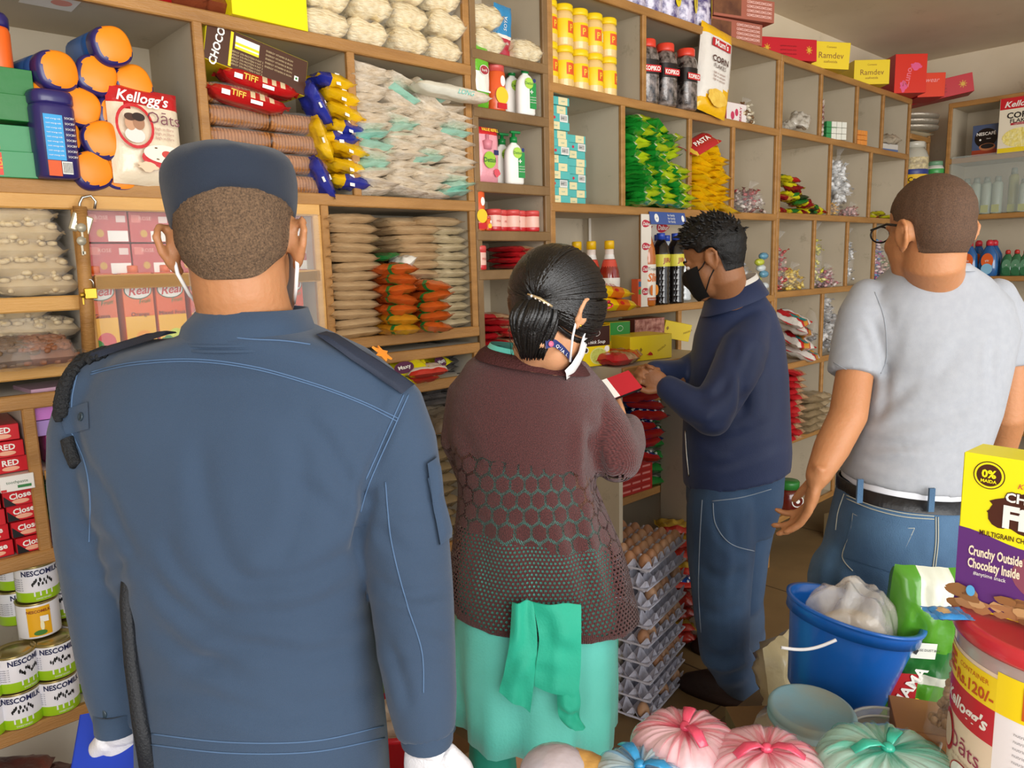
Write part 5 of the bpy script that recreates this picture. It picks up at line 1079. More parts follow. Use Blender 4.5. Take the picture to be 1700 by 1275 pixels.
K = Kind(packet('lentil_bag', .14, .14, .04, mat('#a08a66', .25, (30, .8), var=('#7c6a4c', 14, .3), coat=.6), 5, crk=.25))
for k in range(9): K.put((1.38 + .02 * (k % 2), .06, .722 + .038 * k), (0, R_(rnd.uniform(-6, 6)), R_(rnd.uniform(-12, 12))), 'tan lentil bag in the column beside the elbow, ' + up(k, 9), 'lentil bag', 'tan lentil bags in a column')
# basin with packets on the floor level near the glove
bp_ = at(675, 1165, -.2); BX, BY_, BZ = bp_.x - .03, -.2, bp_.z - .14
b = MB(); rr = mat('#c2202c', .35); b.lathe([(.12, .0), (.155, .13), (.165, .135), (.16, .15), (.15, .14), (.115, .01)], rr, 40)
o = b.build('red_basin', None, (BX, BY_, BZ)); tag(o, 'red plastic basin of packets beside the white glove', 'basin')
st = MB(); st.box((-.17, -.14, 0), (.17, .14, BZ - .001), mat('#8a6a42', .6, (12, .3)), bev=.004); tag(st.build('storage_box', None, (BX, BY_, .0)), 'brown storage box under the red basin', 'box')
K = Kind(packet('white_bag', .13, .12, .05, mat('#cdbfb0', .3, (30, .8), coat=.5), 3, crk=.3), packet('biscuit_bag', .13, .12, .05, col_m('#c88a34'), 5, crk=.25, matfn=lambda u, q, s: col_m('#8ab03a') if q < -.4 else col_m('#d0743a')))
for k in range(6): K.put((BX + .045 * math.cos(k * 1.05), BY_ + .045 * math.sin(k * 1.05), BZ + .02 + .022 * k), (R_(10), R_(10), k), 'clear whitish bag heaped in the red basin, ' + up(k, 6), 'bag', 'whitish bags in the basin', i=0)
for k in range(3): q_ = at(655, 1150 - 45 * k, -.05); K.put((q_.x, q_.y, q_.z), (R_(-50), 0, 0), 'orange and green biscuit bag above the basin, ' + up(k, 3), 'biscuit bag', i=1)
# ------------------------------------------------------------------ below the ledge: snack stack, red boxes, egg trays
def starpack(seed):
    def b():
        bl, rd = col_m('#1f4c9a', .2), col_m('#c22a20', .2); mb = MB(); rg = random.Random(seed)
        pillow(mb, .16, .14, .04, bl, seed, 16, 10, lambda u, q, s: rd if q < -.72 or (u > .2 and q > .3) else bl, crk=.2)
        for k in range(9):
            x, y = -.065 + .016 * k, -.052 + .02 * (k % 2); s = .007; pts = [((s if j % 2 == 0 else s * .42) * math.sin(j * math.pi / 5), (s if j % 2 == 0 else s * .42) * math.cos(j * math.pi / 5)) for j in range(10)]
            T = (1 - abs(y / .07) ** 2.8) ** .5; zz = .02 + .02 * T + .003
            mb.add([(x + a, y + c_ * .8, zz + c_ * .9) for a, c_ in pts], [tuple(range(10))], WHITE)
        return mb.build('snack_packet')
    return b
K = Kind(starpack(1), starpack(5), starpack(8))
for k in range(9): K.put((2.355 + .012 * math.sin(k * 2) + .02 * (k % 3), -.03 + .02 * (k % 2), .815 + .040 * k), (R_(-8), R_(rnd.uniform(-14, 10)), R_(-35 + rnd.uniform(-12, 12))), 'blue starred snack packet in the stack beside the cardigan, ' + up(k, 9), 'snack packet', 'blue starred snack packets', i=k, scale=1.05)
def soapred(mb):
    for i in range(3):
        for k in range(5): mb.rect(-.088 + .06 * i, .012 + .03 * k, -.04 + .06 * i, .02 + .03 * k, mat('#e08a80', .4), y=-.0006); mb.rect(-.095 + .06 * i, .028 + .03 * k, -.035 + .06 * i, .029 + .03 * k, mat('#5a1216'), y=-.0008)
K = Kind(carton('red_soap_block', .19, .2, .155, mat('#b0261f', .4), mat('#9a1e1c', .4), mat('#b0261f', .4), soapred))
K.put((2.40, .0, .662), rz(-4), 'block of red cartons under the starred packets', 'red cartons'); K.put((2.585, .02, .202), rz(3), 'block of red cartons under the green and white bags', 'red cartons', scale=(1, 1, .8))
K.put((2.80, .02, .202), rz(0), 'dark red cartons behind the jeans of the man in navy', 'red cartons', scale=(1, .9, 2.7))
K = Kind(packet('green_white_bag', .16, .14, .04, mat('#c9c6b4', .3, (25, .7), coat=.4), 3, crk=.3, matfn=lambda u, q, s: col_m('#2a7a34') if q < -.6 or u < -.6 else mat('#c9c6b4', .3, (25, .7), coat=.4)))
for k in range(6): K.put((2.56, .05, .665 + .055 * k), (R_(5), R_(rnd.uniform(-10, 10)), R_(-30 + 12 * (k % 3))), 'green and white seed bag behind the starred packets, ' + up(k, 6), 'seed bag', 'green and white seed bags')
# egg trays
TG = mat('#d2d2e0', .85, (70, .3))
ES = .0485
def tray():
    n = 6; H = .045; N = n * 2; v = []; 
    for j in range(N + 1):
        for i in range(N + 1):
            pk = (i % 2 == 0 and j % 2 == 0); cup = (i % 2 == 1 and j % 2 == 1)
            z = H if pk else (0 if cup else H * .42)
            v.append(((i - n) * ES / 2, (j - n) * ES / 2, z))
    # refine with truncated peaks
    mb = MB(); fs = []
    def tile(cx, cy):      # one cell between four peaks: cup floor, slopes
        a = ES / 2; b = a * .42; t = a * .16
        P_ = lambda x, y, z: (cx + x, cy + y, z); vs = []; 
        cor = [(-1, -1), (1, -1), (1, 1), (-1, 1)]
        vs += [P_(x * b, y * b, 0) for x, y in cor]                       # floor 0-3
        for (x, y) in cor: vs += [P_(x * a, y * (a - t), H), P_(x * (a - t), y * a, H), P_(x * (a - t * .2), y * (a - t * .2), H)]  # peaks 4..15
        for (x, y) in [(0, -1), (1, 0), (0, 1), (-1, 0)]: vs.append(P_(x * a, y * a, H * .38))  # mids 16..19
        f = [(0, 1, 2, 3)]
        for k in range(4):
            k2 = (k + 1) % 4; pA, pB = 4 + 3 * k, 4 + 3 * k2; m = 16 + k
            sA = pA + (1 if k % 2 == 0 else 0); sB = pB + (1 if k % 2 == 0 else 0)
            f += [(k, sA, m), (k, m, k2), (k2, m, sB)]
            f += [(k, pA, pA + 2), (k, pA + 2, pA + 1)] if k % 2 == 0 else [(k, pA + 1, pA + 2), (k, pA + 2, pA)]
        mb.add(vs, f, TG)
    for i in range(n):
        for j in range(n): tile((i - n / 2 + .5) * ES, (j - n / 2 + .5) * ES)
    rim = ES * n / 2; mb.box((-rim - .004, -rim - .004, .014), (rim + .004, -rim, .019), TG); mb.box((-rim - .004, rim, .014), (rim + .004, rim + .004, .019), TG)
    mb.box((-rim - .004, -rim, .014), (-rim, rim, .019), TG); mb.box((rim, -rim, .014), (rim + .004, rim, .019), TG)
    return mb.build('egg_tray')
EGG = mat('#c79a76', .45, (60, .1)); EGG2 = mat('#b98763', .45, (60, .1))
def egg(m):
    def b():
        mb = MB(); mb.ball((0, 0, 0), (.0205, .0205, .027), m, seg=18)
        mb.v = [(x * (1 - z * 7), y * (1 - z * 7), z) for x, y, z in mb.v]; return mb.build('egg')
    return b
KTr, KE = Kind(tray), Kind(egg(EGG), egg(EGG2))
tc = atz(1108, 1098, 0); ta = atz(1030, 1185, 0)
d1 = (tc - ta); ang = math.atan2(d1.y, d1.x); L = .3; fx = Vector((math.cos(ang), math.sin(ang), 0)); fy = Vector((-math.sin(ang), math.cos(ang), 0))
cen = ta + fx * .15 + fy * .05; NT = 9
for k in range(NT):
    zz = .002 + .0686 * k; a = ang + R_(rnd.uniform(-1.5, 1.5)) + (math.pi / 2 if k % 2 else 0)
    KTr.put((cen.x + rnd.uniform(-.003, .003), cen.y + rnd.uniform(-.003, .003), zz), (0, 0, a), 'grey paper egg tray in the tall stack beside the green dress, ' + up(k, NT), 'egg tray', 'stacked egg trays', scale=1.12)
    M3 = Matrix.Rotation(a, 3, 'Z')
    if k % 2 == 0 or k == NT - 1:
        for i in range(6):
            for j in range(6):
                f1 = Vector(((i - 2.5) * ES * 1.12, (j - 2.5) * ES * 1.12, 0)); w = M3 @ f1; loc = cen + w; vis = (w.dot(fy) < -.1) or (w.dot(fx) > .11) or (k == NT - 1)
                if not vis or (k < NT - 1 and rnd.random() < .25): continue
                KE.put((loc.x, loc.y, zz + .037), (R_(rnd.uniform(-8, 8)), R_(rnd.uniform(-8, 8)), 0), 'brown egg on the topmost tray, %s row, %s along' % (ORD[i], ORD[j]) if k == NT - 1 else 'brown egg between the grey trays, tray %s, slot %s by %s' % (up(k), ORD[i], ORD[j]), 'egg', 'eggs on the top tray' if k == NT - 1 else 'eggs between the trays', i=rnd.randint(0, 1), scale=1.08)
K = Kind(starpack(12), packet('gold_packet', .15, .12, .04, col_m('#b8922c', .2), 3, crk=.3, matfn=lambda u, q, s: col_m('#a8281e') if q < -.5 else col_m('#c09a34', .2)), packet('red_gold_packet', .15, .12, .045, col_m('#9a2a20', .2), 5, crk=.3))
for k, (z, q) in enumerate([(.03, 2), (.08, 1), (.13, 2), (.20, 2), (.27, 0), (.33, 1), (.39, 2), (.44, 1), (.50, 1)]):
    K.put((2.50 - .012 * (k % 2), -.12, z), (R_(4), R_(rnd.uniform(-12, 8)), R_(-40 + rnd.uniform(-10, 10))), ('blue starred', 'gold and red', 'dark red')[q] + ' packet right of the egg trays, ' + up(k, 9), 'snack packet', 'snack packets right of the egg trays', i=q)
# ------------------------------------------------------------------ people
def np_normals(V, Q):
    N = np.zeros_like(V); a, b, c, d = (V[Q[:, i]] for i in range(4)); n = np.cross(c - a, d - b)
    for i in range(4): np.add.at(N, Q[:, i], n)
    return N / (np.linalg.norm(N, axis=1, keepdims=True) + 1e-12)
def remeshed(mb, voxel, smooth=4, fac=.5):
    o = mb.build('tmp'); m = o.modifiers.new('r', 'REMESH'); m.mode = 'VOXEL'; m.voxel_size = voxel; m.adaptivity = 0
    if smooth: s = o.modifiers.new('s', 'SMOOTH'); s.factor = fac; s.iterations = smooth
    dg = bpy.context.evaluated_depsgraph_get(); e = o.evaluated_get(dg); me = e.to_mesh()
    V = np.empty(len(me.vertices) * 3); me.vertices.foreach_get('co', V); V = V.reshape(-1, 3)
    L = np.empty(len(me.loops), dtype=np.int64); me.loops.foreach_get('vertex_index', L); Q = L.reshape(-1, 4)
    e.to_mesh_clear(); bpy.data.objects.remove(o); return V.copy(), Q.copy()
def polyfield(px, py, pts):
    """signed distance (px) to a polyline and position 0..1 along it"""
    best = np.full(px.shape, 1e9); sg = np.zeros_like(px); tt = np.zeros_like(px)
    L = [math.dist(pts[i], pts[i + 1]) for i in range(len(pts) - 1)]; T = sum(L); acc = 0
    for i in range(len(pts) - 1):
        (ax, ay), (bx, by) = pts[i], pts[i + 1]; dx, dy = bx - ax, by - ay; l2 = dx * dx + dy * dy
        t = np.clip(((px - ax) * dx + (py - ay) * dy) / l2, 0, 1); qx, qy = px - ax - t * dx, py - ay - t * dy; d = np.hypot(qx, qy)
        m = d < best; best[m] = d[m]; sg[m] = np.sign(dx * qy - dy * qx)[m]; tt[m] = ((acc + t * L[i]) / T)[m]; acc += L[i]
    return best * sg, tt
def smooth_line(pts, n=6):
    pts = [np.array(p, float) for p in pts]; out = []
    for i in range(len(pts) - 1):
        p0 = pts[max(i - 1, 0)]; p1 = pts[i]; p2 = pts[i + 1]; p3 = pts[min(i + 2, len(pts) - 1)]
        for k in range(n):
            t = k / n; out.append(.5 * ((2 * p1) + (p2 - p0) * t + (2 * p0 - 5 * p1 + 4 * p2 - p3) * t * t + (3 * p1 - p0 - 3 * p2 + p3) * t ** 3))
    out.append(pts[-1]); return [tuple(p) for p in out]
def fold(V, Q, specs, wobble=None):
    N = np_normals(V, Q); px, py, dz = proj(V); fac = (N * (EYE - V)).sum(1) > 0; D = np.zeros(len(V))
    for pts, w, dep in specs:
        s, t = polyfield(px, py, smooth_line(pts, 4)); tap = np.clip(np.minimum(t, 1 - t) * 5, 0, 1) ** .7
        f = -np.exp(-(s / w) ** 2) + .65 * np.exp(-((s - 1.9 * w) / (1.2 * w)) ** 2) + .25 * np.exp(-((s + 2.2 * w) / (1.4 * w)) ** 2)
        D += np.where(fac, f * dep * tap, 0)
    if wobble:
        sc, am = wobble
        for i in range(len(V)): D[i] += am * nz(V[i, 0] * sc, V[i, 1] * sc, V[i, 2] * sc * .6)
    for _ in range(3):
        S = np.zeros(len(V)); C = np.zeros(len(V)); qm = D[Q].mean(1)
        for i in range(4): np.add.at(S, Q[:, i], qm); np.add.at(C, Q[:, i], 1)
        D = S / np.maximum(C, 1)
    return V + N * D[:, None]
class Person:
    def __init__(s, base): s.base = Vector(base); s.root = None; s.bv = {}
    def put(s, name, V, Q, m, mi=None, uv=None):
        W_ = V - np.array(s.base); me = bpy.data.meshes.new(name); me.from_pydata([tuple(v) for v in W_], [], [tuple(int(i) for i in q) for q in Q])
        for q in (m if isinstance(m, list) else [m]): me.materials.append(q)
        me.polygons.foreach_set('use_smooth', [True] * len(me.polygons))
        if mi is not None: me.polygons.foreach_set('material_index', mi)
        if uv is not None:
            l = me.uv_layers.new(name='uv'); vi = np.empty(len(me.loops), dtype=np.int64); me.loops.foreach_get('vertex_index', vi); l.data.foreach_set('uv', uv[vi].ravel())
        me.update(); o = bpy.data.objects.new(name, me); SC.collection.objects.link(o)
        if s.root is None: s.root = o; o.location = s.base
        else: o.parent = s.root
        s.bv[name] = BVHTree.FromPolygons([Vector(v) for v in V], [tuple(int(i) for i in q) for q in Q]); return o
    def mb(s, name, mb, parent=None):
        b = s.base; mb.v = [(x - b.x, y - b.y, z - b.z) for x, y, z in mb.v]; o = mb.build(name, parent or s.root); return o
    def hit(s, names, px, py, off=.002, d=None):
        best = None
        for k in range(41):
            ox, oy = (0, 0) if k == 0 else (4 * ((k + 7) // 8) * math.cos(k * math.pi / 4), 4 * ((k + 7) // 8) * math.sin(k * math.pi / 4))
            D = Vector(ray(px + ox, py + oy)).normalized()
            for n in names:
                h = s.bv[n].ray_cast(Vector(EYE), D)
                if h[0] is not None and (best is None or h[3] < best[3]): best = h
            if best is not None: break
        if best is None: return (P(px, py, d) if d else None), -D
        n = best[1]; n = n if n.dot(D) < 0 else -n
        return best[0] + n * off, n
    def line(s, mb, names, pts, r, m, off=.001, n=8, d=None, seg=6, flat=1.0):
        out = [s.hit(names, x, y, off, d)[0] for x, y in smooth_line(pts, n)]; out = [p for p in out if p is not None]
        if len(out) > 2: mb.tube(out, r, m, seg, flat=flat)
    def patch(s, mb, names, a, b, c, e, m, nu=8, nv=6, off=.004, th=.003, d=None):
        """cloth patch over the quad of pixels a b c e (a-b top, e-c bottom) laid on the surface, with thickness"""
        g = []
        for j in range(nv + 1):
            row = []
            for i in range(nu + 1):
                u, v = i / nu, j / nv; x = (a[0] * (1 - u) + b[0] * u) * (1 - v) + (e[0] * (1 - u) + c[0] * u) * v; y = (a[1] * (1 - u) + b[1] * u) * (1 - v) + (e[1] * (1 - u) + c[1] * u) * v
                edge = i in (0, nu) or j in (0, nv); p, n_ = s.hit(names, x, y, 0, d); row.append(p + n_ * (0 if edge else off))
                if edge: row[-1] = p + n_ * (off * .55)
            g.append(row)
        mb.loft(g, m, cap=False, closed=False)
        rim = g[0] + [r[-1] for r in g[1:]] + g[-1][::-1][1:] + [r[0] for r in g[::-1]][1:-1]; D = [(q - Vector(EYE)).normalized() for q in rim]
        mb.loft([rim, [q + k * .007 for q, k in zip(rim, D)]], m, cap=False)
FWD = Vector((CR[0, 2], CR[1, 2], 0)).normalized(); RGT = Vector((FWD.y, -FWD.x, 0))
def ring(pl, pr, py, d, th, n=44, p=2.3, tilt=0, yaw=0, back=1.0):
    """closed ring round a body: pixels of its left and right edge at row py, depth d, thickness th; tilt = row difference right minus left"""
    if True:
        a, b = P(pl, py - tilt / 2, d), P(pr, py + tilt / 2, d); c = (a + b) / 2; hw = (b - a).length / 2; up = Vector((0, 0, (b.z - a.z) / 2))
        X = Matrix.Rotation(yaw, 3, 'Z') @ RGT; Y = Matrix.Rotation(yaw, 3, 'Z') @ FWD; out = []
        for k in range(n):
            t = 2 * math.pi * k / n; cs, sn = math.cos(t), math.sin(t); q = (abs(cs) ** p + abs(sn) ** p) ** (-1 / p)
            out.append(c + X * (cs * q * hw) + Y * (sn * q * th / 2) + up * cs)
        return out
def head(mb, C, F, U, base, s=1.0, nk=.056, wid=1.0, m=None, earout=.45, ears=(1, -1)):
    Rt = F.cross(U).normalized(); R3 = Matrix((Rt, F, U)).transposed()
    L = lambda r, f, u: C + (Rt * (r * wid) + F * f + U * u) * s
    B = lambda c, rad: mb.ball(L(*c), [q * s for q in (rad[0] * wid, rad[1], rad[2])], m, seg=20, rot=R3)
    B((0, -.008, .045), (.075, .094, .086)); B((0, -.035, .012), (.067, .064, .07)); B((0, .028, -.02), (.062, .062, .085)); B((0, .032, -.065), (.05, .05, .042))
    B((0, .068, -.094), (.02, .018, .016)); B((.034, .055, -.02), (.024, .026, .026)); B((-.034, .055, -.02), (.024, .026, .026)); B((0, .07, .022), (.05, .022, .014))
    mb.tube([L(0, .086, .012), L(0, .1, -.01), L(0, .106, -.03), L(0, .088, -.034)], [.007 * s, .009 * s, .013 * s, .008 * s], m, 10); B((0, .086, -.055), (.022, .012, .009))
    for sd in ears:
        E_ = lambda out, f, u: L(sd * (.071 + out), -.012 + f - out * earout, u)
        pts = [E_(.002, .016, -.012), E_(.006, .016, .012), E_(.014, .008, .03), E_(.02, -.008, .032), E_(.022, -.018, .018), E_(.018, -.017, -.002), E_(.011, -.01, -.02), E_(.004, .004, -.03)]
        mb.tube(pts, [.005 * s, .0055 * s, .0058 * s, .006 * s, .006 * s, .006 * s, .0065 * s, .007 * s], m, 8)
        mb.ball(E_(.009, 0, .003), (.009 * s, .019 * s, .03 * s), m, seg=12, rot=R3 @ Matrix.Rotation(-sd * earout * .9, 3, 'Z'))
    nb = Vector(base); mb.tube([L(0, -.022, .0), L(0, -.02, -.06), L(0, -.025, -.06).lerp(nb, .5), nb], [nk * s, nk * s * .98, nk * s, nk * 1.12 * s], m, 24)
    return L, Rt
def hand(mb, w, dr, nrm, m, size=1.0, curls=(.3, .35, .4, .45, .3), thumb=1, spread=.1):
    dr = dr.normalized(); nrm = (nrm - dr * nrm.dot(dr)).normalized(); sd = dr.cross(nrm); R3 = Matrix((sd, dr, nrm)).transposed(); z = size
    mb.ball(w + dr * .045 * z, (.036 * z, .05 * z, .0155 * z), m, seg=16, rot=R3); mb.tube([w - dr * .03 * z, w + dr * .02 * z], [.025 * z, .028 * z], m, 12, up=nrm, flat=.72)
    for i in range(4):
        o = -.027 + .018 * i; b = w + dr * (.078 + (.006, .012, .01, .0)[i]) * z * .98 + sd * o * z * thumb * -1; d_ = (dr + sd * (o * spread * 14) * -thumb).normalized(); c = curls[i]; pts = [b - d_ * .02 * z, b]
        for ln, k in ((.042, 1), (.027, 1.2), (.021, .8)):
            ax = sd; d_ = Matrix.Rotation(-c * k, 3, ax) @ d_; pts.append(pts[-1] + d_ * ln * z * (.92, 1.05, 1.0, .8)[i if thumb < 0 else i])
        mb.tube(pts, [.0098 * z, .0098 * z, .009 * z, .0082 * z, .0066 * z], m, 10); mb.ball(pts[-1], .0066 * z, m, seg=8)
    b = w + dr * .022 * z + sd * thumb * .026 * z; d_ = (dr * .75 + sd * thumb * .6 - nrm * .35).normalized(); pts = [b, b + d_ * .035 * z]; d2 = (dr * .95 + sd * thumb * .1 - nrm * .4).normalized(); pts += [pts[-1] + d2 * .03 * z, pts[-1] + d2 * .052 * z]
    mb.tube(pts, [.014 * z, .0115 * z, .0105 * z, .008 * z], m, 10); mb.ball(pts[-1], .008 * z, m, seg=8)
def mask_panel(mb, L, m):
    g = [[L(.067 * math.sin(a) * k, .022 + .078 * k * math.cos(a) + (.017 if abs(a) < .3 and -.06 < u < -.01 else .006) * (abs(a) < .8), u) for a in [R_(-78 + 12 * q) for q in range(14)]] for u, k in ((.0, .97), (-.012, 1), (-.035, 1.03), (-.06, 1), (-.085, .93), (-.104, .8))]
    mb.loft(g, m, cap=False, closed=False)
def shell(Pn, src, name, pred, off, m, C, Rt, F, U, rough=0, seed=0):
    V, Q = src; N = np_normals(V, Q); X = np.stack([(V - np.array(C)) @ np.array(a) for a in (Rt, F, U)], 1)
    ok = np.array([(x @ x < .03) and (abs(x[0]) < .0775 or x[2] > .06) and pred(*x) for x in X]); fq = Q[ok[Q].all(1)]; used = np.unique(fq); mp = -np.ones(len(V), int); mp[used] = np.arange(len(used))
    o = np.array([off(*X[i]) if callable(off) else off for i in used]); 
    if rough: o = o + np.array([rough * nz(V[i, 0] * 220 + seed, V[i, 1] * 220, V[i, 2] * 220) for i in used])
    top = V[used] + N[used] * o[:, None]; bot = V[used] - N[used] * .003; q = mp[fq]; ed = {}
    for f in q:
        for a, b in zip(f, np.roll(f, -1)):
            if (b, a) in ed: del ed[(b, a)]
            else: ed[(a, b)] = 1
    nb = {}
    for a, b in ed: nb.setdefault(a, []).append(b); nb.setdefault(b, []).append(a)
    ks = np.array([k for k in nb if len(nb[k]) == 2], int)
    if len(ks):
        n1 = np.array([nb[k][0] for k in ks]); n2 = np.array([nb[k][1] for k in ks])
        for arr in (top, bot):
            for _ in range(14): arr[ks] = arr[ks] * .4 + (arr[n1] + arr[n2]) * .3
    n = len(used)
    side = [(int(b), int(a), int(c - 0), int(d)) for (a, b, d, c) in [(a, b, a + n, b + n) for a, b in ed]]
    A = np.concatenate([q, np.array(side, int)]) if side else q
    return Pn.put(name, np.concatenate([top, bot]), A, m)
def skin_mat(c, c2): return mat(c, .5, (120, .12), var=(c2, 7, .35), sub=.12)
def cloth_mat(name, c, c2, rough=.85, weave=900, st=.25, sc=3):
    m = mat(c, rough, (weave, st), var=(c2, sc, .35), sheen=.15); m.name = name; return m

# ================================================================= officer
S1 = skin_mat('#b47e55', '#a26c45'); NAVY = cloth_mat('officer_blue_cloth', '#33475f', '#283a50'); GLOVE = mat('#d9d8dc', .7, (300, .2)); CAPB = cloth_mat('cap_cloth', '#1f2a3b', '#1a2433')
off_ = Person((P(440, 1100, 1.15).x, P(440, 1100, 1.15).y, 0))
HF = (Matrix.Rotation(R_(9), 3, 'Z') @ FWD).normalized(); HU = Vector((0, 0, 1)); HU = (HU - RGT * .03).normalized(); HF = (HF - HU * HF.dot(HU)).normalized()
HC = P(396, 412, 1.07)
b = MB(); L1, Rt1 = head(b, HC, HF, HU, P(418, 560, 1.10), 1.04, .062, m=S1)
b.loft([ring(350, 500, 545, 1.12, .1), ring(270, 570, 595, 1.13, .13), ring(190, 630, 680, 1.13, .17), ring(195, 600, 900, 1.13, .18), ring(260, 600, 1100, 1.13, .18), ring(270, 610, 1300, 1.14, .2)], S1)
AL = [(165, 665, 1.12), (152, 780, 1.12), (165, 930, 1.10), (190, 1080, 1.10), (205, 1180, 1.10)]; AR = [(660, 690, 1.12), (668, 800, 1.12), (680, 930, 1.10), (695, 1080, 1.08), (706, 1200, 1.07)]
limb(b, [P(*a) for a in AL], [.045, .04, .036, .032, .028], S1); limb(b, [P(*a) for a in AR], [.045, .04, .036, .032, .028], S1)
hip = P(440, 1300, 1.14)
for sd in (-1, 1):
    h = hip + RGT * .09 * sd; limb(b, [h, Vector((h.x, h.y, .45)) + FWD * .01, Vector((h.x, h.y, .09))], [.085, .05, .035], S1)
    b.tube([Vector((h.x, h.y, .045)) - FWD * .05, Vector((h.x, h.y, .04)) + FWD * .16], [.04, .035], S1, 10)
dn = Vector((0, 0, -1))
hand(b, P(708, 1222, 1.07), (dn + RGT * .05 - FWD * .1), -RGT * .3 - FWD * .9, S1, 1.0, (1.0, 1.05, 1.1, 1.1), thumb=-1)
hand(b, P(206, 1200, 1.10), (dn * .9 + FWD * .3), FWD * -.9 + RGT * .3, S1, .95, (.9, .9, .9, .9), thumb=1)
src1 = remeshed(b, .0048, 3); off_.put('person', *src1, S1)
tag(off_.root, 'person in a slate blue uniform and cap standing nearest, seen from behind', 'person')
# gloves
for (w, d_, n_, c, th, nm) in [(P(708, 1222, 1.07), (dn + RGT * .05 - FWD * .1), -RGT * .3 - FWD * .9, (1.0, 1.05, 1.1, 1.1), -1, 'r'), (P(206, 1200, 1.10), (dn * .9 + FWD * .3), FWD * -.9 + RGT * .3, (.9, .9, .9, .9), 1, 'l')]:
    g = MB(); hand(g, w, d_, n_, GLOVE, 1.0, c, th); V, Q = remeshed(g, .0035, 2); V = V + np_normals(V, Q) * .0035; off_.put('glove', V, Q, GLOVE)
# shirt
b = MB()
b.loft([ring(330, 512, 540, 1.11, .19), ring(300, 548, 556, 1.11, .22), ring(215, 610, 582, 1.12, .225), ring(165, 655, 615, 1.13, .22), ring(143, 672, 665, 1.13, .24), ring(145, 668, 740, 1.13, .26), ring(160, 645, 820, 1.13, .27), ring(190, 618, 900, 1.13, .27), ring(218, 612, 980, 1.13, .26),
        ring(232, 622, 1060, 1.13, .26), ring(238, 632, 1140, 1.13, .27), ring(242, 640, 1230, 1.13, .28), ring(240, 646, 1330, 1.14, .29)], NAVY)
limb(b, [P(400, 585, 1.12), P(250, 612, 1.12), P(165, 655, 1.12)], [.03, .045, .052], NAVY); limb(b, [P(430, 585, 1.12), P(580, 625, 1.12), P(650, 680, 1.12)], [.03, .045, .052], NAVY)
b.tube([P(163, 650, 1.12), P(150, 720, 1.12), P(150, 800, 1.12), P(158, 900, 1.10), P(170, 980, 1.10), P(185, 1080, 1.10), P(196, 1150, 1.10), P(204, 1195, 1.10)], [.05, .055, .056, .053, .051, .047, .042, .037], NAVY, 26)
b.tube([P(648, 675, 1.12), P(660, 730, 1.12), P(666, 800, 1.12), P(674, 890, 1.11), P(684, 980, 1.10), P(694, 1080, 1.08), P(702, 1160, 1.07), P(708, 1215, 1.07)], [.05, .058, .062, .062, .06, .056, .05, .042], NAVY, 26)
V, Q = remeshed(b, .0058, 5)
F_ = [([(676, 652), (640, 720), (600, 820), (592, 905)], 6, .010), ([(590, 800), (612, 830), (600, 870), (590, 930)], 9, .012), ([(597, 835), (625, 808), (640, 800)], 5, .006),
      ([(118, 700), (140, 765), (180, 830), (206, 880)], 8, .006), ([(150, 820), (200, 880), (230, 930)], 8, .005),
      ([(612, 860), (560, 930), (470, 965), (370, 960)], 14, .006), ([(600, 960), (520, 1010), (400, 1020), (300, 985)], 16, .0065), ([(625, 1060), (520, 1085), (400, 1080), (290, 1120)], 14, .006),
      ([(330, 720), (345, 850), (390, 950), (460, 1010)], 18, .0045), ([(480, 690), (505, 800), (480, 900), (430, 980)], 18, .004), ([(585, 820), (545, 740), (500, 690)], 12, .006), ([(575, 870), (520, 820), (470, 790)], 12, .004),
      ([(245, 940), (300, 1010), (380, 1060), (480, 1070)], 12, .006), ([(250, 1040), (320, 1090), (420, 1130)], 13, .005), ([(245, 1150), (340, 1160), (450, 1190), (560, 1180)], 13, .005), ([(630, 1130), (560, 1160), (450, 1165)], 12, .004),
      ([(250, 1225), (380, 1240), (520, 1238), (640, 1215)], 4, .0025), ([(270, 880), (300, 950), (370, 1000)], 12, .004), ([(620, 1010), (560, 1040), (490, 1050)], 10, .005),
      ([(612, 955), (680, 990), (750, 975)], 9, .007), ([(625, 1010), (690, 1030), (752, 1055)], 8, .005), ([(635, 1100), (700, 1085), (752, 1095)], 8, .004), ([(640, 1060), (665, 1120), (680, 1180)], 8, .006), ([(620, 860), (650, 900), (690, 930), (740, 925)], 9, .004), ([(610, 820), (660, 850), (720, 850)], 9, .0035),
      ([(105, 850), (150, 890), (212, 900)], 9, .005), ([(108, 930), (160, 950), (225, 925)], 8, .006), ([(120, 1000), (175, 1000), (225, 970)], 8, .005), ([(150, 1080), (190, 1060), (228, 1040)], 8, .004), ([(190, 900), (205, 1000), (215, 1120)], 9, .005), ([(170, 1140), (200, 1150), (225, 1140)], 5, .003)]
V = fold(V, Q, F_, (9, .0035)); off_.put('shirt', V, Q, NAVY); SH = off_.root.children[-1]
sh = [c for c in kids(off_.root) if c.name.startswith('shirt')][0]
d = MB(); ST = mat('#4a6484', .8); NV2 = mat('#2c4363', .8, (600, .2))
for pts in [[(150, 622), (220, 606), (320, 600), (420, 612), (520, 640), (600, 670), (660, 700)], [(152, 618), (220, 602), (320, 596), (420, 608), (520, 636), (600, 666), (662, 695)], [(678, 655), (650, 720), (614, 800), (598, 850)], [(670, 655), (642, 718), (607, 796)],
            [(112, 705), (140, 765), (150, 830), (148, 900)], [(640, 800), (650, 900), (675, 1000), (700, 1080), (703, 1150)], [(318, 548), (400, 562), (470, 566), (515, 572)], [(252, 1218), (380, 1232), (520, 1230), (636, 1205)], [(252, 1236), (380, 1250), (520, 1248), (638, 1225)], [(130, 615), (120, 660), (120, 700)]]:
    off_.line(d, ['shirt'], pts, .0011, ST, off=.0006, n=10)
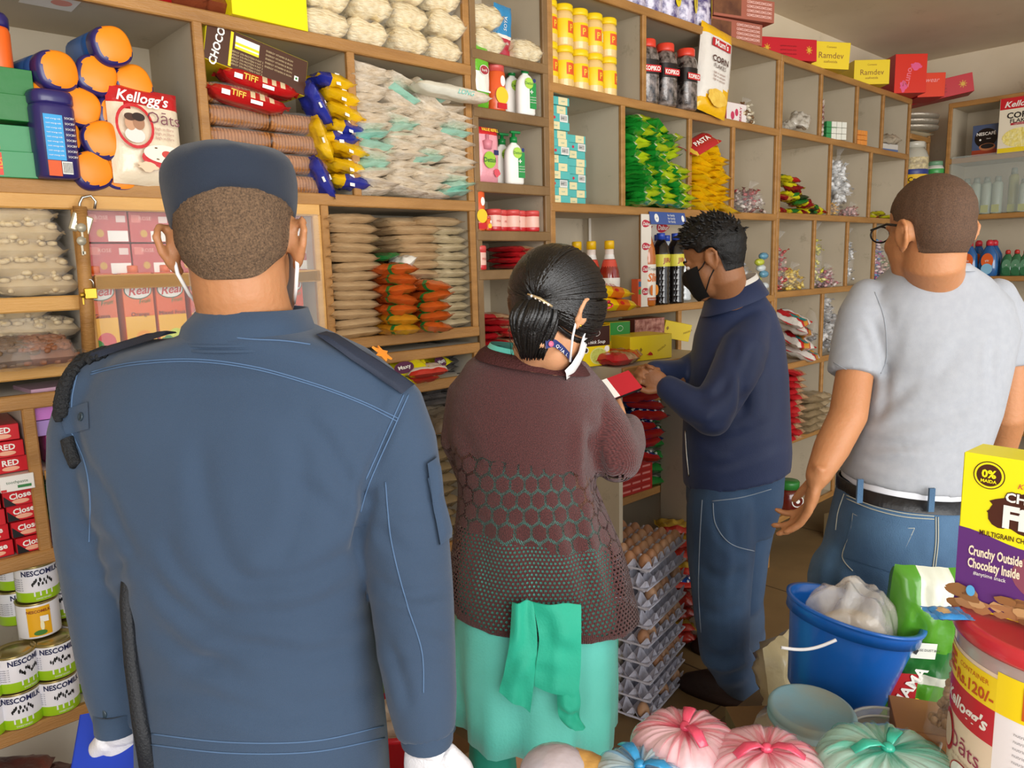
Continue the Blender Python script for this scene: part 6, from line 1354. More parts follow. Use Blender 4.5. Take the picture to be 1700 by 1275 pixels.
off_.mb('seam', d, sh)
# collar
def band(mb, r0, r1, th, m, mid=None):
    c0 = sum(r0, Vector()) / len(r0); c1 = sum(r1, Vector()) / len(r1); i = lambda r, c: [q + (c - q).normalized() * th for q in r]
    rs = [r0] + ([mid] if mid else []) + [r1, i(r1, c1), i(r0, c0), r0]; mb.loft(rs, m, cap=False)
d = MB(); band(d, ring(308, 526, 562, 1.11, .215, yaw=R_(5)), ring(338, 507, 512, 1.10, .185, yaw=R_(5)), .006, NAVY, ring(314, 516, 538, 1.105, .2, yaw=R_(5)))
for k in range(2): d.loft([[q + dn * .0 for q in ring(306, 528, 560 + k * 8, 1.11, .219, yaw=R_(5))], ring(307, 527, 564 + k * 8, 1.11, .22, yaw=R_(5))], NAVY, cap=False)
off_.mb('collar', d)
# epaulettes, star, rope, pocket, cuffs
EP = mat('#1f2738', .75, (500, .2)); d = MB(); off_.patch(d, ['shirt'], (522, 562), (540, 556), (684, 642), (664, 656), EP, 8, 10, off=.012); 
d2 = MB(); s_, n_ = off_.hit(['shirt'], 622, 602, .0175); R3 = n_.to_track_quat('Z', 'Y').to_matrix(); pts = []
for k in range(12): a = k * math.pi / 6; r = .017 if k % 2 == 0 else .008; pts.append(s_ + R3 @ Vector((r * math.cos(a), r * math.sin(a), 0)))
ep = off_.mb('epaulette', d); d2.loft([pts, [q + n_ * .003 for q in pts]], mat('#e0882a', .4), smooth=False); off_.mb('star', d2, ep)
d = MB(); off_.patch(d, ['shirt'], (140, 596), (290, 551), (296, 558), (146, 606), EP, 10, 4, off=.012); off_.mb('epaulette', d)
rope = []; pts = smooth_line([(172, 588), (140, 603), (118, 632), (109, 662), (106, 690)], 10)
d = MB(); RP = mat('#17191c', .7, (300, .6)); core = [off_.hit(['shirt'], x, y, .006, 1.08)[0] for x, y in pts]
for ph in (0, 1, 2):
    q = []
    for i, c in enumerate(core): a = i * .9 + ph * 2.09; q.append(c + Vector((math.cos(a) * .006, math.sin(a) * .006, math.sin(a + 1) * .005)))
    d.tube(q, .0055, RP, 7)
core = [off_.hit(['shirt'], x, y, .003, 1.08)[0] for x, y in smooth_line([(112, 728), (118, 750), (130, 772)], 6)]; d.tube(core, .009, RP, 8)
off_.mb('shoulder_rope', d)
d = MB(); off_.patch(d, ['shirt'], (99, 683), (148, 668), (150, 712), (110, 722), NAVY, 6, 5, off=.004); BT = mat('#2c3a44', .35)
def button(mb, names, px, py, r=.006): p, n_ = off_.hit(names, px, py, .004); mb.lathe([(r, 0), (r, .002), (r * .8, .003), (r * .75, .002)], BT, 16, M=Matrix.Translation(p) @ n_.to_track_quat('Z', 'Y').to_matrix().to_4x4())
button(d, ['shirt'], 140, 692); off_.mb('shoulder_tab', d, sh)
d = MB(); off_.patch(d, ['shirt'], (706, 795), (718, 775), (746, 890), (726, 905), NAVY, 5, 8, off=.012); off_.patch(d, ['shirt'], (704, 770), (720, 758), (728, 830), (712, 835), NAVY, 4, 5, off=.016); off_.mb('sleeve_pocket', d, sh)
for (px0, px1, py, dd, bx) in [(163, 240, 1188, 1.10, 172), (666, 752, 1214, 1.07, 748)]:
    d = MB(); band(d, ring(px0, px1, py + 14, dd, .082, 28, 2), ring(px0 - 2, px1 + 2, py - 22, dd, .088, 28, 2), .005, NAVY); 
    d.lathe([(.008, 0), (.008, .002), (.006, .003)], BT, 16, M=Matrix.Translation(P(bx, py - 4, dd - .035 if bx < 300 else dd)) @ (-FWD + RGT * (.8 if bx > 300 else -.5)).to_track_quat('Z', 'Y').to_matrix().to_4x4()); off_.mb('cuff', d)
# trousers
b = MB(); TR = cloth_mat('officer_trousers', '#31465f', '#293c54')
b.loft([ring(262, 622, 1290, 1.14, .22), ring(255, 628, 1420, 1.15, .24), ring(268, 615, 1540, 1.16, .24)], TR)
for sd in (-1, 1):
    h = hip + RGT * .1 * sd; b.tube([h + dn * .05, Vector((h.x, h.y, .45)) + FWD * .01, Vector((h.x, h.y, .06))], [.115, .085, .07], TR, 20)
V, Q = remeshed(b, .009, 4); off_.put('trousers', V, Q, TR)
SHOE = mat('#141416', .35)
for sd in (-1, 1):
    h = hip + RGT * .1 * sd; d = MB(); d.loft([[Vector((h.x, h.y, 0)) + RGT * (.045 * math.cos(t) * w) + FWD * (.05 + .14 * math.sin(t) * w) + Vector((0, 0, z)) for t in [k * math.pi / 8 for k in range(16)]] for w, z in ((1, .002), (1.02, .02), (.95, .05), (.7, .085))], SHOE); off_.mb('shoe', d)
# hair, cap, mask, glasses
BUZZ = mat('#86694e', .8, (700, .5), var=('#2e231b', 380, .3)); BUZZ.name = 'cropped_hair'
def hp(r, f, u):
    if u < -.046 or u > .085 or f > .02: return False
    a = abs(r)
    if u < .0 and a > .078 + (u) * .95: return False
    if f > -.022 and u < .035: return False
    return f < .0 or u > .03
shell(off_, src1, 'hair', hp, .003, BUZZ, HC, Rt1, HF, HU, rough=.0022)
capC = lambda r, f, u: HC + Rt1 * r + HF * f + HU * u
d = MB(); rs = []
for (w, l, u, up_) in [(.081, .104, .052, 0), (.085, .109, .058, .0), (.088, .112, .074, .0), (.09, .113, .092, .003), (.089, .108, .110, .004), (.078, .096, .126, .004), (.052, .07, .136, .004), (.02, .03, .139, .004)]:
    rr_ = []
    for k in range(48):
        a = 2 * math.pi * k / 48; r, f = w * math.cos(a), l * math.sin(a); t = min(1, max(0, (.13 - u) / .07))
        uu = u + t * (-.36 * f - .020 + .17 * r) + .0; uu += .0015 * math.sin(3 * a) + .006 * nz(r * 40, f * 40, u * 20)
        rr_.append(capC(r, f - .002 - (.01 if u > .1 else 0), uu))
    rs.append(rr_)
inn = [q + (HC + HU * .06 - q) * .05 for q in rs[0]]; rs = [inn] + rs
d.loft(rs, CAPB, cap=False); d.add([q for q in rs[-1]], [tuple(range(48))], CAPB, True)
cap = off_.mb('cap', d); sub = cap.modifiers.new('sub', 'SUBSURF'); sub.levels = 1; sub.render_levels = 1
d = MB(); WS = mat('#f2f1f0', .7)
def fr(pts, r, m, d_=None, seg=6): d.tube([L1(*p) for p in pts], r, m, seg)
fr([(-.074, .012, .02), (-.083, -.004, .034), (-.082, -.022, .022), (-.078, -.03, -.0), (-.076, -.026, -.03), (-.07, .0, -.06), (-.062, .03, -.08)], .0028, WS)
fr([(.074, .012, .02), (.083, -.004, .034), (.084, -.022, .022), (.08, -.03, -.0), (.078, -.026, -.03), (.07, .0, -.06), (.062, .03, -.08)], .0028, WS)
mask_panel(d, L1, WS); off_.mb('face_mask', d)
d = MB(); GB = mat('#121214', .25)
d.tube([L1(-.076, -.02, .012), L1(-.078, .03, .012), L1(-.068, .09, .012)], .0025, GB, 6); d.tube([L1(.076, -.02, .012), L1(.078, .03, .012), L1(.068, .09, .012)], .0025, GB, 6)
for sd in (-1, 1): d.ball(L1(.034 * sd, .105, .0), (.03, .012, .022), GB, seg=12)
off_.mb('sunglasses', d)
d = MB(); d.tube([P(214, 905, 1.04), P(209, 1000, 1.03), P(217, 1100, 1.03), P(232, 1200, 1.02), P(252, 1300, 1.02)], [.006, .0065, .007, .008, .01], mat('#16191e', .6, (300, .3)), 8, up=tuple(RGT), flat=1.4); off_.mb('hanging_strap', d)
# folder held by the left hand
fc = P(215, 1262, 1.06); d = MB(); BLF = mat('#1c3fb4', .35); R3 = Matrix.Rotation(R_(28), 4, 'Z') @ Matrix.Rotation(R_(38), 4, 'Y') @ Matrix.Rotation(R_(-18), 4, 'X')
d.box((-.012, -.115, -.16), (-.010, .115, .16), BLF); d.box((.010, -.115, -.16), (.012, .115, .16), BLF); d.box((-.012, .113, -.16), (.012, .115, .16), BLF); d.box((-.009, -.108, -.155), (.009, .11, .155), mat('#dfe3ea', .7))
o = d.build('folder'); o.matrix_world = Matrix.Translation(fc + RGT * .01 + dn * .085 - FWD * .02) @ R3; tag(o, 'blue folder of white papers held in the gloved left hand of the officer', 'folder')
# ================================================================= woman in the maroon cardigan
S2 = skin_mat('#d09a72', '#bf8862'); MAR = None
wo = Person((P(900, 1100, 1.62).x, P(900, 1100, 1.62).y, 0))
a35 = Matrix.Rotation(R_(-38), 3, 'Z') @ FWD; HF = (a35 * math.cos(R_(38)) - Vector((0, 0, 1)) * math.sin(R_(38))).normalized(); HU = (a35 * math.sin(R_(38)) + Vector((0, 0, 1)) * math.cos(R_(38))).normalized()
HC = P(918, 528, 1.55); b = MB(); L2, Rt2 = head(b, HC, HF, HU, P(885, 615, 1.63), .98, .05, m=S2, ears=(1,))
b.loft([ring(820, 950, 592, 1.64, .1, tilt=15), ring(775, 990, 640, 1.65, .14), ring(775, 985, 700, 1.65, .15), ring(795, 985, 820, 1.65, .15), ring(790, 990, 950, 1.65, .17), ring(800, 980, 1060, 1.65, .17)], S2)
WA = [P(972, 655, 1.65), P(1010, 715, 1.64), P(1030, 765, 1.63), P(1040, 745, 1.74), P(1044, 715, 1.82)]; limb(b, WA, [.036, .034, .033, .03, .022], S2)
WL = [P(775, 650, 1.65), P(770, 730, 1.67), P(800, 790, 1.74), P(850, 740, 1.84), P(900, 700, 1.92)]; limb(b, WL, [.036, .034, .033, .028, .022], S2)
hand(b, WA[-1], (FWD * .7 + Vector((0, 0, .3)) - RGT * .4), RGT * -1 + dn * .2, S2, .85, (.5, .5, .5, .5), thumb=1); hand(b, WL[-1], (FWD * .6 + RGT * .7 + Vector((0, 0, .2))), RGT * .2 - dn, S2, .85, (.4, .4, .4, .4), thumb=-1)
wh = P(890, 1040, 1.65)
for sd in (-1, 1):
    h = wh + RGT * .08 * sd; limb(b, [h, Vector((h.x, h.y, .42)), Vector((h.x, h.y, .08))], [.08, .045, .032], S2); b.tube([Vector((h.x, h.y, .04)) - FWD * .04, Vector((h.x, h.y, .03)) + FWD * .15], [.035, .028], S2, 10)
src2 = remeshed(b, .0046, 3); wo.put('person', *src2, S2); tag(wo.root, 'person with a black ponytail in a maroon lace cardigan over a turquoise dress, reading', 'person')
# hair: skull shell plus combed strands and the tied tail
HAIR = mat('#0d0b0b', .32, (300, .25), coat=.25); HAIR.name = 'black_hair'
clip = P(897, 497, 1.485); kn = clip - HC; kr, kf, ku = kn.dot(Rt2), kn.dot(HF), kn.dot(HU)
def wp(r, f, u): return u > -.03 and (f < .062 or u > .075) and not (abs(r) > .06 and u < .012 and f > -.03) and not (u < -.005 and f > -.01)
shell(wo, src2, 'hair', wp, .009, HAIR, HC, Rt2, HF, HU); hr = [c for c in kids(wo.root) if c.name.startswith('hair')][0]
d = MB(); rg = random.Random(2)
def skull(v, k=1.0): return Vector((v.x * .079, v.y * .098, v.z * .09)) * k + Vector((0, -.008, .043))
kv = Vector(((kr) / .079, (kf + .008) / .098, (ku - .043) / .09)).normalized()
for i in range(620):
    t = i / 340 * 2 * math.pi * 5; ph = rg.uniform(0, 2 * math.pi); q = rg.random()
    s0 = Vector((math.cos(ph), math.sin(ph) * .72 + .1, 0)); lo = -.25 if abs(math.cos(ph)) > .6 and math.sin(ph) > -.3 else (-.55 if math.sin(ph) < -.3 else .35); s0.z = (lo + .25 * q * q) if i % 2 else rg.uniform(.25, 1.8); s0.normalize()
    if s0.dot(kv) > .93: continue
    pts = []; an = s0.angle(kv)
    for k in range(11):
        w = k / 10; v = (s0 * math.sin((1 - w) * an) + kv * math.sin(w * an)) / math.sin(an); kk = 1.185 + .03 * math.sin(w * 3.1) + rg.uniform(-.003, .003) - .06 * max(0, w - .85) / .15; c = skull(v, kk); pts.append(L2(c.x, c.y, c.z))
    d.tube(pts, [.0022] + [.0048] * 8 + [.0035, .002], HAIR, 5, flat=.8)
wo.mb('hair_strands', d, hr)
d = MB(); rg = random.Random(5); T0 = clip + (clip - HC).normalized() * .004
for i in range(150):
    a = rg.uniform(0, 6.28); rr_ = rg.uniform(0, 1) ** .6; o0 = RGT * math.cos(a) * rr_ * .022 + Vector((0, 0, 1)) * math.sin(a) * rr_ * .014
    w1 = RGT * (math.cos(a) * rr_ * .044) - FWD * (.02 + .018 * math.sin(a) * rr_); w2 = RGT * (math.cos(a + .4) * rr_ * .042 + .0); w3 = RGT * (math.cos(a + .8) * rr_ * .024 + .0)
    z = [0, -.024, -.062, -.1 - rg.uniform(0, .022)]; x = [0, -.012, -.012, -.016]
    pts = smooth_line([tuple(T0 + o0), tuple(T0 + w1 + RGT * x[1] + Vector((0, 0, z[1]))), tuple(T0 + w2 + RGT * x[2] - FWD * (.022 + .012 * math.sin(a)) + Vector((0, 0, z[2]))), tuple(T0 + w3 + RGT * x[3] - FWD * .008 + Vector((0, 0, z[3])))], 5) if False else None
    c = [T0 + o0, T0 + w1 + RGT * x[1] + Vector((0, 0, z[1])), T0 + w2 + RGT * x[2] - FWD * (.022 + .012 * math.sin(a)) + Vector((0, 0, z[2])), T0 + w3 + RGT * x[3] - FWD * .01 + Vector((0, 0, z[3]))]
    pts = []
    for k in range(10):
        t = k / 9 * 3; j = min(2, int(t)); u = t - j; p0, p1, p2, p3 = c[max(j - 1, 0)], c[j], c[j + 1], c[min(j + 2, 3)]
        pts.append(.5 * ((2 * p1) + (p2 - p0) * u + (2 * p0 - 5 * p1 + 4 * p2 - p3) * u * u + (3 * p1 - p0 - 3 * p2 + p3) * u ** 3))
    d.tube(pts, [.003, .0055, .006, .006, .006, .0055, .005, .0045, .003, .0012], HAIR, 5)
for i in range(24):
    p0 = T0 - RGT * .03 + Vector((0, 0, -.03 - .002 * i)); d.tube([p0, p0 - RGT * rg.uniform(.01, .035) + Vector((0, 0, rg.uniform(-.01, .02))), p0 - RGT * rg.uniform(.0, .03) + Vector((0, 0, rg.uniform(-.06, -.03)))], [.001, .0006, .0004], HAIR, 4)
wo.mb('ponytail', d, hr)
d = MB(); GD = mat('#c9b28a', .3, metal=.7); e1, e2 = P(876, 488, 1.435), P(917, 509, 1.43); mdl = (e1 + e2) / 2 - FWD * .004 + Vector((0, 0, .003)); d.tube([e1, e1.lerp(mdl, .5), mdl, mdl.lerp(e2, .5), e2], [.0035, .005, .0055, .005, .004], GD, 8, flat=.6)
for k in range(5): q = e1.lerp(e2, .15 + k * .17) - FWD * .005; d.ball(q, .0028, mat('#f0e8e0', .1, coat=1), seg=8)
wo.mb('hair_clip', d, hr)
# mask with loops, red spectacles, ear stud
d = MB(); fr = lambda pts, r, m, mb=None: (mb or d).tube([L2(*p) for p in pts], r, m, 6)
fr([(.074, .012, .024), (.083, -.006, .034), (.086, -.024, .018), (.081, -.03, -.012), (.074, -.01, -.05), (.06, .03, -.085)], .0024, WS); fr([(.076, .012, .02), (.076, .02, -.02), (.064, .045, -.06)], .0024, WS)
mask_panel(d, L2, WS)
wo.mb('face_mask', d)
d = MB(); RS = mat('#b8142a', .25, coat=.5)
for sd in (1, -1): fr([(sd * .08, -.02, .014), (sd * .089, -.008, .03), (sd * .089, .02, .052), (sd * .08, .055, .082), (sd * .062, .082, .1)], .0032, RS)
for sd in (-1, 1): d.tube([L2(sd * .034 + .026 * math.cos(t), .1 + .01 * math.sin(t), .1 + .016 * math.sin(t)) for t in [k * math.pi / 8 for k in range(17)]], .0022, RS, 6)
wo.mb('spectacles', d)
d = MB(); d.ball(L2(.083, -.012, -.024), .0035, BRASS, seg=10); wo.mb('ear_stud', d)
# lanyard
d = MB(); LN = mat('#1c2a66', .6); pts = [(905, 572), (918, 570), (932, 578), (943, 590), (950, 602)]; g = []
for x, y in smooth_line(pts, 4):
    p, n_ = wo.hit(['person'], x, y, .004, 1.58); g.append([p + Vector((0, 0, .008)), p - Vector((0, 0, .008))])
d.loft(g, LN, cap=False, closed=False); p, n_ = wo.hit(['person'], 912, 571, .0062, 1.58); d.lathe([(.006, 0), (.006, .0008)], mat('#d86a8a', .5), 14, M=Matrix.Translation(p) @ n_.to_track_quat('Z', 'Y').to_matrix().to_4x4())
for k, ch in enumerate('QUALITY'):
    if k > 4: break
    p, n_ = wo.hit(['person'], 922 + 5.5 * k, 573 + 4.6 * k, .0065, 1.58); X = (RGT * .8 + dn * .6).normalized(); d.text(ch, .009, 0, 0, WHITE, M=Matrix.Translation(p) @ Matrix((X, FWD, (X.cross(FWD)))).transposed().to_4x4(), y=0)
wo.mb('lanyard', d)
# dress (kameez), trousers and scarf
def sheer(name, c, c2, al): m = mat(c, .6, (200, .15), var=(c2, 5, .3), alpha=al, sheen=.2); m.name = name; return m
KAM = sheer('turquoise_dress_cloth', '#74e0d0', '#5ccdbb', .97); DUP = sheer('green_scarf_cloth', '#2fcdaa', '#22b492', .93); SAL = cloth_mat('green_trouser_cloth', '#149a80', '#0e8069', .7)
b = MB(); rows = [(800, 955, 606, .1), (790, 960, 650, .14), (785, 960, 740, .16), (785, 965, 830, .2), (768, 1000, 880, .25), (762, 1014, 930, .272), (758, 1022, 1000, .295), (752, 1024, 1090, .3), (754, 1022, 1140, .31)]
rs = [ring(a, c, y, 1.64, t, 72) for a, c, y, t in rows]
last = ring(757, 1016, 1192, 1.64, .32, 72, tilt=34); rs.append(last)
for j, r in enumerate(rs):
    am = .0 if j < 7 else .007 * (j - 6)
    for k in range(72):
        c = sum(r, Vector()) / 72; dv = (r[k] - c); dv.z = 0; r[k] = r[k] + dv.normalized() * am * (math.sin(k * .7) + .6 * math.sin(k * 1.3 + 1)) * .6
band_in = [[q + (sum(r, Vector()) / 72 - q).normalized() * .004 for q in r] for r in rs]
b.loft(rs + band_in[::-1], KAM, cap=False); dress = wo.mb('dress', b)
d = MB(); c = Vector(P(885, 595, 1.64)); d.loft([ring(815, 930, 578, 1.62, .15, tilt=20), ring(800, 945, 600, 1.63, .16, tilt=20)], KAM, cap=False); wo.mb('dress_neckline', d, dress)
def sheet(name, cols, m, th=.003, parent=None, wav=.004, sd=0):
    """cols: list of columns, each [(px,py,d),...] top to bottom"""
    g = []
    for cl in cols: g.append([P(*q) for q in smooth_line(cl, 5)])
    n = len(g); out = []
    for i in range(n - 1):
        for k in range(4):
            t = k / 4; out.append([a.lerp(b_, t) - FWD * wav * nz(i * 1.1 + t + sd, j * .25, sd) * 4 for j, (a, b_) in enumerate(zip(g[i], g[i + 1]))])
    out.append(g[-1]); d = MB(); back_ = [[q + FWD * th for q in r] for r in out]
    d.loft(out, m, cap=False, closed=False); d.loft(back_, m, cap=False, closed=False); d.loft([out[0], back_[0]], m, cap=False, closed=False); d.loft([out[-1], back_[-1]], m, cap=False, closed=False); d.loft([[r[-1] for r in out], [r[-1] for r in back_]], m, cap=False, closed=False)
    return wo.mb(name, d, parent)
sc = sheet('scarf', [[(850, 1000, 1.47), (846, 1060, 1.46), (838, 1110, 1.46), (828, 1148, 1.46)], [(868, 1000, 1.46), (866, 1070, 1.45), (860, 1120, 1.45), (856, 1170, 1.45)], [(885, 1000, 1.47), (892, 1060, 1.46), (888, 1120, 1.46), (880, 1184, 1.46)]], DUP)
sheet('scarf', [[(884, 1000, 1.47), (895, 1060, 1.46), (890, 1100, 1.46), (887, 1140, 1.46)], [(925, 1005, 1.46), (925, 1060, 1.45), (925, 1110, 1.45), (922, 1152, 1.45)], [(965, 1005, 1.47), (965, 1060, 1.46), (964, 1110, 1.46), (960, 1160, 1.46)]], DUP, sd=3)
sheet('scarf', [[(925, 1135, 1.47), (925, 1165, 1.46), (928, 1190, 1.46), (940, 1205, 1.46)], [(942, 1135, 1.46), (945, 1170, 1.45), (948, 1195, 1.45), (955, 1214, 1.45)], [(960, 1135, 1.47), (964, 1165, 1.46), (962, 1190, 1.46), (972, 1208, 1.46)]], DUP, sd=5)
sheet('scarf', [[(1003, 1000, 1.6), (1002, 1090, 1.6), (1000, 1180, 1.6), (992, 1262, 1.6)], [(1016, 1000, 1.64), (1016, 1090, 1.64), (1012, 1180, 1.64), (1004, 1262, 1.64)], [(1027, 1000, 1.7), (1026, 1090, 1.7), (1022, 1180, 1.7), (1014, 1262, 1.7)]], DUP, sd=7)
for x0, x1 in ((772, 858), (915, 1000)):
    b = MB(); c0, c1 = P(x0, 1200, 1.6), P(x1, 1200, 1.6); c = (c0 + c1) / 2; w = (c1 - c0).length / 2; rs = []
    for z, k in ((.62, .8), (.55, .9), (.45, 1.0), (.3, .95), (.1, .85), (.07, .85)): rs.append([Vector((c.x, c.y, z)) + RGT * math.cos(t) * w * k * (1 + .06 * math.sin(t * 5)) + FWD * math.sin(t) * w * k * 1.1 for t in [q * math.pi / 16 for q in range(32)]])
    b.loft(rs, SAL); wo.mb('trouser_leg', b)
    b = MB(); b.loft([[Vector((c.x, c.y, 0)) + RGT * (.04 * math.cos(t) * k) + FWD * (.04 + .12 * math.sin(t) * k) + Vector((0, 0, z)) for t in [q * math.pi / 8 for q in range(16)]] for k, z in ((1, .002), (1, .02), (.75, .05))], mat('#3a2a22', .5)); wo.mb('shoe', b)
# cardigan
b = MB()
b.loft([ring(805, 960, 592, 1.63, .15, tilt=26), ring(775, 985, 612, 1.64, .2, tilt=24), ring(750, 1003, 650, 1.65, .24, tilt=10), ring(744, 1003, 700, 1.65, .25), ring(752, 994, 750, 1.65, .26), ring(760, 990, 800, 1.65, .27), ring(757, 1012, 860, 1.65, .29), ring(750, 1038, 925, 1.65, .31), ring(747, 1055, 985, 1.65, .33, tilt=22), ring(747, 1060, 1008, 1.65, .335, tilt=26)], S2)
limb(b, [P(880, 600, 1.66), P(960, 618, 1.66), P(975, 655, 1.65), P(1008, 715, 1.64), P(1026, 762, 1.63)], [.02, .03, .046, .053, .052], S2); limb(b, [P(1026, 762, 1.63), P(1038, 735, 1.74), P(1042, 712, 1.81)], [.052, .048, .038], S2)
limb(b, [P(850, 600, 1.66), P(790, 620, 1.66), P(776, 650, 1.65), P(768, 730, 1.67), P(795, 790, 1.74)], [.02, .03, .044, .05, .05], S2); limb(b, [P(795, 790, 1.74), P(850, 745, 1.83), P(890, 710, 1.9)], [.05, .044, .036], S2)
V, Q = remeshed(b, .0066, 4)
V = fold(V, Q, [([(1005, 790), (985, 740), (975, 690)], 8, .008), ([(1000, 700), (982, 740), (985, 800), (1010, 850)], 10, .012), ([(752, 760), (790, 770), (850, 765)], 14, .004), ([(990, 810), (1000, 900), (1020, 1010)], 10, .006), ([(860, 850), (880, 930), (890, 1010)], 16, .006), ([(800, 850), (795, 930), (800, 1000)], 16, .006), ([(940, 850), (965, 930), (985, 1010)], 14, .006), ([(1035, 890), (1045, 950), (1050, 1010)], 7, .006), ([(750, 700), (775, 730), (790, 780)], 10, .005)], (8, .003))
cc = np.array(P(890, 800, 1.65)); rel = V - cc; ux = np.arctan2(rel @ np.array(RGT), -(rel @ np.array(FWD))) * .17; uv = np.stack([ux, V[:, 2]], 1)
def knit():
    m = bpy.data.materials.new('maroon_knit'); m.use_nodes = True; nt = m.node_tree; bs = nt.nodes['Principled BSDF']; N = nt.nodes.new; K_ = nt.links.new
    bs.inputs['Roughness'].default_value = .9; bs.inputs['Sheen Weight'].default_value = .25
    uvn = N('ShaderNodeUVMap'); uvn.uv_map = 'uv'
    def vm(op, a, b=None):
        n = N('ShaderNodeVectorMath'); n.operation = op
        for i, q in enumerate((a, b)):
            if q is None: continue
            if isinstance(q, tuple): n.inputs[i].default_value = q
            else: K_(q, n.inputs[i])
        return n.outputs['Value'] if op in ('DOT_PRODUCT', 'LENGTH') else n.outputs[0]
    def mt(op, a, b=0.0, c=None):
        n = N('ShaderNodeMath'); n.operation = op
        for i, q in enumerate((a, b, c)):
            if q is None: continue
            if isinstance(q, (int, float)): n.inputs[i].default_value = q
            else: K_(q, n.inputs[i])
        return n.outputs[0]
    def hexd(scale, rot=False):
        p = vm('SCALE', uvn.outputs[0]); p.node.inputs['Scale'].default_value = scale; s = (1.0, 1.7320508, 1.0); h = (.5, .8660254, .5)
        p = vm('ADD', p, (50, 50, 0)); A = vm('SUBTRACT', vm('MODULO', p, s), h); B_ = vm('SUBTRACT', vm('MODULO', vm('SUBTRACT', p, h), s), h)
        la, lb = vm('LENGTH', vm('MULTIPLY', A, (1, 1, 0))), vm('LENGTH', vm('MULTIPLY', B_, (1, 1, 0)))
        def hd(q): ab = vm('ABSOLUTE', q); sp = N('ShaderNodeSeparateXYZ'); K_(ab, sp.inputs[0]); return mt('MAXIMUM', sp.outputs[0], vm('DOT_PRODUCT', ab, (.5, .8660254, 0)))
        return mt('MINIMUM', hd(A), hd(B_)), mt('MINIMUM', la, lb)
    sp = N('ShaderNodeSeparateXYZ'); K_(uvn.outputs[0], sp.inputs[0]); z = sp.outputs[1]; u = sp.outputs[0]
    wob = N('ShaderNodeTexNoise'); wob.inputs['Scale'].default_value = 14; K_(uvn.outputs[0], wob.inputs[0]); zz = mt('ADD', z, mt('MULTIPLY', mt('SUBTRACT', wob.outputs['Fac'], .5), .05)); zz = mt('ADD', zz, mt('MULTIPLY', u, .15))
    he, _ = hexd(1 / .036); _, dl = hexd(1 / .0085)
    edge = mt('GREATER_THAN', he, .415); slit = mt('GREATER_THAN', mt('SINE', mt('MULTIPLY', mt('ADD', u, mt('MULTIPLY', z, .6)), 1500)), -.1)
    band_ = mt('MULTIPLY', mt('LESS_THAN', zz, 1.19), mt('GREATER_THAN', zz, 1.035)); lace = mt('MULTIPLY', mt('MULTIPLY', edge, slit), band_)
    dots = mt('MULTIPLY', mt('LESS_THAN', dl, .27), mt('MULTIPLY', mt('LESS_THAN', zz, 1.035), mt('GREATER_THAN', zz, .875)))
    hole = mt('MAXIMUM', lace, dots); K_(mt('SUBTRACT', 1.0, hole), bs.inputs['Alpha'])
    wv = N('ShaderNodeTexWave'); wv.inputs['Scale'].default_value = 90; wv.inputs['Distortion'].default_value = 2.5; wv.inputs['Detail'].default_value = 3; wv.inputs['Detail Scale'].default_value = 3; K_(uvn.outputs[0], wv.inputs[0])
    n2 = N('ShaderNodeTexNoise'); n2.inputs['Scale'].default_value = 420; K_(uvn.outputs[0], n2.inputs[0])
    hgt = mt('ADD', mt('MULTIPLY', wv.outputs['Fac'], .5), n2.outputs['Fac']); hgt = mt('ADD', hgt, mt('MULTIPLY', mt('MULTIPLY', mt('SUBTRACT', .5, he), band_), 1.6)); bp = N('ShaderNodeBump'); bp.inputs['Strength'].default_value = .7; bp.inputs['Distance'].default_value = .004; K_(hgt, bp.inputs['Height']); K_(bp.outputs[0], bs.inputs['Normal'])
    r = N('ShaderNodeValToRGB'); r.color_ramp.elements[0].color = lin('#2e1415'); r.color_ramp.elements[1].color = lin('#6b3230'); r.color_ramp.elements[0].position = .3; r.color_ramp.elements[1].position = .75; K_(n2.outputs['Fac'], r.inputs[0]); K_(r.outputs[0], bs.inputs['Base Color'])
    return m
KNIT = knit(); card = wo.put('cardigan', V, Q, KNIT, uv=uv)
d = MB(); CB = mat('#4e2423', .9, (260, .8)); band(d, ring(790, 978, 606, 1.63, .222, tilt=30), ring(808, 962, 588, 1.625, .18, tilt=28), .008, CB, ring(797, 972, 596, 1.63, .205, tilt=30)); wo.mb('collar_band', d, card)
# notebook and a white paper in her hand
d = MB(); d.box((-.07, -.05, -.006), (.07, .05, .006), mat('#b3202c', .4)); d.box((-.068, -.052, -.004), (.066, -.049, .004), BLACK); d.box((-.07, -.05, .006), (-.035, .05, .0068), WHITE)
o = d.build('notebook', None, tuple(P(1030, 640, 1.86)), (R_(38), R_(-14), R_(-20))); o.scale = (.62, .62, .8); tag(o, 'red and white notebook held open by the woman in front of the navy man', 'notebook')

# ================================================================= man in the navy jacket
S3 = skin_mat('#a9744e', '#94623f'); JK = cloth_mat('navy_jacket_cloth', '#22335c', '#1a2748', .6, 300, .12)
def jeans_mat(name, a, b_, sc=5):
    m = mat(a, .85, (500, .35), var=(b_, sc, .22, 7), sheen=.1); m.name = name; return m
JN1 = jeans_mat('dark_jeans', '#243a58', '#3c5878', 4)
nv = Person((P(1200, 1000, 2.6).x, P(1200, 1000, 2.6).y, 0))
YW = Matrix.Rotation(R_(58), 3, 'Z') @ FWD; HF = (YW * math.cos(R_(20)) - Vector((0, 0, 1)) * math.sin(R_(20))).normalized(); HU = (YW * math.sin(R_(20)) + Vector((0, 0, 1)) * math.cos(R_(20))).normalized()
HC = P(1186, 434, 2.42); b = MB(); L3, Rt3 = head(b, HC, HF, HU, P(1215, 515, 2.5), 1.0, .06, m=S3)
BF = YW; BR = Vector((BF.y, -BF.x, 0)); BY = R_(58)
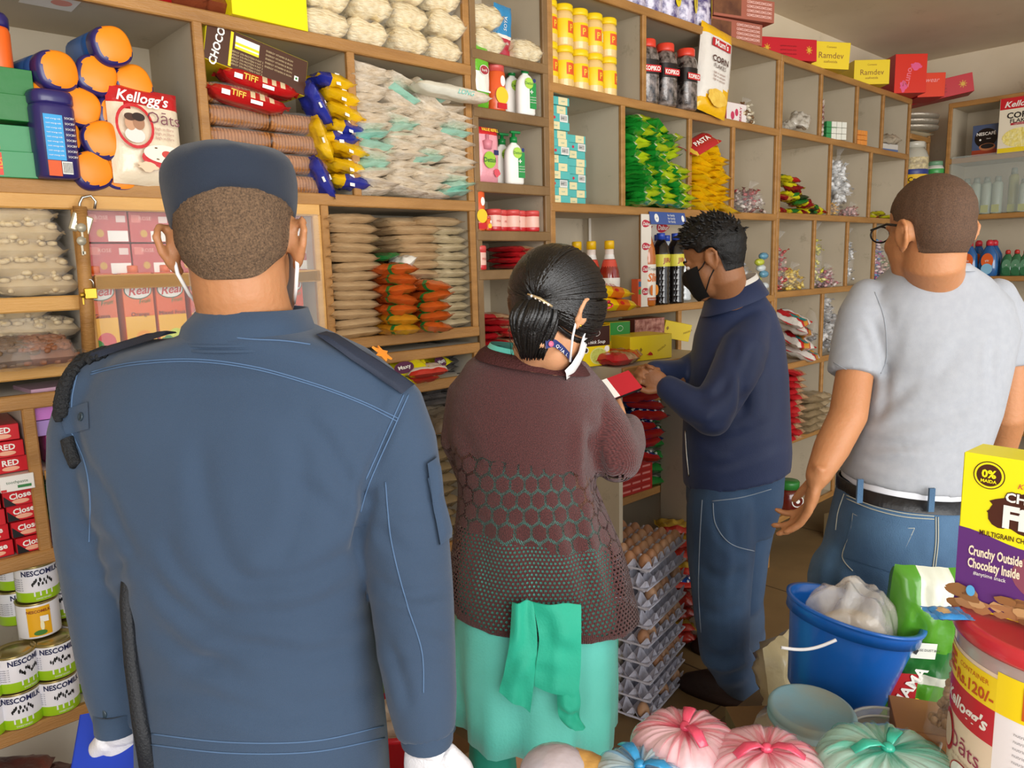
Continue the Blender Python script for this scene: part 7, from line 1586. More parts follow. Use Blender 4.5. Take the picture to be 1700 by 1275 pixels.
b.loft([ring(1185, 1262, 520, 2.52, .14), ring(1180, 1290, 580, 2.52, .2), ring(1165, 1285, 680, 2.52, .2), ring(1160, 1285, 790, 2.54, .2), ring(1160, 1280, 850, 2.56, .2)], S3)
NA = [P(1238, 560, 2.4), P(1205, 640, 2.34), P(1180, 692, 2.33), P(1140, 668, 2.36), P(1108, 640, 2.4)]; limb(b, NA, [.045, .042, .04, .034, .026], S3)
NB = [P(1200, 550, 2.64), P(1165, 620, 2.62), P(1130, 625, 2.58), P(1080, 618, 2.5)]; limb(b, NB, [.045, .04, .034, .026], S3)
hand(b, NB[-1], (-RGT + Vector((0, 0, -.15)) - FWD * .1), dn * -1 + FWD * .2, S3, .98, (.12, .1, .1, .15), thumb=-1); hand(b, NA[-1], (-RGT + Vector((0, 0, .5)) + FWD * .3), FWD * .9 - RGT * .1, S3, .95, (.9, 1, 1, 1), thumb=1)
f1, f2 = atz(1225, 1150, .04), atz(1238, 1085, .04)
limb(b, [P(1198, 830, 2.52), P(1195, 980, 2.56), f1 + Vector((0, 0, .05))], [.08, .05, .036], S3); limb(b, [P(1235, 830, 2.66), P(1232, 980, 2.72), f2 + Vector((0, 0, .05))], [.08, .05, .036], S3)
for f_ in (f1, f2): b.tube([f_ + BR * .0 - BF * .04, f_ + BF * .15 - Vector((0, 0, .01))], [.035, .028], S3, 10)
src3 = remeshed(b, .0052, 3); nv.put('person', *src3, S3); tag(nv.root, 'person with black hair and mask in a navy jacket, reaching to the shelf', 'person')
# jacket
b = MB()
b.loft([ring(1178, 1262, 492, 2.5, .15, tilt=-18), ring(1165, 1282, 520, 2.52, .22, tilt=-10), ring(1155, 1296, 560, 2.53, .3), ring(1146, 1303, 620, 2.54, .33), ring(1138, 1306, 690, 2.55, .35), ring(1136, 1307, 750, 2.56, .35, tilt=-15), ring(1140, 1303, 788, 2.57, .34, tilt=-38)], JK)
limb(b, [P(1252, 540, 2.45), P(1235, 580, 2.40), P(1208, 640, 2.35), P(1180, 690, 2.33)], [.055, .077, .072, .066], JK); limb(b, [P(1180, 690, 2.33), P(1145, 670, 2.36), P(1110, 645, 2.4)], [.066, .055, .043], JK)
limb(b, [P(1210, 545, 2.62), P(1170, 605, 2.62), P(1130, 620, 2.6), P(1088, 618, 2.52)], [.055, .065, .05, .04], JK)
V, Q = remeshed(b, .0078, 4)
V = fold(V, Q, [([(1225, 600), (1235, 660), (1215, 710)], 9, .012), ([(1250, 570), (1235, 640), (1240, 700)], 8, .009), ([(1150, 720), (1200, 735), (1290, 700)], 9, .008), ([(1150, 770), (1210, 770), (1300, 730)], 8, .007), ([(1160, 745), (1220, 750), (1295, 715)], 7, .006), ([(1210, 640), (1180, 660), (1150, 655)], 7, .008), ([(1225, 560), (1215, 620), (1190, 650)], 7, .006), ([(1145, 790), (1220, 790), (1300, 755)], 3, .004), ([(1200, 690), (1170, 710), (1140, 700)], 6, .006), ([(1275, 590), (1285, 650), (1280, 700)], 8, .006)], (7, .004))
nv.put('jacket', V, Q, JK); jk = [c for c in kids(nv.root) if c.name.startswith('jacket')][0]
d = MB(); band(d, ring(1170, 1268, 505, 2.49, .22, tilt=-42, n=36), ring(1178, 1252, 478, 2.48, .185, tilt=-38, n=36), .008, JK); nv.mb('collar', d, jk)
d = MB(); band(d, ring(1176, 1256, 492, 2.48, .19, tilt=-42, n=36), ring(1184, 1248, 470, 2.475, .165, tilt=-36, n=36), .004, WHITE); nv.mb('shirt_collar', d)
d = MB(); nv.line(d, ['jacket'], [(1139, 715), (1141, 750), (1145, 790)], .003, STEEL, .003, d=2.45); nv.mb('zip', d, jk)
# jeans + shoes
b = MB(); b.loft([ring(1142, 1300, 775, 2.56, .25, tilt=-20), ring(1140, 1296, 830, 2.57, .26), ring(1150, 1280, 880, 2.58, .25)], JN1)
limb(b, [P(1198, 840, 2.52), P(1197, 920, 2.53), P(1198, 1000, 2.57), P(1202, 1080, 2.6), f1 + Vector((0, 0, .06)) - BF * .01], [.118, .112, .098, .086, .078], JN1); limb(b, [P(1235, 840, 2.66), P(1228, 920, 2.68), P(1226, 990, 2.72), f2 + Vector((0, 0, .08))], [.115, .1, .088, .075], JN1)
V, Q = remeshed(b, .009, 4)
V = fold(V, Q, [([(1185, 830), (1190, 880), (1215, 910), (1255, 925)], 5, .006), ([(1160, 930), (1190, 960), (1240, 950)], 8, .007), ([(1155, 1000), (1190, 1020), (1235, 1005)], 8, .007), ([(1165, 1080), (1200, 1095), (1240, 1080)], 7, .009), ([(1165, 1110), (1200, 1125), (1240, 1110)], 6, .009), ([(1215, 860), (1225, 930), (1215, 990)], 7, .006)], (8, .004))
nv.put('jeans', V, Q, JN1); jn = [c for c in kids(nv.root) if c.name.startswith('jeans')][0]
d = MB(); SJ = mat('#8b97a5', .8)
for pts in [[(1166, 830), (1162, 900), (1160, 980), (1164, 1050)], [(1184, 835), (1188, 870), (1212, 902), (1252, 915)], [(1182, 832), (1230, 826), (1280, 812)]]: nv.line(d, ['jeans'], pts, .0016, SJ, .001, d=2.5)
nv.mb('stitching', d, jn)
SB = mat('#3a241c', .6, (40, .3), var=('#241611', 8, .3))
for f_ in (f1, f2):
    d = MB(); pr = [(1, 0.001, 0), (1.03, .02, 0), (1.0, .028, 0), (.92, .06, -.012), (.62, .095, -.035)]
    d.loft([[Vector((f_.x, f_.y, 0)) + BR * (.05 * math.cos(t) * k) + BF * (.06 + o_ + .165 * math.sin(t) * k) + Vector((0, 0, z)) for t in [q * math.pi / 12 for q in range(24)]] for k, z, o_ in pr], SB); nv.mb('shoe', d)
# hair
HB = mat('#0a0807', .55, (260, .3)); HB.name = 'short_black_hair'; HS = mat('#2a1d16', .8, (600, .5), var=('#6a4a36', 300, .25))
def np3(r, f, u): return u > -.052 and (f < .055 or u > .085) and not (abs(r) > .055 and u < .03 and f > -.035) and not (f > .02 and u < .055)
shell(nv, src3, 'hair', np3, lambda r, f, u: .003 if u < -.012 else .003 + min(1, (u + .012) / .05) * .015, HB, HC, Rt3, HF, HU, rough=.004); hr = [c for c in kids(nv.root) if c.name.startswith('hair')][0]
d = MB(); rg = random.Random(4)
for i in range(420):
    v = Vector((rg.gauss(0, 1), rg.gauss(0, 1), abs(rg.gauss(0, 1)) + .1)).normalized()
    if v.y > .62 and v.z < .62: continue
    if v.z < .18 and v.y > -.2: continue
    c = Vector((v.x * .085, v.y * .104 - .008, v.z * .098 + .043)); s0 = L3(c.x, c.y, c.z); up_ = L3(v.x * 10, v.y * 10, v.z * 10) - L3(0, 0, 0); up_.normalize(); ln = rg.uniform(.012, .026) * (1 + .6 * max(0, v.z - .5) + .5 * max(0, v.y))
    t1 = (up_ * .55 + HF * .55 + Vector((rg.uniform(-.4, .4), rg.uniform(-.4, .4), rg.uniform(-.1, .4)))).normalized(); d.tube([s0 - up_ * .006, s0 + t1 * ln * .5 + up_ * .004, s0 + t1 * ln], [.0055, .004, .0006], HB, 5)
nv.mb('hair_tufts', d, hr)
d = MB(); BM = mat('#0c0c0e', .8, (300, .3)); fr = lambda pts, r, m, mb=None: (mb or d).tube([L3(*p) for p in pts], r, m, 6)
mask_panel(d, L3, BM)
fr([(-.06, .05, -.02), (-.07, .02, -.008), (-.076, -.002, .01)], .0022, BM); fr([(-.055, .045, -.09), (-.07, .01, -.05), (-.078, -.024, -.02)], .0022, BM); fr([(-.08, -.028, .024), (-.075, -.05, .026), (-.07, -.065, .026)], .0022, BM); nv.mb('face_mask', d)
for sd in (-1, 1):
    d = MB(); d.ball(L3(.03 * sd, .073, .006), (.012, .012, .009), WHITE, seg=12); d.ball(L3(.03 * sd, .082, .006), (.005, .005, .005), BLACK, seg=8); nv.mb('eye', d)
    d = MB(); fr([(.014 * sd, .09, .026), (.03 * sd, .086, .031), (.047 * sd, .072, .027)], .003, HB, d); nv.mb('eyebrow', d)

# ================================================================= man in the grey t-shirt
S4 = skin_mat('#bd8358', '#a87048'); TS = cloth_mat('grey_marl_jersey', '#a2a5ab', '#969aa1', .9, 700, .15, 60); JN2 = jeans_mat('blue_jeans', '#24405f', '#4d6f8f', 4.5)
gm = Person((P(1495, 1100, 1.72).x, P(1495, 1100, 1.72).y, 0))
HF = (Matrix.Rotation(R_(14), 3, 'Z') @ FWD).normalized(); HU = Vector((0, 0, 1)); HC = P(1541, 392, 1.64); b = MB(); L4, Rt4 = head(b, HC, HF, HU, P(1546, 470, 1.7), 1.0, .062, m=S4)
b.loft([ring(1490, 1600, 455, 1.72, .12), ring(1450, 1640, 515, 1.73, .14), ring(1460, 1635, 620, 1.73, .17), ring(1430, 1620, 740, 1.72, .2), ring(1415, 1590, 830, 1.72, .2), ring(1400, 1600, 920, 1.72, .2)], S4)
GL = [P(1432, 520, 1.72), P(1422, 600, 1.71), P(1408, 690, 1.68), P(1380, 745, 1.66), P(1358, 790, 1.63)]; limb(b, GL, [.034, .04, .041, .038, .027], S4)
GR_ = [P(1665, 520, 1.72), P(1675, 610, 1.74), P(1672, 690, 1.76), P(1655, 760, 1.85), P(1640, 800, 1.93)]; limb(b, GR_, [.034, .04, .041, .036, .027], S4)
hand(b, GL[-1], (dn * .9 - RGT * .12 + FWD * .2), (RGT * .75 - FWD * .35), S4, 1.0, (.55, .42, .32, .28), thumb=-1, spread=.14); hand(b, GR_[-1], (dn * .8 + FWD * .4), -RGT, S4, .95, (.4, .4, .4, .4), thumb=1)
gh = P(1495, 880, 1.72)
for sd in (-1, 1):
    h = gh + RGT * .085 * sd; limb(b, [h + dn * .08, Vector((h.x, h.y, .48)), Vector((h.x, h.y, .09))], [.07, .052, .036], S4); b.tube([Vector((h.x, h.y, .045)) - FWD * .05, Vector((h.x, h.y, .035)) + FWD * .16], [.04, .032], S4, 10)
src4 = remeshed(b, .005, 3); gm.put('person', *src4, S4); tag(gm.root, 'person with a shaved head in a pale grey t-shirt and blue jeans at the right', 'person')
b = MB()
b.loft([ring(1490, 1600, 440, 1.7, .15), ring(1462, 1632, 462, 1.72, .19), ring(1432, 1668, 500, 1.73, .23), ring(1425, 1680, 550, 1.73, .25), ring(1440, 1662, 610, 1.73, .265), ring(1428, 1645, 680, 1.73, .27), ring(1412, 1622, 740, 1.73, .275), ring(1402, 1598, 786, 1.73, .275, tilt=14), ring(1404, 1596, 796, 1.73, .27, tilt=16)], TS)
b.tube([P(1440, 490, 1.73), P(1432, 520, 1.72), P(1425, 560, 1.72), P(1420, 600, 1.715), P(1417, 622, 1.71)], [.04, .052, .056, .057, .057], TS, 24); b.ball(P(1440, 492, 1.73), .042, TS)
b.tube([P(1655, 490, 1.73), P(1664, 520, 1.73), P(1670, 560, 1.73), P(1674, 606, 1.735)], [.04, .05, .053, .052], TS, 24); b.ball(P(1655, 492, 1.73), .042, TS)
V, Q = remeshed(b, .0064, 4)
V = fold(V, Q, [([(1440, 520), (1462, 570), (1472, 640), (1460, 700)], 5, .008), ([(1475, 500), (1480, 560), (1470, 640)], 7, .006), ([(1500, 520), (1490, 580), (1478, 620)], 7, .004), ([(1640, 700), (1560, 740), (1470, 735), (1410, 720)], 7, .006), ([(1620, 740), (1540, 765), (1450, 760)], 6, .005), ([(1635, 660), (1560, 690), (1480, 700)], 9, .005), ([(1415, 750), (1480, 775), (1560, 780), (1600, 765)], 6, .005), ([(1410, 700), (1450, 690), (1490, 660), (1530, 620)], 9, .005), ([(1650, 560), (1645, 610), (1650, 660)], 6, .006), ([(1430, 540), (1445, 580), (1450, 620)], 6, .004), ([(1408, 735), (1460, 745), (1530, 730), (1600, 700)], 6, .004), ([(1600, 560), (1560, 620), (1500, 650)], 12, .003)], (9, .003))
gm.put('t_shirt', V, Q, TS); ts = [c for c in kids(gm.root) if c.name.startswith('t_shirt')][0]
d = MB(); band(d, ring(1484, 1606, 450, 1.695, .172), ring(1492, 1598, 437, 1.69, .155), .004, TS, ring(1487, 1603, 443, 1.69, .166)); gm.mb('neckband', d, ts)
d = MB(); SL = mat('#8c9299', .9)
gm.line(d, ['t_shirt'], [(1384, 602), (1415, 617), (1448, 622)], .0009, SL, .0005); gm.line(d, ['t_shirt'], [(1452, 485), (1468, 530), (1472, 590), (1462, 620)], .0008, SL, .0005); gm.mb('seam', d, ts)
d = MB(); b2 = [ring(1408, 1592, 790, 1.73, .262, tilt=14), ring(1408, 1592, 804, 1.73, .264, tilt=14)]
for r in b2:
    for k in range(len(r)): r[k] = r[k] + dn * (.012 * max(0, math.sin(k * 2 * math.pi / 44 + math.pi)) if r is b2[1] else 0)
d.loft(b2, mat('#dfe2ea', .9), cap=False); gm.mb('undershirt_hem', d)
b = MB(); b.loft([ring(1400, 1598, 812, 1.73, .25, tilt=14), ring(1388, 1612, 860, 1.73, .28, tilt=8), ring(1374, 1622, 920, 1.73, .3), ring(1376, 1618, 985, 1.74, .28), ring(1385, 1605, 1030, 1.75, .24)], JN2)
for sd in (-1, 1):
    h = gh + RGT * .085 * sd; limb(b, [h + dn * .12, Vector((h.x + .0, h.y, .5)) + RGT * .02 * sd, Vector((h.x, h.y, .09)) + RGT * .03 * sd], [.118, .085, .07], JN2)
V, Q = remeshed(b, .0085, 3); V = fold(V, Q, [([(1553, 850), (1550, 900), (1545, 960)], 4, .004), ([(1400, 900), (1380, 950), (1385, 1000)], 8, .006), ([(1470, 950), (1530, 975), (1600, 950)], 9, .006), ([(1560, 900), (1590, 930), (1615, 920)], 8, .004)], (8, .003)); gm.put('jeans', V, Q, JN2); jn = [c for c in kids(gm.root) if c.name.startswith('jeans')][0]
d = MB(); SJ2 = mat('#a7a79a', .8); DJ = mat('#1d3049', .85)
for pts in [[(1405, 822), (1450, 840), (1500, 852), (1550, 857)], [(1406, 828), (1450, 846), (1500, 858), (1550, 862)], [(1402, 820), (1392, 850), (1388, 880)], [(1553, 858), (1553, 900), (1548, 945)], [(1557, 858), (1557, 900), (1552, 945)], [(1417, 852), (1412, 885), (1399, 924), (1416, 948)], [(1518, 877), (1505, 905), (1494, 926), (1484, 952)], [(1417, 853), (1450, 869), (1490, 876), (1518, 877)], [(1416, 862), (1450, 880), (1490, 887), (1514, 888)]]: gm.line(d, ['jeans'], pts, .0012, SJ2, .0012)
gm.mb('stitching', d, jn)
d = MB(); gm.patch(d, ['jeans'], (1417, 852), (1519, 877), (1486, 952), (1400, 925), JN2, 8, 6, off=.004); gm.mb('back_pocket', d, jn)
d = MB(); BL = mat('#131316', .4, (60, .2)); band(d, ring(1398, 1600, 823, 1.73, .268, tilt=14), ring(1399, 1599, 803, 1.73, .262, tilt=14), .006, BL); gm.mb('belt', d)
d = MB()
for x, y in ((1428, 800), (1547, 815)): q = P(x, y, 1.585); d.box((-.006, -.003, -.045), (.006, .003, .006), JN2, M=Matrix.Translation(P(x, y, 1.58)) @ Matrix.Rotation(math.atan2(RGT.y, RGT.x), 4, 'Z'))
gm.mb('belt_loops', d, jn)
for sd in (-1, 1):
    h = gh + RGT * .11 * sd; d = MB(); d.loft([[Vector((h.x, h.y, 0)) + RGT * (.05 * math.cos(t) * k) + FWD * (.05 + .15 * math.sin(t) * k) + Vector((0, 0, z)) for t in [q * math.pi / 8 for q in range(16)]] for k, z in ((1, .002), (1.02, .03), (.9, .06), (.6, .095))], SHOE); gm.mb('shoe', d)
BZ2 = mat('#6b4d37', .75, (800, .3), var=('#33241a', 420, .3)); BZ2.name = 'shaved_hair'
def gp_(r, f, u):
    if u < -.038 or (f > .06 and u < .09): return False
    if abs(r) > .052 and u < .028 and f > -.035: return False
    return not (f > .03 and u < .05)
shell(gm, src4, 'hair', gp_, .0016, BZ2, HC, Rt4, HF, HU, rough=.001)
d = MB(); fr = lambda pts, r, m, mb=None: (mb or d).tube([L4(*p) for p in pts], r, m, 6)
fr([(-.078, -.03, .006), (-.08, -.012, .022), (-.083, .03, .028), (-.072, .09, .018)], .0028, GB); fr([(.078, -.03, .006), (.08, -.012, .022), (.083, .03, .028), (.072, .09, .018)], .0028, GB)
for sd in (-1, 1): d.tube([L4(sd * .034 + .026 * math.cos(t), .106, .008 + .018 * math.sin(t)) for t in [k * math.pi / 8 for k in range(17)]], .002, GB, 6)
gm.mb('spectacles', d)
d = MB(); d.loft([[L4(.094 + .012 * math.sin(k * .6), .005 + .05 * t, .03 - .014 * k) for t in (0, .25, .5, .75, 1)] for k in range(8)], BM, cap=False, closed=False); d.v = d.v; n0 = len(d.v); d.loft([[L4(.097 + .012 * math.sin(k * .6), .005 + .05 * t, .03 - .014 * k) for t in (0, .25, .5, .75, 1)] for k in range(8)], BM, cap=False, closed=False)
fr([(.078, .0, .03), (.086, -.02, .02), (.084, -.026, -.01), (.08, -.01, -.03), (.09, .01, -.05)], .0022, BM); gm.mb('face_mask', d)
# ================================================================= foreground
TZ = .88
a, b_ = atz(890, 1275, TZ), atz(1700, 1250, TZ); c_ = atz(2300, 1300, TZ); e1_ = Vector((a.x, a.y, 0)); dirv = (b_ - a).normalized()
near = Vector((dirv.y, -dirv.x, 0)); pts = [a, b_ + dirv * .45, b_ + dirv * .45 + near * .55, a + near * .55]
d = MB(); d.add([p for p in pts] + [p + dn * .025 for p in pts], [(0, 1, 2, 3), (7, 6, 5, 4), (0, 4, 5, 1), (1, 5, 6, 2), (2, 6, 7, 3), (3, 7, 4, 0)], WOOD)
o = d.build('counter_top'); tag(o, 'wooden counter at the bottom edge carrying the tied plastic bags', 'counter')
for k, (u_, v_) in enumerate([(.03, .03), (.97, .03), (.97, .97), (.03, .97)]):
    p = pts[0].lerp(pts[1], u_).lerp(pts[3].lerp(pts[2], u_), v_); l = MB(); l.box((p.x - .02, p.y - .02, 0), (p.x + .02, p.y + .02, TZ - .025), WOOD); l.build('leg', o)
BN = .72; g0 = P(1380, 1180, 1.33); bd = MB(); bd.box((-.14, -.16, -.03), (.42, .16, 0), mat('#6e5230', .6, (20, .3))); 
for x in (-.13, .37):
    for y in (-.15, .11): bd.box((x, y, -BN), (x + .04, y + .04, -.03), mat('#6e5230', .6, (20, .3)))
bo = bd.build('low_bench', None, (g0.x, g0.y, BN)); bo.rotation_euler = (0, 0, math.atan2(RGT.y, RGT.x)); tag(bo, 'low brown bench under the blue bucket and the storage jar', 'bench')
# bucket
KB_ = 1.36 / 1.9; Pb, Pr = P(1384, 1150, 1.43), P(1418, 1012, 1.415); Pb.z = max(Pb.z, BN + .02); ax = (Pr - Pb); H_ = ax.length; q = ax.to_track_quat('Z', 'Y').to_matrix().to_4x4(); BU = mat('#1560b8', .3, (30, .05), coat=.3); BUI = mat('#1a6cc4', .35)
r = empty('bucket', Pb, q.to_euler()); d = MB(); d.lathe([(.083, 0), (.085, .003), (.112, H_ - .016), (.113, H_ - .005), (.122, H_ - .003), (.123, H_ + .003), (.112, H_ + .002), (.109, H_ - .015), (.082, .006), (.01, .006)], BU, 56, cap=False); d.lathe([(.083, 0), (.001, .0005)], BU, 40, cap=False)
d.lathe([(.111, H_ - .022), (.118, H_ - .024), (.119, H_ - .004)], BU, 56, cap=False); d.build('body', r)
d = MB(); HW = mat('#e8e8ea', .3); hpts = []
for k in range(15):
    t = k / 14; hpts.append((P(1297 + 91 * t, 1075 - 13 * t + 9 * math.sin(t * 3.1), 1.25)))
inv = (Matrix.Translation(Pb) @ q).inverted(); d.tube([inv @ p for p in hpts], .0028, HW, 8); d.build('handle', r); tag(r, 'blue plastic bucket with a white handle, tilted, holding a clear bag', 'bucket')
d = MB(); c0 = P(1414, 1008, 1.40); d.ball((0, 0, 0), (.088, .075, .066), mat('#e2dcd2', .12, (22, .9), alpha=.4, coat=.9), seg=56)
d.v = [(x * (1 + .28 * nz(x * 25, y * 25, z * 25)), y * (1 + .2 * nz(x * 17 + 3, y * 20, z * 25)), z * (1 + .5 * nz(x * 22, y * 22 + 5, z * 13)) + .022 * nz(x * 35, y * 35, 3)) for x, y, z in d.v]
r = d.build('clear_bag', None, c0 + Vector((0, 0, -.02))); i_ = MB(); i_.ball((0, 0, -.03), (.066, .06, .036), mat('#b7a58c', .8, (60, .5)), seg=18); i_.build('contents', r); tag(r, 'crumpled clear plastic bag bulging out of the blue bucket', 'plastic bag')
# storage jar with a dusty blue lid
jp = atz(1338, 1172, BN + .15); r = empty('storage_jar', (jp.x, jp.y, BN + .0)); r.rotation_euler = (R_(4), 0, 0); sj = (jp - Vector(EYE)).dot(Vector(CR[:, 2])) * 68 / F
d = MB(); JC = mat('#a79a86', .2, (14, .2), coat=.6, var=('#8f7f68', 6, .2)); d.lathe([(sj * 1.2, 0), (sj * 1.28, .008), (sj * 1.3, .08), (sj * 1.2, .11), (sj * .98, .122), (sj * .95, .13)], JC, 36, sq=(1, 1, 2.5)); d.build('body', r)
d = MB(); LC = mat('#7fa5b0', .5, (40, .1), var=('#9a9a88', 9, .15)); d.lathe([(sj, .128), (sj * 1.02, .131), (sj * 1.02, .136), (sj, .138), (sj, .141), (sj * 1.02, .143), (sj * 1.02, .148), (sj * .98, .152), (sj * .9, .153), (sj * .88, .151), (.001, .151)], LC, 44); d.build('lid', r); tag(r, 'wide storage jar with a dusty blue grey lid in front of the bucket', 'jar')
jp = atz(1482, 1212, BN + .13); r2 = (jp - Vector(EYE)).dot(Vector(CR[:, 2])) * 70 / F; d = MB(); CL = mat('#c6c8c0', .08, alpha=.3, coat=.8); d.lathe([(r2 * .85, 0), (r2 * .95, .122), (r2 * 1.02, .124), (r2 * 1.02, .13), (r2 * .96, .13), (r2 * .8, .005)], CL, 48, cap=False)
for z in (.127, .114): d.tube([(r2 * (1.0 if z > .12 else .95) * math.cos(t), r2 * (1.0 if z > .12 else .95) * math.sin(t), z) for t in [k * math.pi / 24 for k in range(49)]], .0022, mat('#e4e6e0', .1, coat=1, alpha=.7), 6)
tag(d.build('clear_container', None, (jp.x, jp.y, BN)), 'empty clear plastic tub behind the green tied bag', 'container')
# green sack
gp = P(1525, 1130, 1.36); GM, GW, G2 = mat('#4b8f22', .35, (12, .5), coat=.4), mat('#cdd0bf', .4, (12, .5), coat=.3), mat('#1f6a2c', .35, (12, .5), coat=.4)
d = MB(); hgt = .31; pouch(d, .15, hgt, .09, GM, 4, lambda u, q_, s: GW if (u < .35 - q_ * .0 and q_ > .62 and u > -.5) or (-.38 < q_ < -.26) else (G2 if q_ < .05 and q_ > -.4 else GM), crk=.16, nu=24, nv=36)
M_ = Matrix.Translation((0, -.012, 0)); d.rect(-.05, .155, -.005, .185, mat('#dfe2d8', .5), y=-.010); d.text('USE DUST BIN', .0065, -.02, .172, INK, y=-.0115); d.disc(-.043, .17, .005, .008, INK, y=-.0115, n=5)
for k in range(2): d.text(('राम'[:0] + 'MAMA', 'rice')[k], (.03, .022)[k], -.045 + .01 * k, .1 - .035 * k, WHITE if k == 0 else mat('#e0c420'), y=-.014, rot=1.1, bold=.03)
d.rect(-.075, .075, -.03, .125, mat('#b01c24', .4), y=-.012)
o = d.build('green_sack', None, (gp.x + .03, gp.y, BN + .0)); o.rotation_euler = (0, R_(6), math.atan2(RGT.y, RGT.x)); tag(o, 'green and white printed sack, open at the top, right of the bucket', 'sack')
K = Kind(carton('brown_carton', .12, .1, .14, mat('#8a5a2a', .6, (20, .2)), mat('#7c4e22', .6), mat('#9a6a34', .6), lambda mb: mb.text('PRIYA'[:0] + 'LOTUS', .02, 0, .08, mat('#c2571c'), rot=1.2, bold=.02)))
cp = P(1560, 1205, 1.17); K.put((cp.x, cp.y, BN), (0, 0, math.atan2(RGT.y, RGT.x) + R_(-20)), 'brown carton behind the oats tub under the bag of soya chunks', 'carton')
def soya():
    d = MB(); m = mat('#a8865e', .7, (80, .4)); rg = random.Random(3)
    for k in range(110):
        z = rg.random() ** 1.4 * .17; w = .075 * (1 - z / .2); d.ball((rg.uniform(-w, w), rg.uniform(-w, w) * .7, .012 + z), (.012, .010, .009), m, seg=7, rot=Matrix.Rotation(rg.uniform(0, 3), 3, 'X'))
    r = d.build('bag_of_soya_chunks'); f = MB(); f.lathe([(.06, 0), (.088, .01), (.08, .07), (.05, .14), (.02, .2), (.012, .22), (.03, .25)], FILM, 24, sq=(1, .75, 2.2)); f.v = [(x * (1 + .1 * nz(x * 30, y * 30, z * 20)), y * (1 + .1 * nz(x * 30, y * 30, z * 20 + 4)), z) for x, y, z in f.v]; f.build('clear_film', r); r.scale = (.62, .62, .75); return r
sp_ = P(1590, 1160, 1.16); Kind(soya).put((sp_.x, sp_.y, BN + .142), rz(0), 'clear bag of brown soya chunks left of the oats tub', 'bag')
d = MB(); pillow(d, .22, .3, .12, mat('#c3b48c', .4, (14, .6), coat=.4), 6, 18, 14, crk=.4, seal=0, M=Matrix.Rotation(R_(80), 4, 'X')); p = P(1278, 1105, 2.35); tag(d.build('cream_sack', None, (p.x, p.y, .30)), 'cream coloured plastic sack left of the blue bucket', 'sack')
d = MB(); d.box((-.16, -.12, 0), (.16, .12, .15), mat('#5b4830', .7), bev=.003); tag(d.build('wooden_crate', None, (p.x, p.y, 0)), 'dark crate under the cream sack beside the jeans', 'crate')
d = MB(); pouch(d, .1, .13, .04, col_m('#5fae2c'), 3, lambda u, q_, s: col_m('#e0d020') if abs(q_) < .2 else col_m('#5fae2c'), crk=.1); p = P(1276, 1190, 1.3); o = d.build('green_pouch', None, (p.x, p.y, BN)); o.scale = (.6, .6, .6); o.rotation_euler = (0, R_(20), R_(-40)); tag(o, 'small green pouch between the bucket and the storage jar', 'pouch')
# oats tub and cereal box
tz0 = TZ + .001; tcn = P(1783, 1035, .90); RT = .121; TH_ = tcn.z - tz0; r = empty('oats_tub', (tcn.x, tcn.y, tz0)); ori = Vector(EYE) - tcn; yaw_ = math.atan2(ori.y, ori.x) + math.pi / 2 - R_(25)
r.rotation_euler = (0, 0, yaw_)
d = MB(); TP = mat('#b9a7a2', .15, coat=.7, var=('#a08c84', 12, .3)); d.lathe([(RT * .9, 0), (RT * .95, .01), (RT * .985, TH_ * .5), (RT, TH_ - .03), (RT, TH_ - .012)], TP, 64)
def wrap(mb, x0, x1, z0, z1, m, R_0, n=14): mb.add([(R_0 * math.sin(x), -R_0 * math.cos(x), z) for x in [x0 + (x1 - x0) * i / n for i in range(n + 1)] for z in (z0, z1)], [(2 * i, 2 * i + 2, 2 * i + 3, 2 * i + 1) for i in range(n)], m, True)
RW_ = RT * 1.002; YL, KR2, CRM = mat('#f2d51c', .35), mat('#c21f2c', .35), mat('#e8d3b8', .35)
h = TH_; wrap(d, -.95, -.12, .03, h - .04, CRM, RW_); wrap(d, -.12, 1.3, .02, h - .085, mat('#ece8ea', .35), RW_); wrap(d, -.12, 1.3, h - .085, h - .035, YL, RW_ + .0006); wrap(d, -.95, -.12, h - .085, h - .045, YL, RW_ + .0006)
wrap(d, -.95, -.12, h - .13, h - .085, KR2, RW_ + .0006); wrap(d, -1.0, -.12, .03, .055, KR2, RW_ + .0006)
T_ = lambda s, sz, x, z, m, **k: d.text(s, sz, x, z, m, cyl=RT * 1.012, y=0, **k)
T_('FREE', .05, .06, h - .06, mat('#c2571c'), bold=.05, sx=.9); T_("Kellogg's", .024, -.067, h - .108, WHITE, shear=.3, bold=.03); T_('EE', .032, -.103, h - .063, mat('#c2571c'), bold=.04); T_('Rs.120/-', .02, -.05, h - .072, mat('#c2571c'), bold=.03); T_('CONTAINER', .009, -.05, h - .055, mat('#c2571c'))
T_('Oāts', .03, -.06, h - .16, mat('#9a3050')); [T_('high in fibre helps reduce', .0055, -.055, h - .178 - .008 * k, mat('#b08070')) for k in range(2)]
for k in range(17): T_('nutrition information per serve of oats energy', .0058, .062, h - .1 - .0085 * k, mat('#8a8a8e'))
T_('for consumer complaints', .007, .05, .032, INK, bold=.02)
for (cx, cz, rx, rz_, m, off) in [(-.055, .075, .03, .022, KR2, .0012), (-.055, .078, .026, .018, WHITE, .0018), (-.055, .077, .008, .006, KR2, .0024), (-.1, h - .16, .02, .028, KR2, .0012), (-.1, h - .16, .015, .022, mat('#d8c0a8'), .0018), (-.03, .045, .008, .01, mat('#5a9ad0'), .0014)]:
    pts = [(cx + rx * math.cos(t), cz + rz_ * math.sin(t)) for t in [k * math.pi / 12 for k in range(24)]]; q_ = RW_ + off; d.add([(q_ * math.sin(x / q_), -q_ * math.cos(x / q_), z) for x, z in pts], [tuple(range(24))], m)
d.build('body', r)
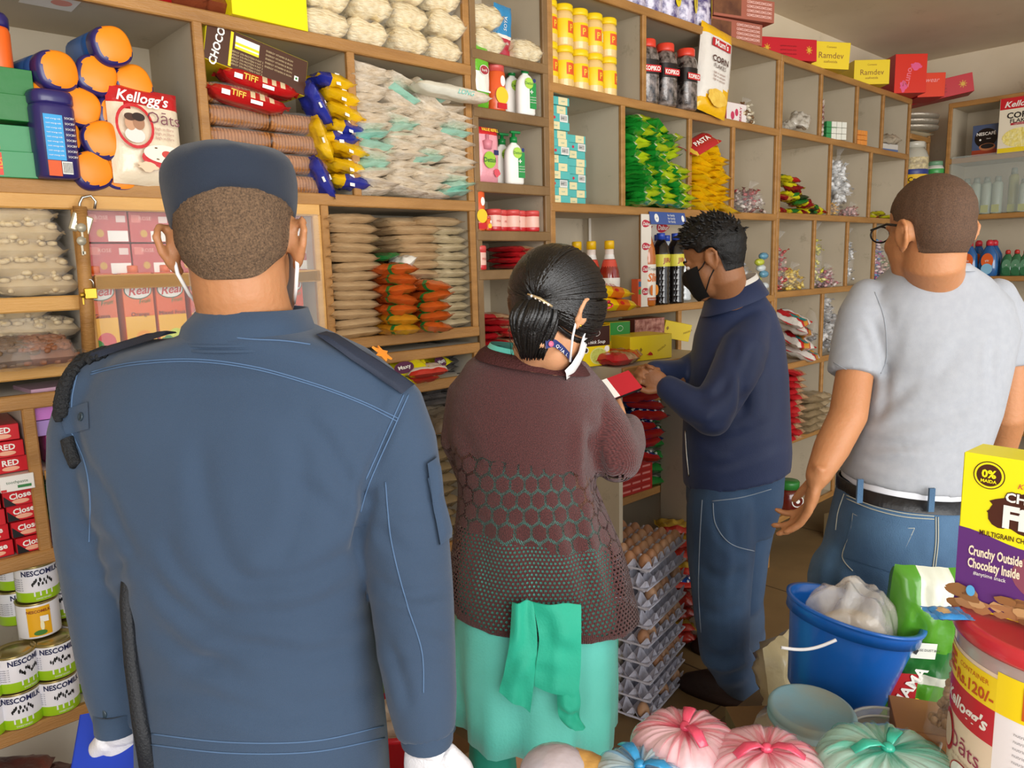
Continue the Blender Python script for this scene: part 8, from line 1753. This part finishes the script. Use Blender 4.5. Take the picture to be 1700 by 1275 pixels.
d = MB(); LR = mat('#c8303a', .3, coat=.5); d.lathe([(RT * 1.03, h - .02), (RT * 1.045, h - .016), (RT * 1.045, h - .002), (RT * 1.02, h + .002), (RT * .95, h + .001), (RT * .93, h - .003), (.001, h - .003)], LR, 64); d.build('lid', r); tag(r, 'clear oats tub with a red lid and yellow FREE band at the right edge', 'tub')
bz = tcn.z + .003; q0, q1 = atz(1583, 1002, bz), atz(1700, 1037, bz); dv = (q1 - q0).normalized(); bw, bh, bdp = .21, .0, .06
top = P(1597, 742, (q0 - Vector(EYE)).dot(Vector(CR[:, 2]))); bh = top.z - bz + .002
d = MB(); YB_, PU, BR_ = mat('#efe51e', .3), mat('#5d2f74', .3), mat('#4a2318', .35)
d.box((0, 0, 0), (bw, bdp, bh), YB_, bev=.0012); yo = -.0006
n = 16; wave = lambda x: bh - .094 - .013 * (1 - math.cos(min(x, .08) / .08 * math.pi)) / 2; d.add([(bw * i / n, yo, z) for i in range(n + 1) for z in (.003, wave(bw * i / n))], [(2 * i, 2 * i + 2, 2 * i + 3, 2 * i + 1) for i in range(n)], PU)
d.disc(.12, .06, .06, .035, mat('#8a4a5c', .35), y=yo * 1.3, n=30); rg = random.Random(2)
for k in range(70): d.disc(rg.uniform(.0, bw), rg.uniform(.003, .026), rg.uniform(.008, .014), rg.uniform(.004, .007), mat(rg.choice(['#a8794e', '#8f6238', '#c29a68', '#7c5230']), .5), y=yo * (1.4 + .1 * k), n=9, wob=.25, seed=k)
d.disc(.02, .026, .005, .007, mat('#5aa8d8'), y=yo * 11, n=16)
d.text('Crunchy Outside', .0165, .013, bh - .121, mat('#ecdcc0'), y=yo * 3, bold=.03, align='LEFT', sx=.5); d.text('Chocolaty Inside', .0165, .013, bh - .137, mat('#ecdcc0'), y=yo * 3, bold=.03, align='LEFT', sx=.5); d.text('#anytime snack', .007, .02, bh - .149, WHITE, y=yo * 3, align='LEFT', sx=.8)
d.text('MULTIGRAIN CHOCOS', .0088, .023, bh - .096, BR_, y=yo * 2, align='LEFT', bold=.02, sx=.72)
d.disc(.029, bh - .024, .017, .017, BR_, y=yo, n=28); d.disc(.029, bh - .024, .0158, .0158, YB_, y=yo * 1.4, n=28); d.disc(.029, bh - .024, .0135, .0135, BR_, y=yo * 1.8, n=28); d.text('0%', .013, .029, bh - .022, YB_, y=yo * 3, bold=.04); d.text('MAIDA', .0055, .029, bh - .031, YB_, y=yo * 3, bold=.03)
d.disc(.082, bh - .064, .05, .026, BR_, y=yo, n=36, wob=.09, seed=6); d.disc(.045, bh - .07, .014, .016, BR_, y=yo * 1.05, n=14, wob=.1)
d.text('CHOCOS', .0155, .048, bh - .046, BR_, y=yo * 2, bold=.1, align='LEFT'); d.text('CHOCOS', .0155, .048, bh - .046, WHITE, y=yo * 3, bold=.03, align='LEFT'); d.text('Fills', .036, .046, bh - .07, WHITE, y=yo * 3, bold=.05, align='LEFT'); d.text("Kellogg's", .009, .075, bh - .031, mat('#c2304a'), y=yo * 2, shear=.3)
o = d.build('cereal_box', None, q0); o.rotation_euler = (0, 0, math.atan2(dv.y, dv.x)); tag(o, 'yellow and purple chocolate cereal box standing on the red lid at the right edge', 'cereal box')
d = MB(); pillow(d, .036, .034, .008, mat('#2f86c8', .15, (30, .5), coat=.7), 3, 12, 8, lambda u, q_, s: mat('#c9a878', .5) if (u + .2) ** 2 + q_ * q_ < .2 and s > 0 else mat('#2f86c8', .15, (30, .5), coat=.7), crk=.3)
p = atz(1572, 1018, tcn.z + .004); o = d.build('blue_wrapper', None, (p.x, p.y, tcn.z + .0)); o.rotation_euler = (0, R_(3), math.atan2(RGT.y, RGT.x)); tag(o, 'blue shiny wrapper sticking out beside the cereal box base', 'wrapper')
# tied plastic bags
def tied_bag(c, c2, c3, seed, r=.078, h=.1):
    def b():
        m = mat(c, .16, (26, .5), alpha=.62, coat=.8, var=(c3, 5, .45)); mk = mat(c2, .2, (30, .5), alpha=.8, coat=.6); mp = mat(c2, .2, (30, .3), alpha=.3, coat=.5); d = MB(); n, mm = 128, 24; v = []
        def pt(t, th, k_=1.0):
            a = t * math.pi; cx_, sx_ = math.cos(th), math.sin(th); rr = math.sin(a) ** .7 * r * (1 + .05 * nz(cx_ * 1.5 + seed, sx_ * 1.5, t * 2)); top_ = max(0, (t - .45) / .55)
            pl = nz(cx_ * 7 + seed, sx_ * 7, t * .8) + .6 * nz(cx_ * 15, sx_ * 15 + seed, t * .5)
            z = h * (1 - math.cos(a)) / 2 - .012 * top_ ** 4 * h / .1 + pl * .007 * top_ ** 1.3 * min(1, (1 - t) * 6)
            return Vector((rr * cx_ * (1 + .035 * pl * top_) * k_, rr * sx_ * (1 + .035 * pl * top_) * k_, max(.0005, z + (k_ - 1) * h)))
        d.loft([[pt(j / mm, 2 * math.pi * k / n) for k in range(n)] for j in range(mm + 1)], m); e = d.build('tied_bag')
        i_ = MB(); i_.ball((0, 0, h * .44), (r * .9, r * .9, h * .43), mat('#f4eeea', .8, (40, .3)), seg=28); i_.build('contents', e)
        k_ = MB(); zt = pt(1, 0).z; rg = random.Random(seed)
        for q in range(34):
            th = rg.uniform(0, 6.283); t0 = rg.uniform(.55, .86); w = rg.uniform(.02, .06); rows = []
            for s in range(7): t = 1 - (1 - t0) * s / 6; ww = w * (1 - s / 6.3) * (1 if s else .2); rows.append([pt(t, th + ww * x / max(.15, (1 - t) * 4), 1.012 + (.01 if x == 0 else 0)) for x in (-1, 0, 1)])
            k_.loft(rows, mp, cap=False, closed=False)
        k_.ball((0, 0, zt + .004), (.009, .008, .007), mk, seg=12)
        for s in (-1, 1):
            a0 = rg.uniform(0, 6.28) if s < 0 else a0 + 2.4; dx, dy = math.cos(a0), math.sin(a0); ps = [(0, 0, zt + .004), (dx * .014, dy * .014, zt + .013), (dx * .03, dy * .03, zt + .014), (dx * .048, dy * .048, zt + .004)]
            k_.tube(ps, [.003, .007, .009, .007], mk, 8, flat=.25)
        k_.build('knot', e); return e
    return b
for (px, py, c, c2, s, rx, lb) in [(1137, 1232, '#f9d3d9', '#e8506e', 1, 88, 'pink tied plastic bag, the farther left of the two pink ones'), (1272, 1272, '#f9d3d9', '#e8506e', 4, 96, 'pink tied plastic bag, the right one, touching the green bag'),
                                   (1472, 1282, '#c6ecdf', '#3cc0a2', 7, 110, 'pale green tied plastic bag in front of the clear tub'), (1062, 1285, '#cfe4ea', '#2f96cc', 9, 80, 'pale blue tied plastic bag, smallest of the tied bags')]:
    p = atz(px, py, TZ + .05); dd = (p - Vector(EYE)).dot(Vector(CR[:, 2])); r = rx * dd / F; Kind(tied_bag(c, c2, {'#f9d3d9': '#f3adba', '#c6ecdf': '#96dcc8', '#cfe4ea': '#a8d0e0'}[c], s, r, r * 1.05)).put((p.x, p.y, TZ + .001), rz(s * 40), lb, 'tied plastic bag')
d = MB(); p0, p1 = atz(905, 1262, TZ + .035), atz(1010, 1300, TZ + .03); yl = mat('#d9a85e', .35, (24, .5), coat=.5, var=('#c08f46', 9, .3))
rings = []; X = (p1 - p0).normalized(); U_ = Vector((0, 0, 1)); W_ = X.cross(U_)
for i in range(15):
    t = i / 14; c = p0.lerp(p1, t); e_ = (1 - abs(2 * t - 1) ** 6) ** .5; rr = .026 * max(.12, e_); rings.append([c + (U_ * math.sin(a) * (1 + .15 * nz(t * 6, a, 1)) + W_ * math.cos(a) * 1.4 * (1 + .15 * nz(t * 6, a, 2))) * rr for a in [k * math.pi / 12 for k in range(24)]])
d.loft(rings, yl); tag(d.build('paper_roll'), 'yellow brown wrapped roll at the bottom edge left of the blue bag', 'packet')
d = MB(); p = atz(905, 1290, TZ + .02); d.ball((0, 0, .035), (.05, .05, .035), mat('#c6bcc2', .25, (18, .6), alpha=.8, coat=.5), seg=20); tag(d.build('clear_bundle', None, (p.x, p.y - .02, TZ)), 'whitish plastic bundle under the yellow brown roll', 'bundle')
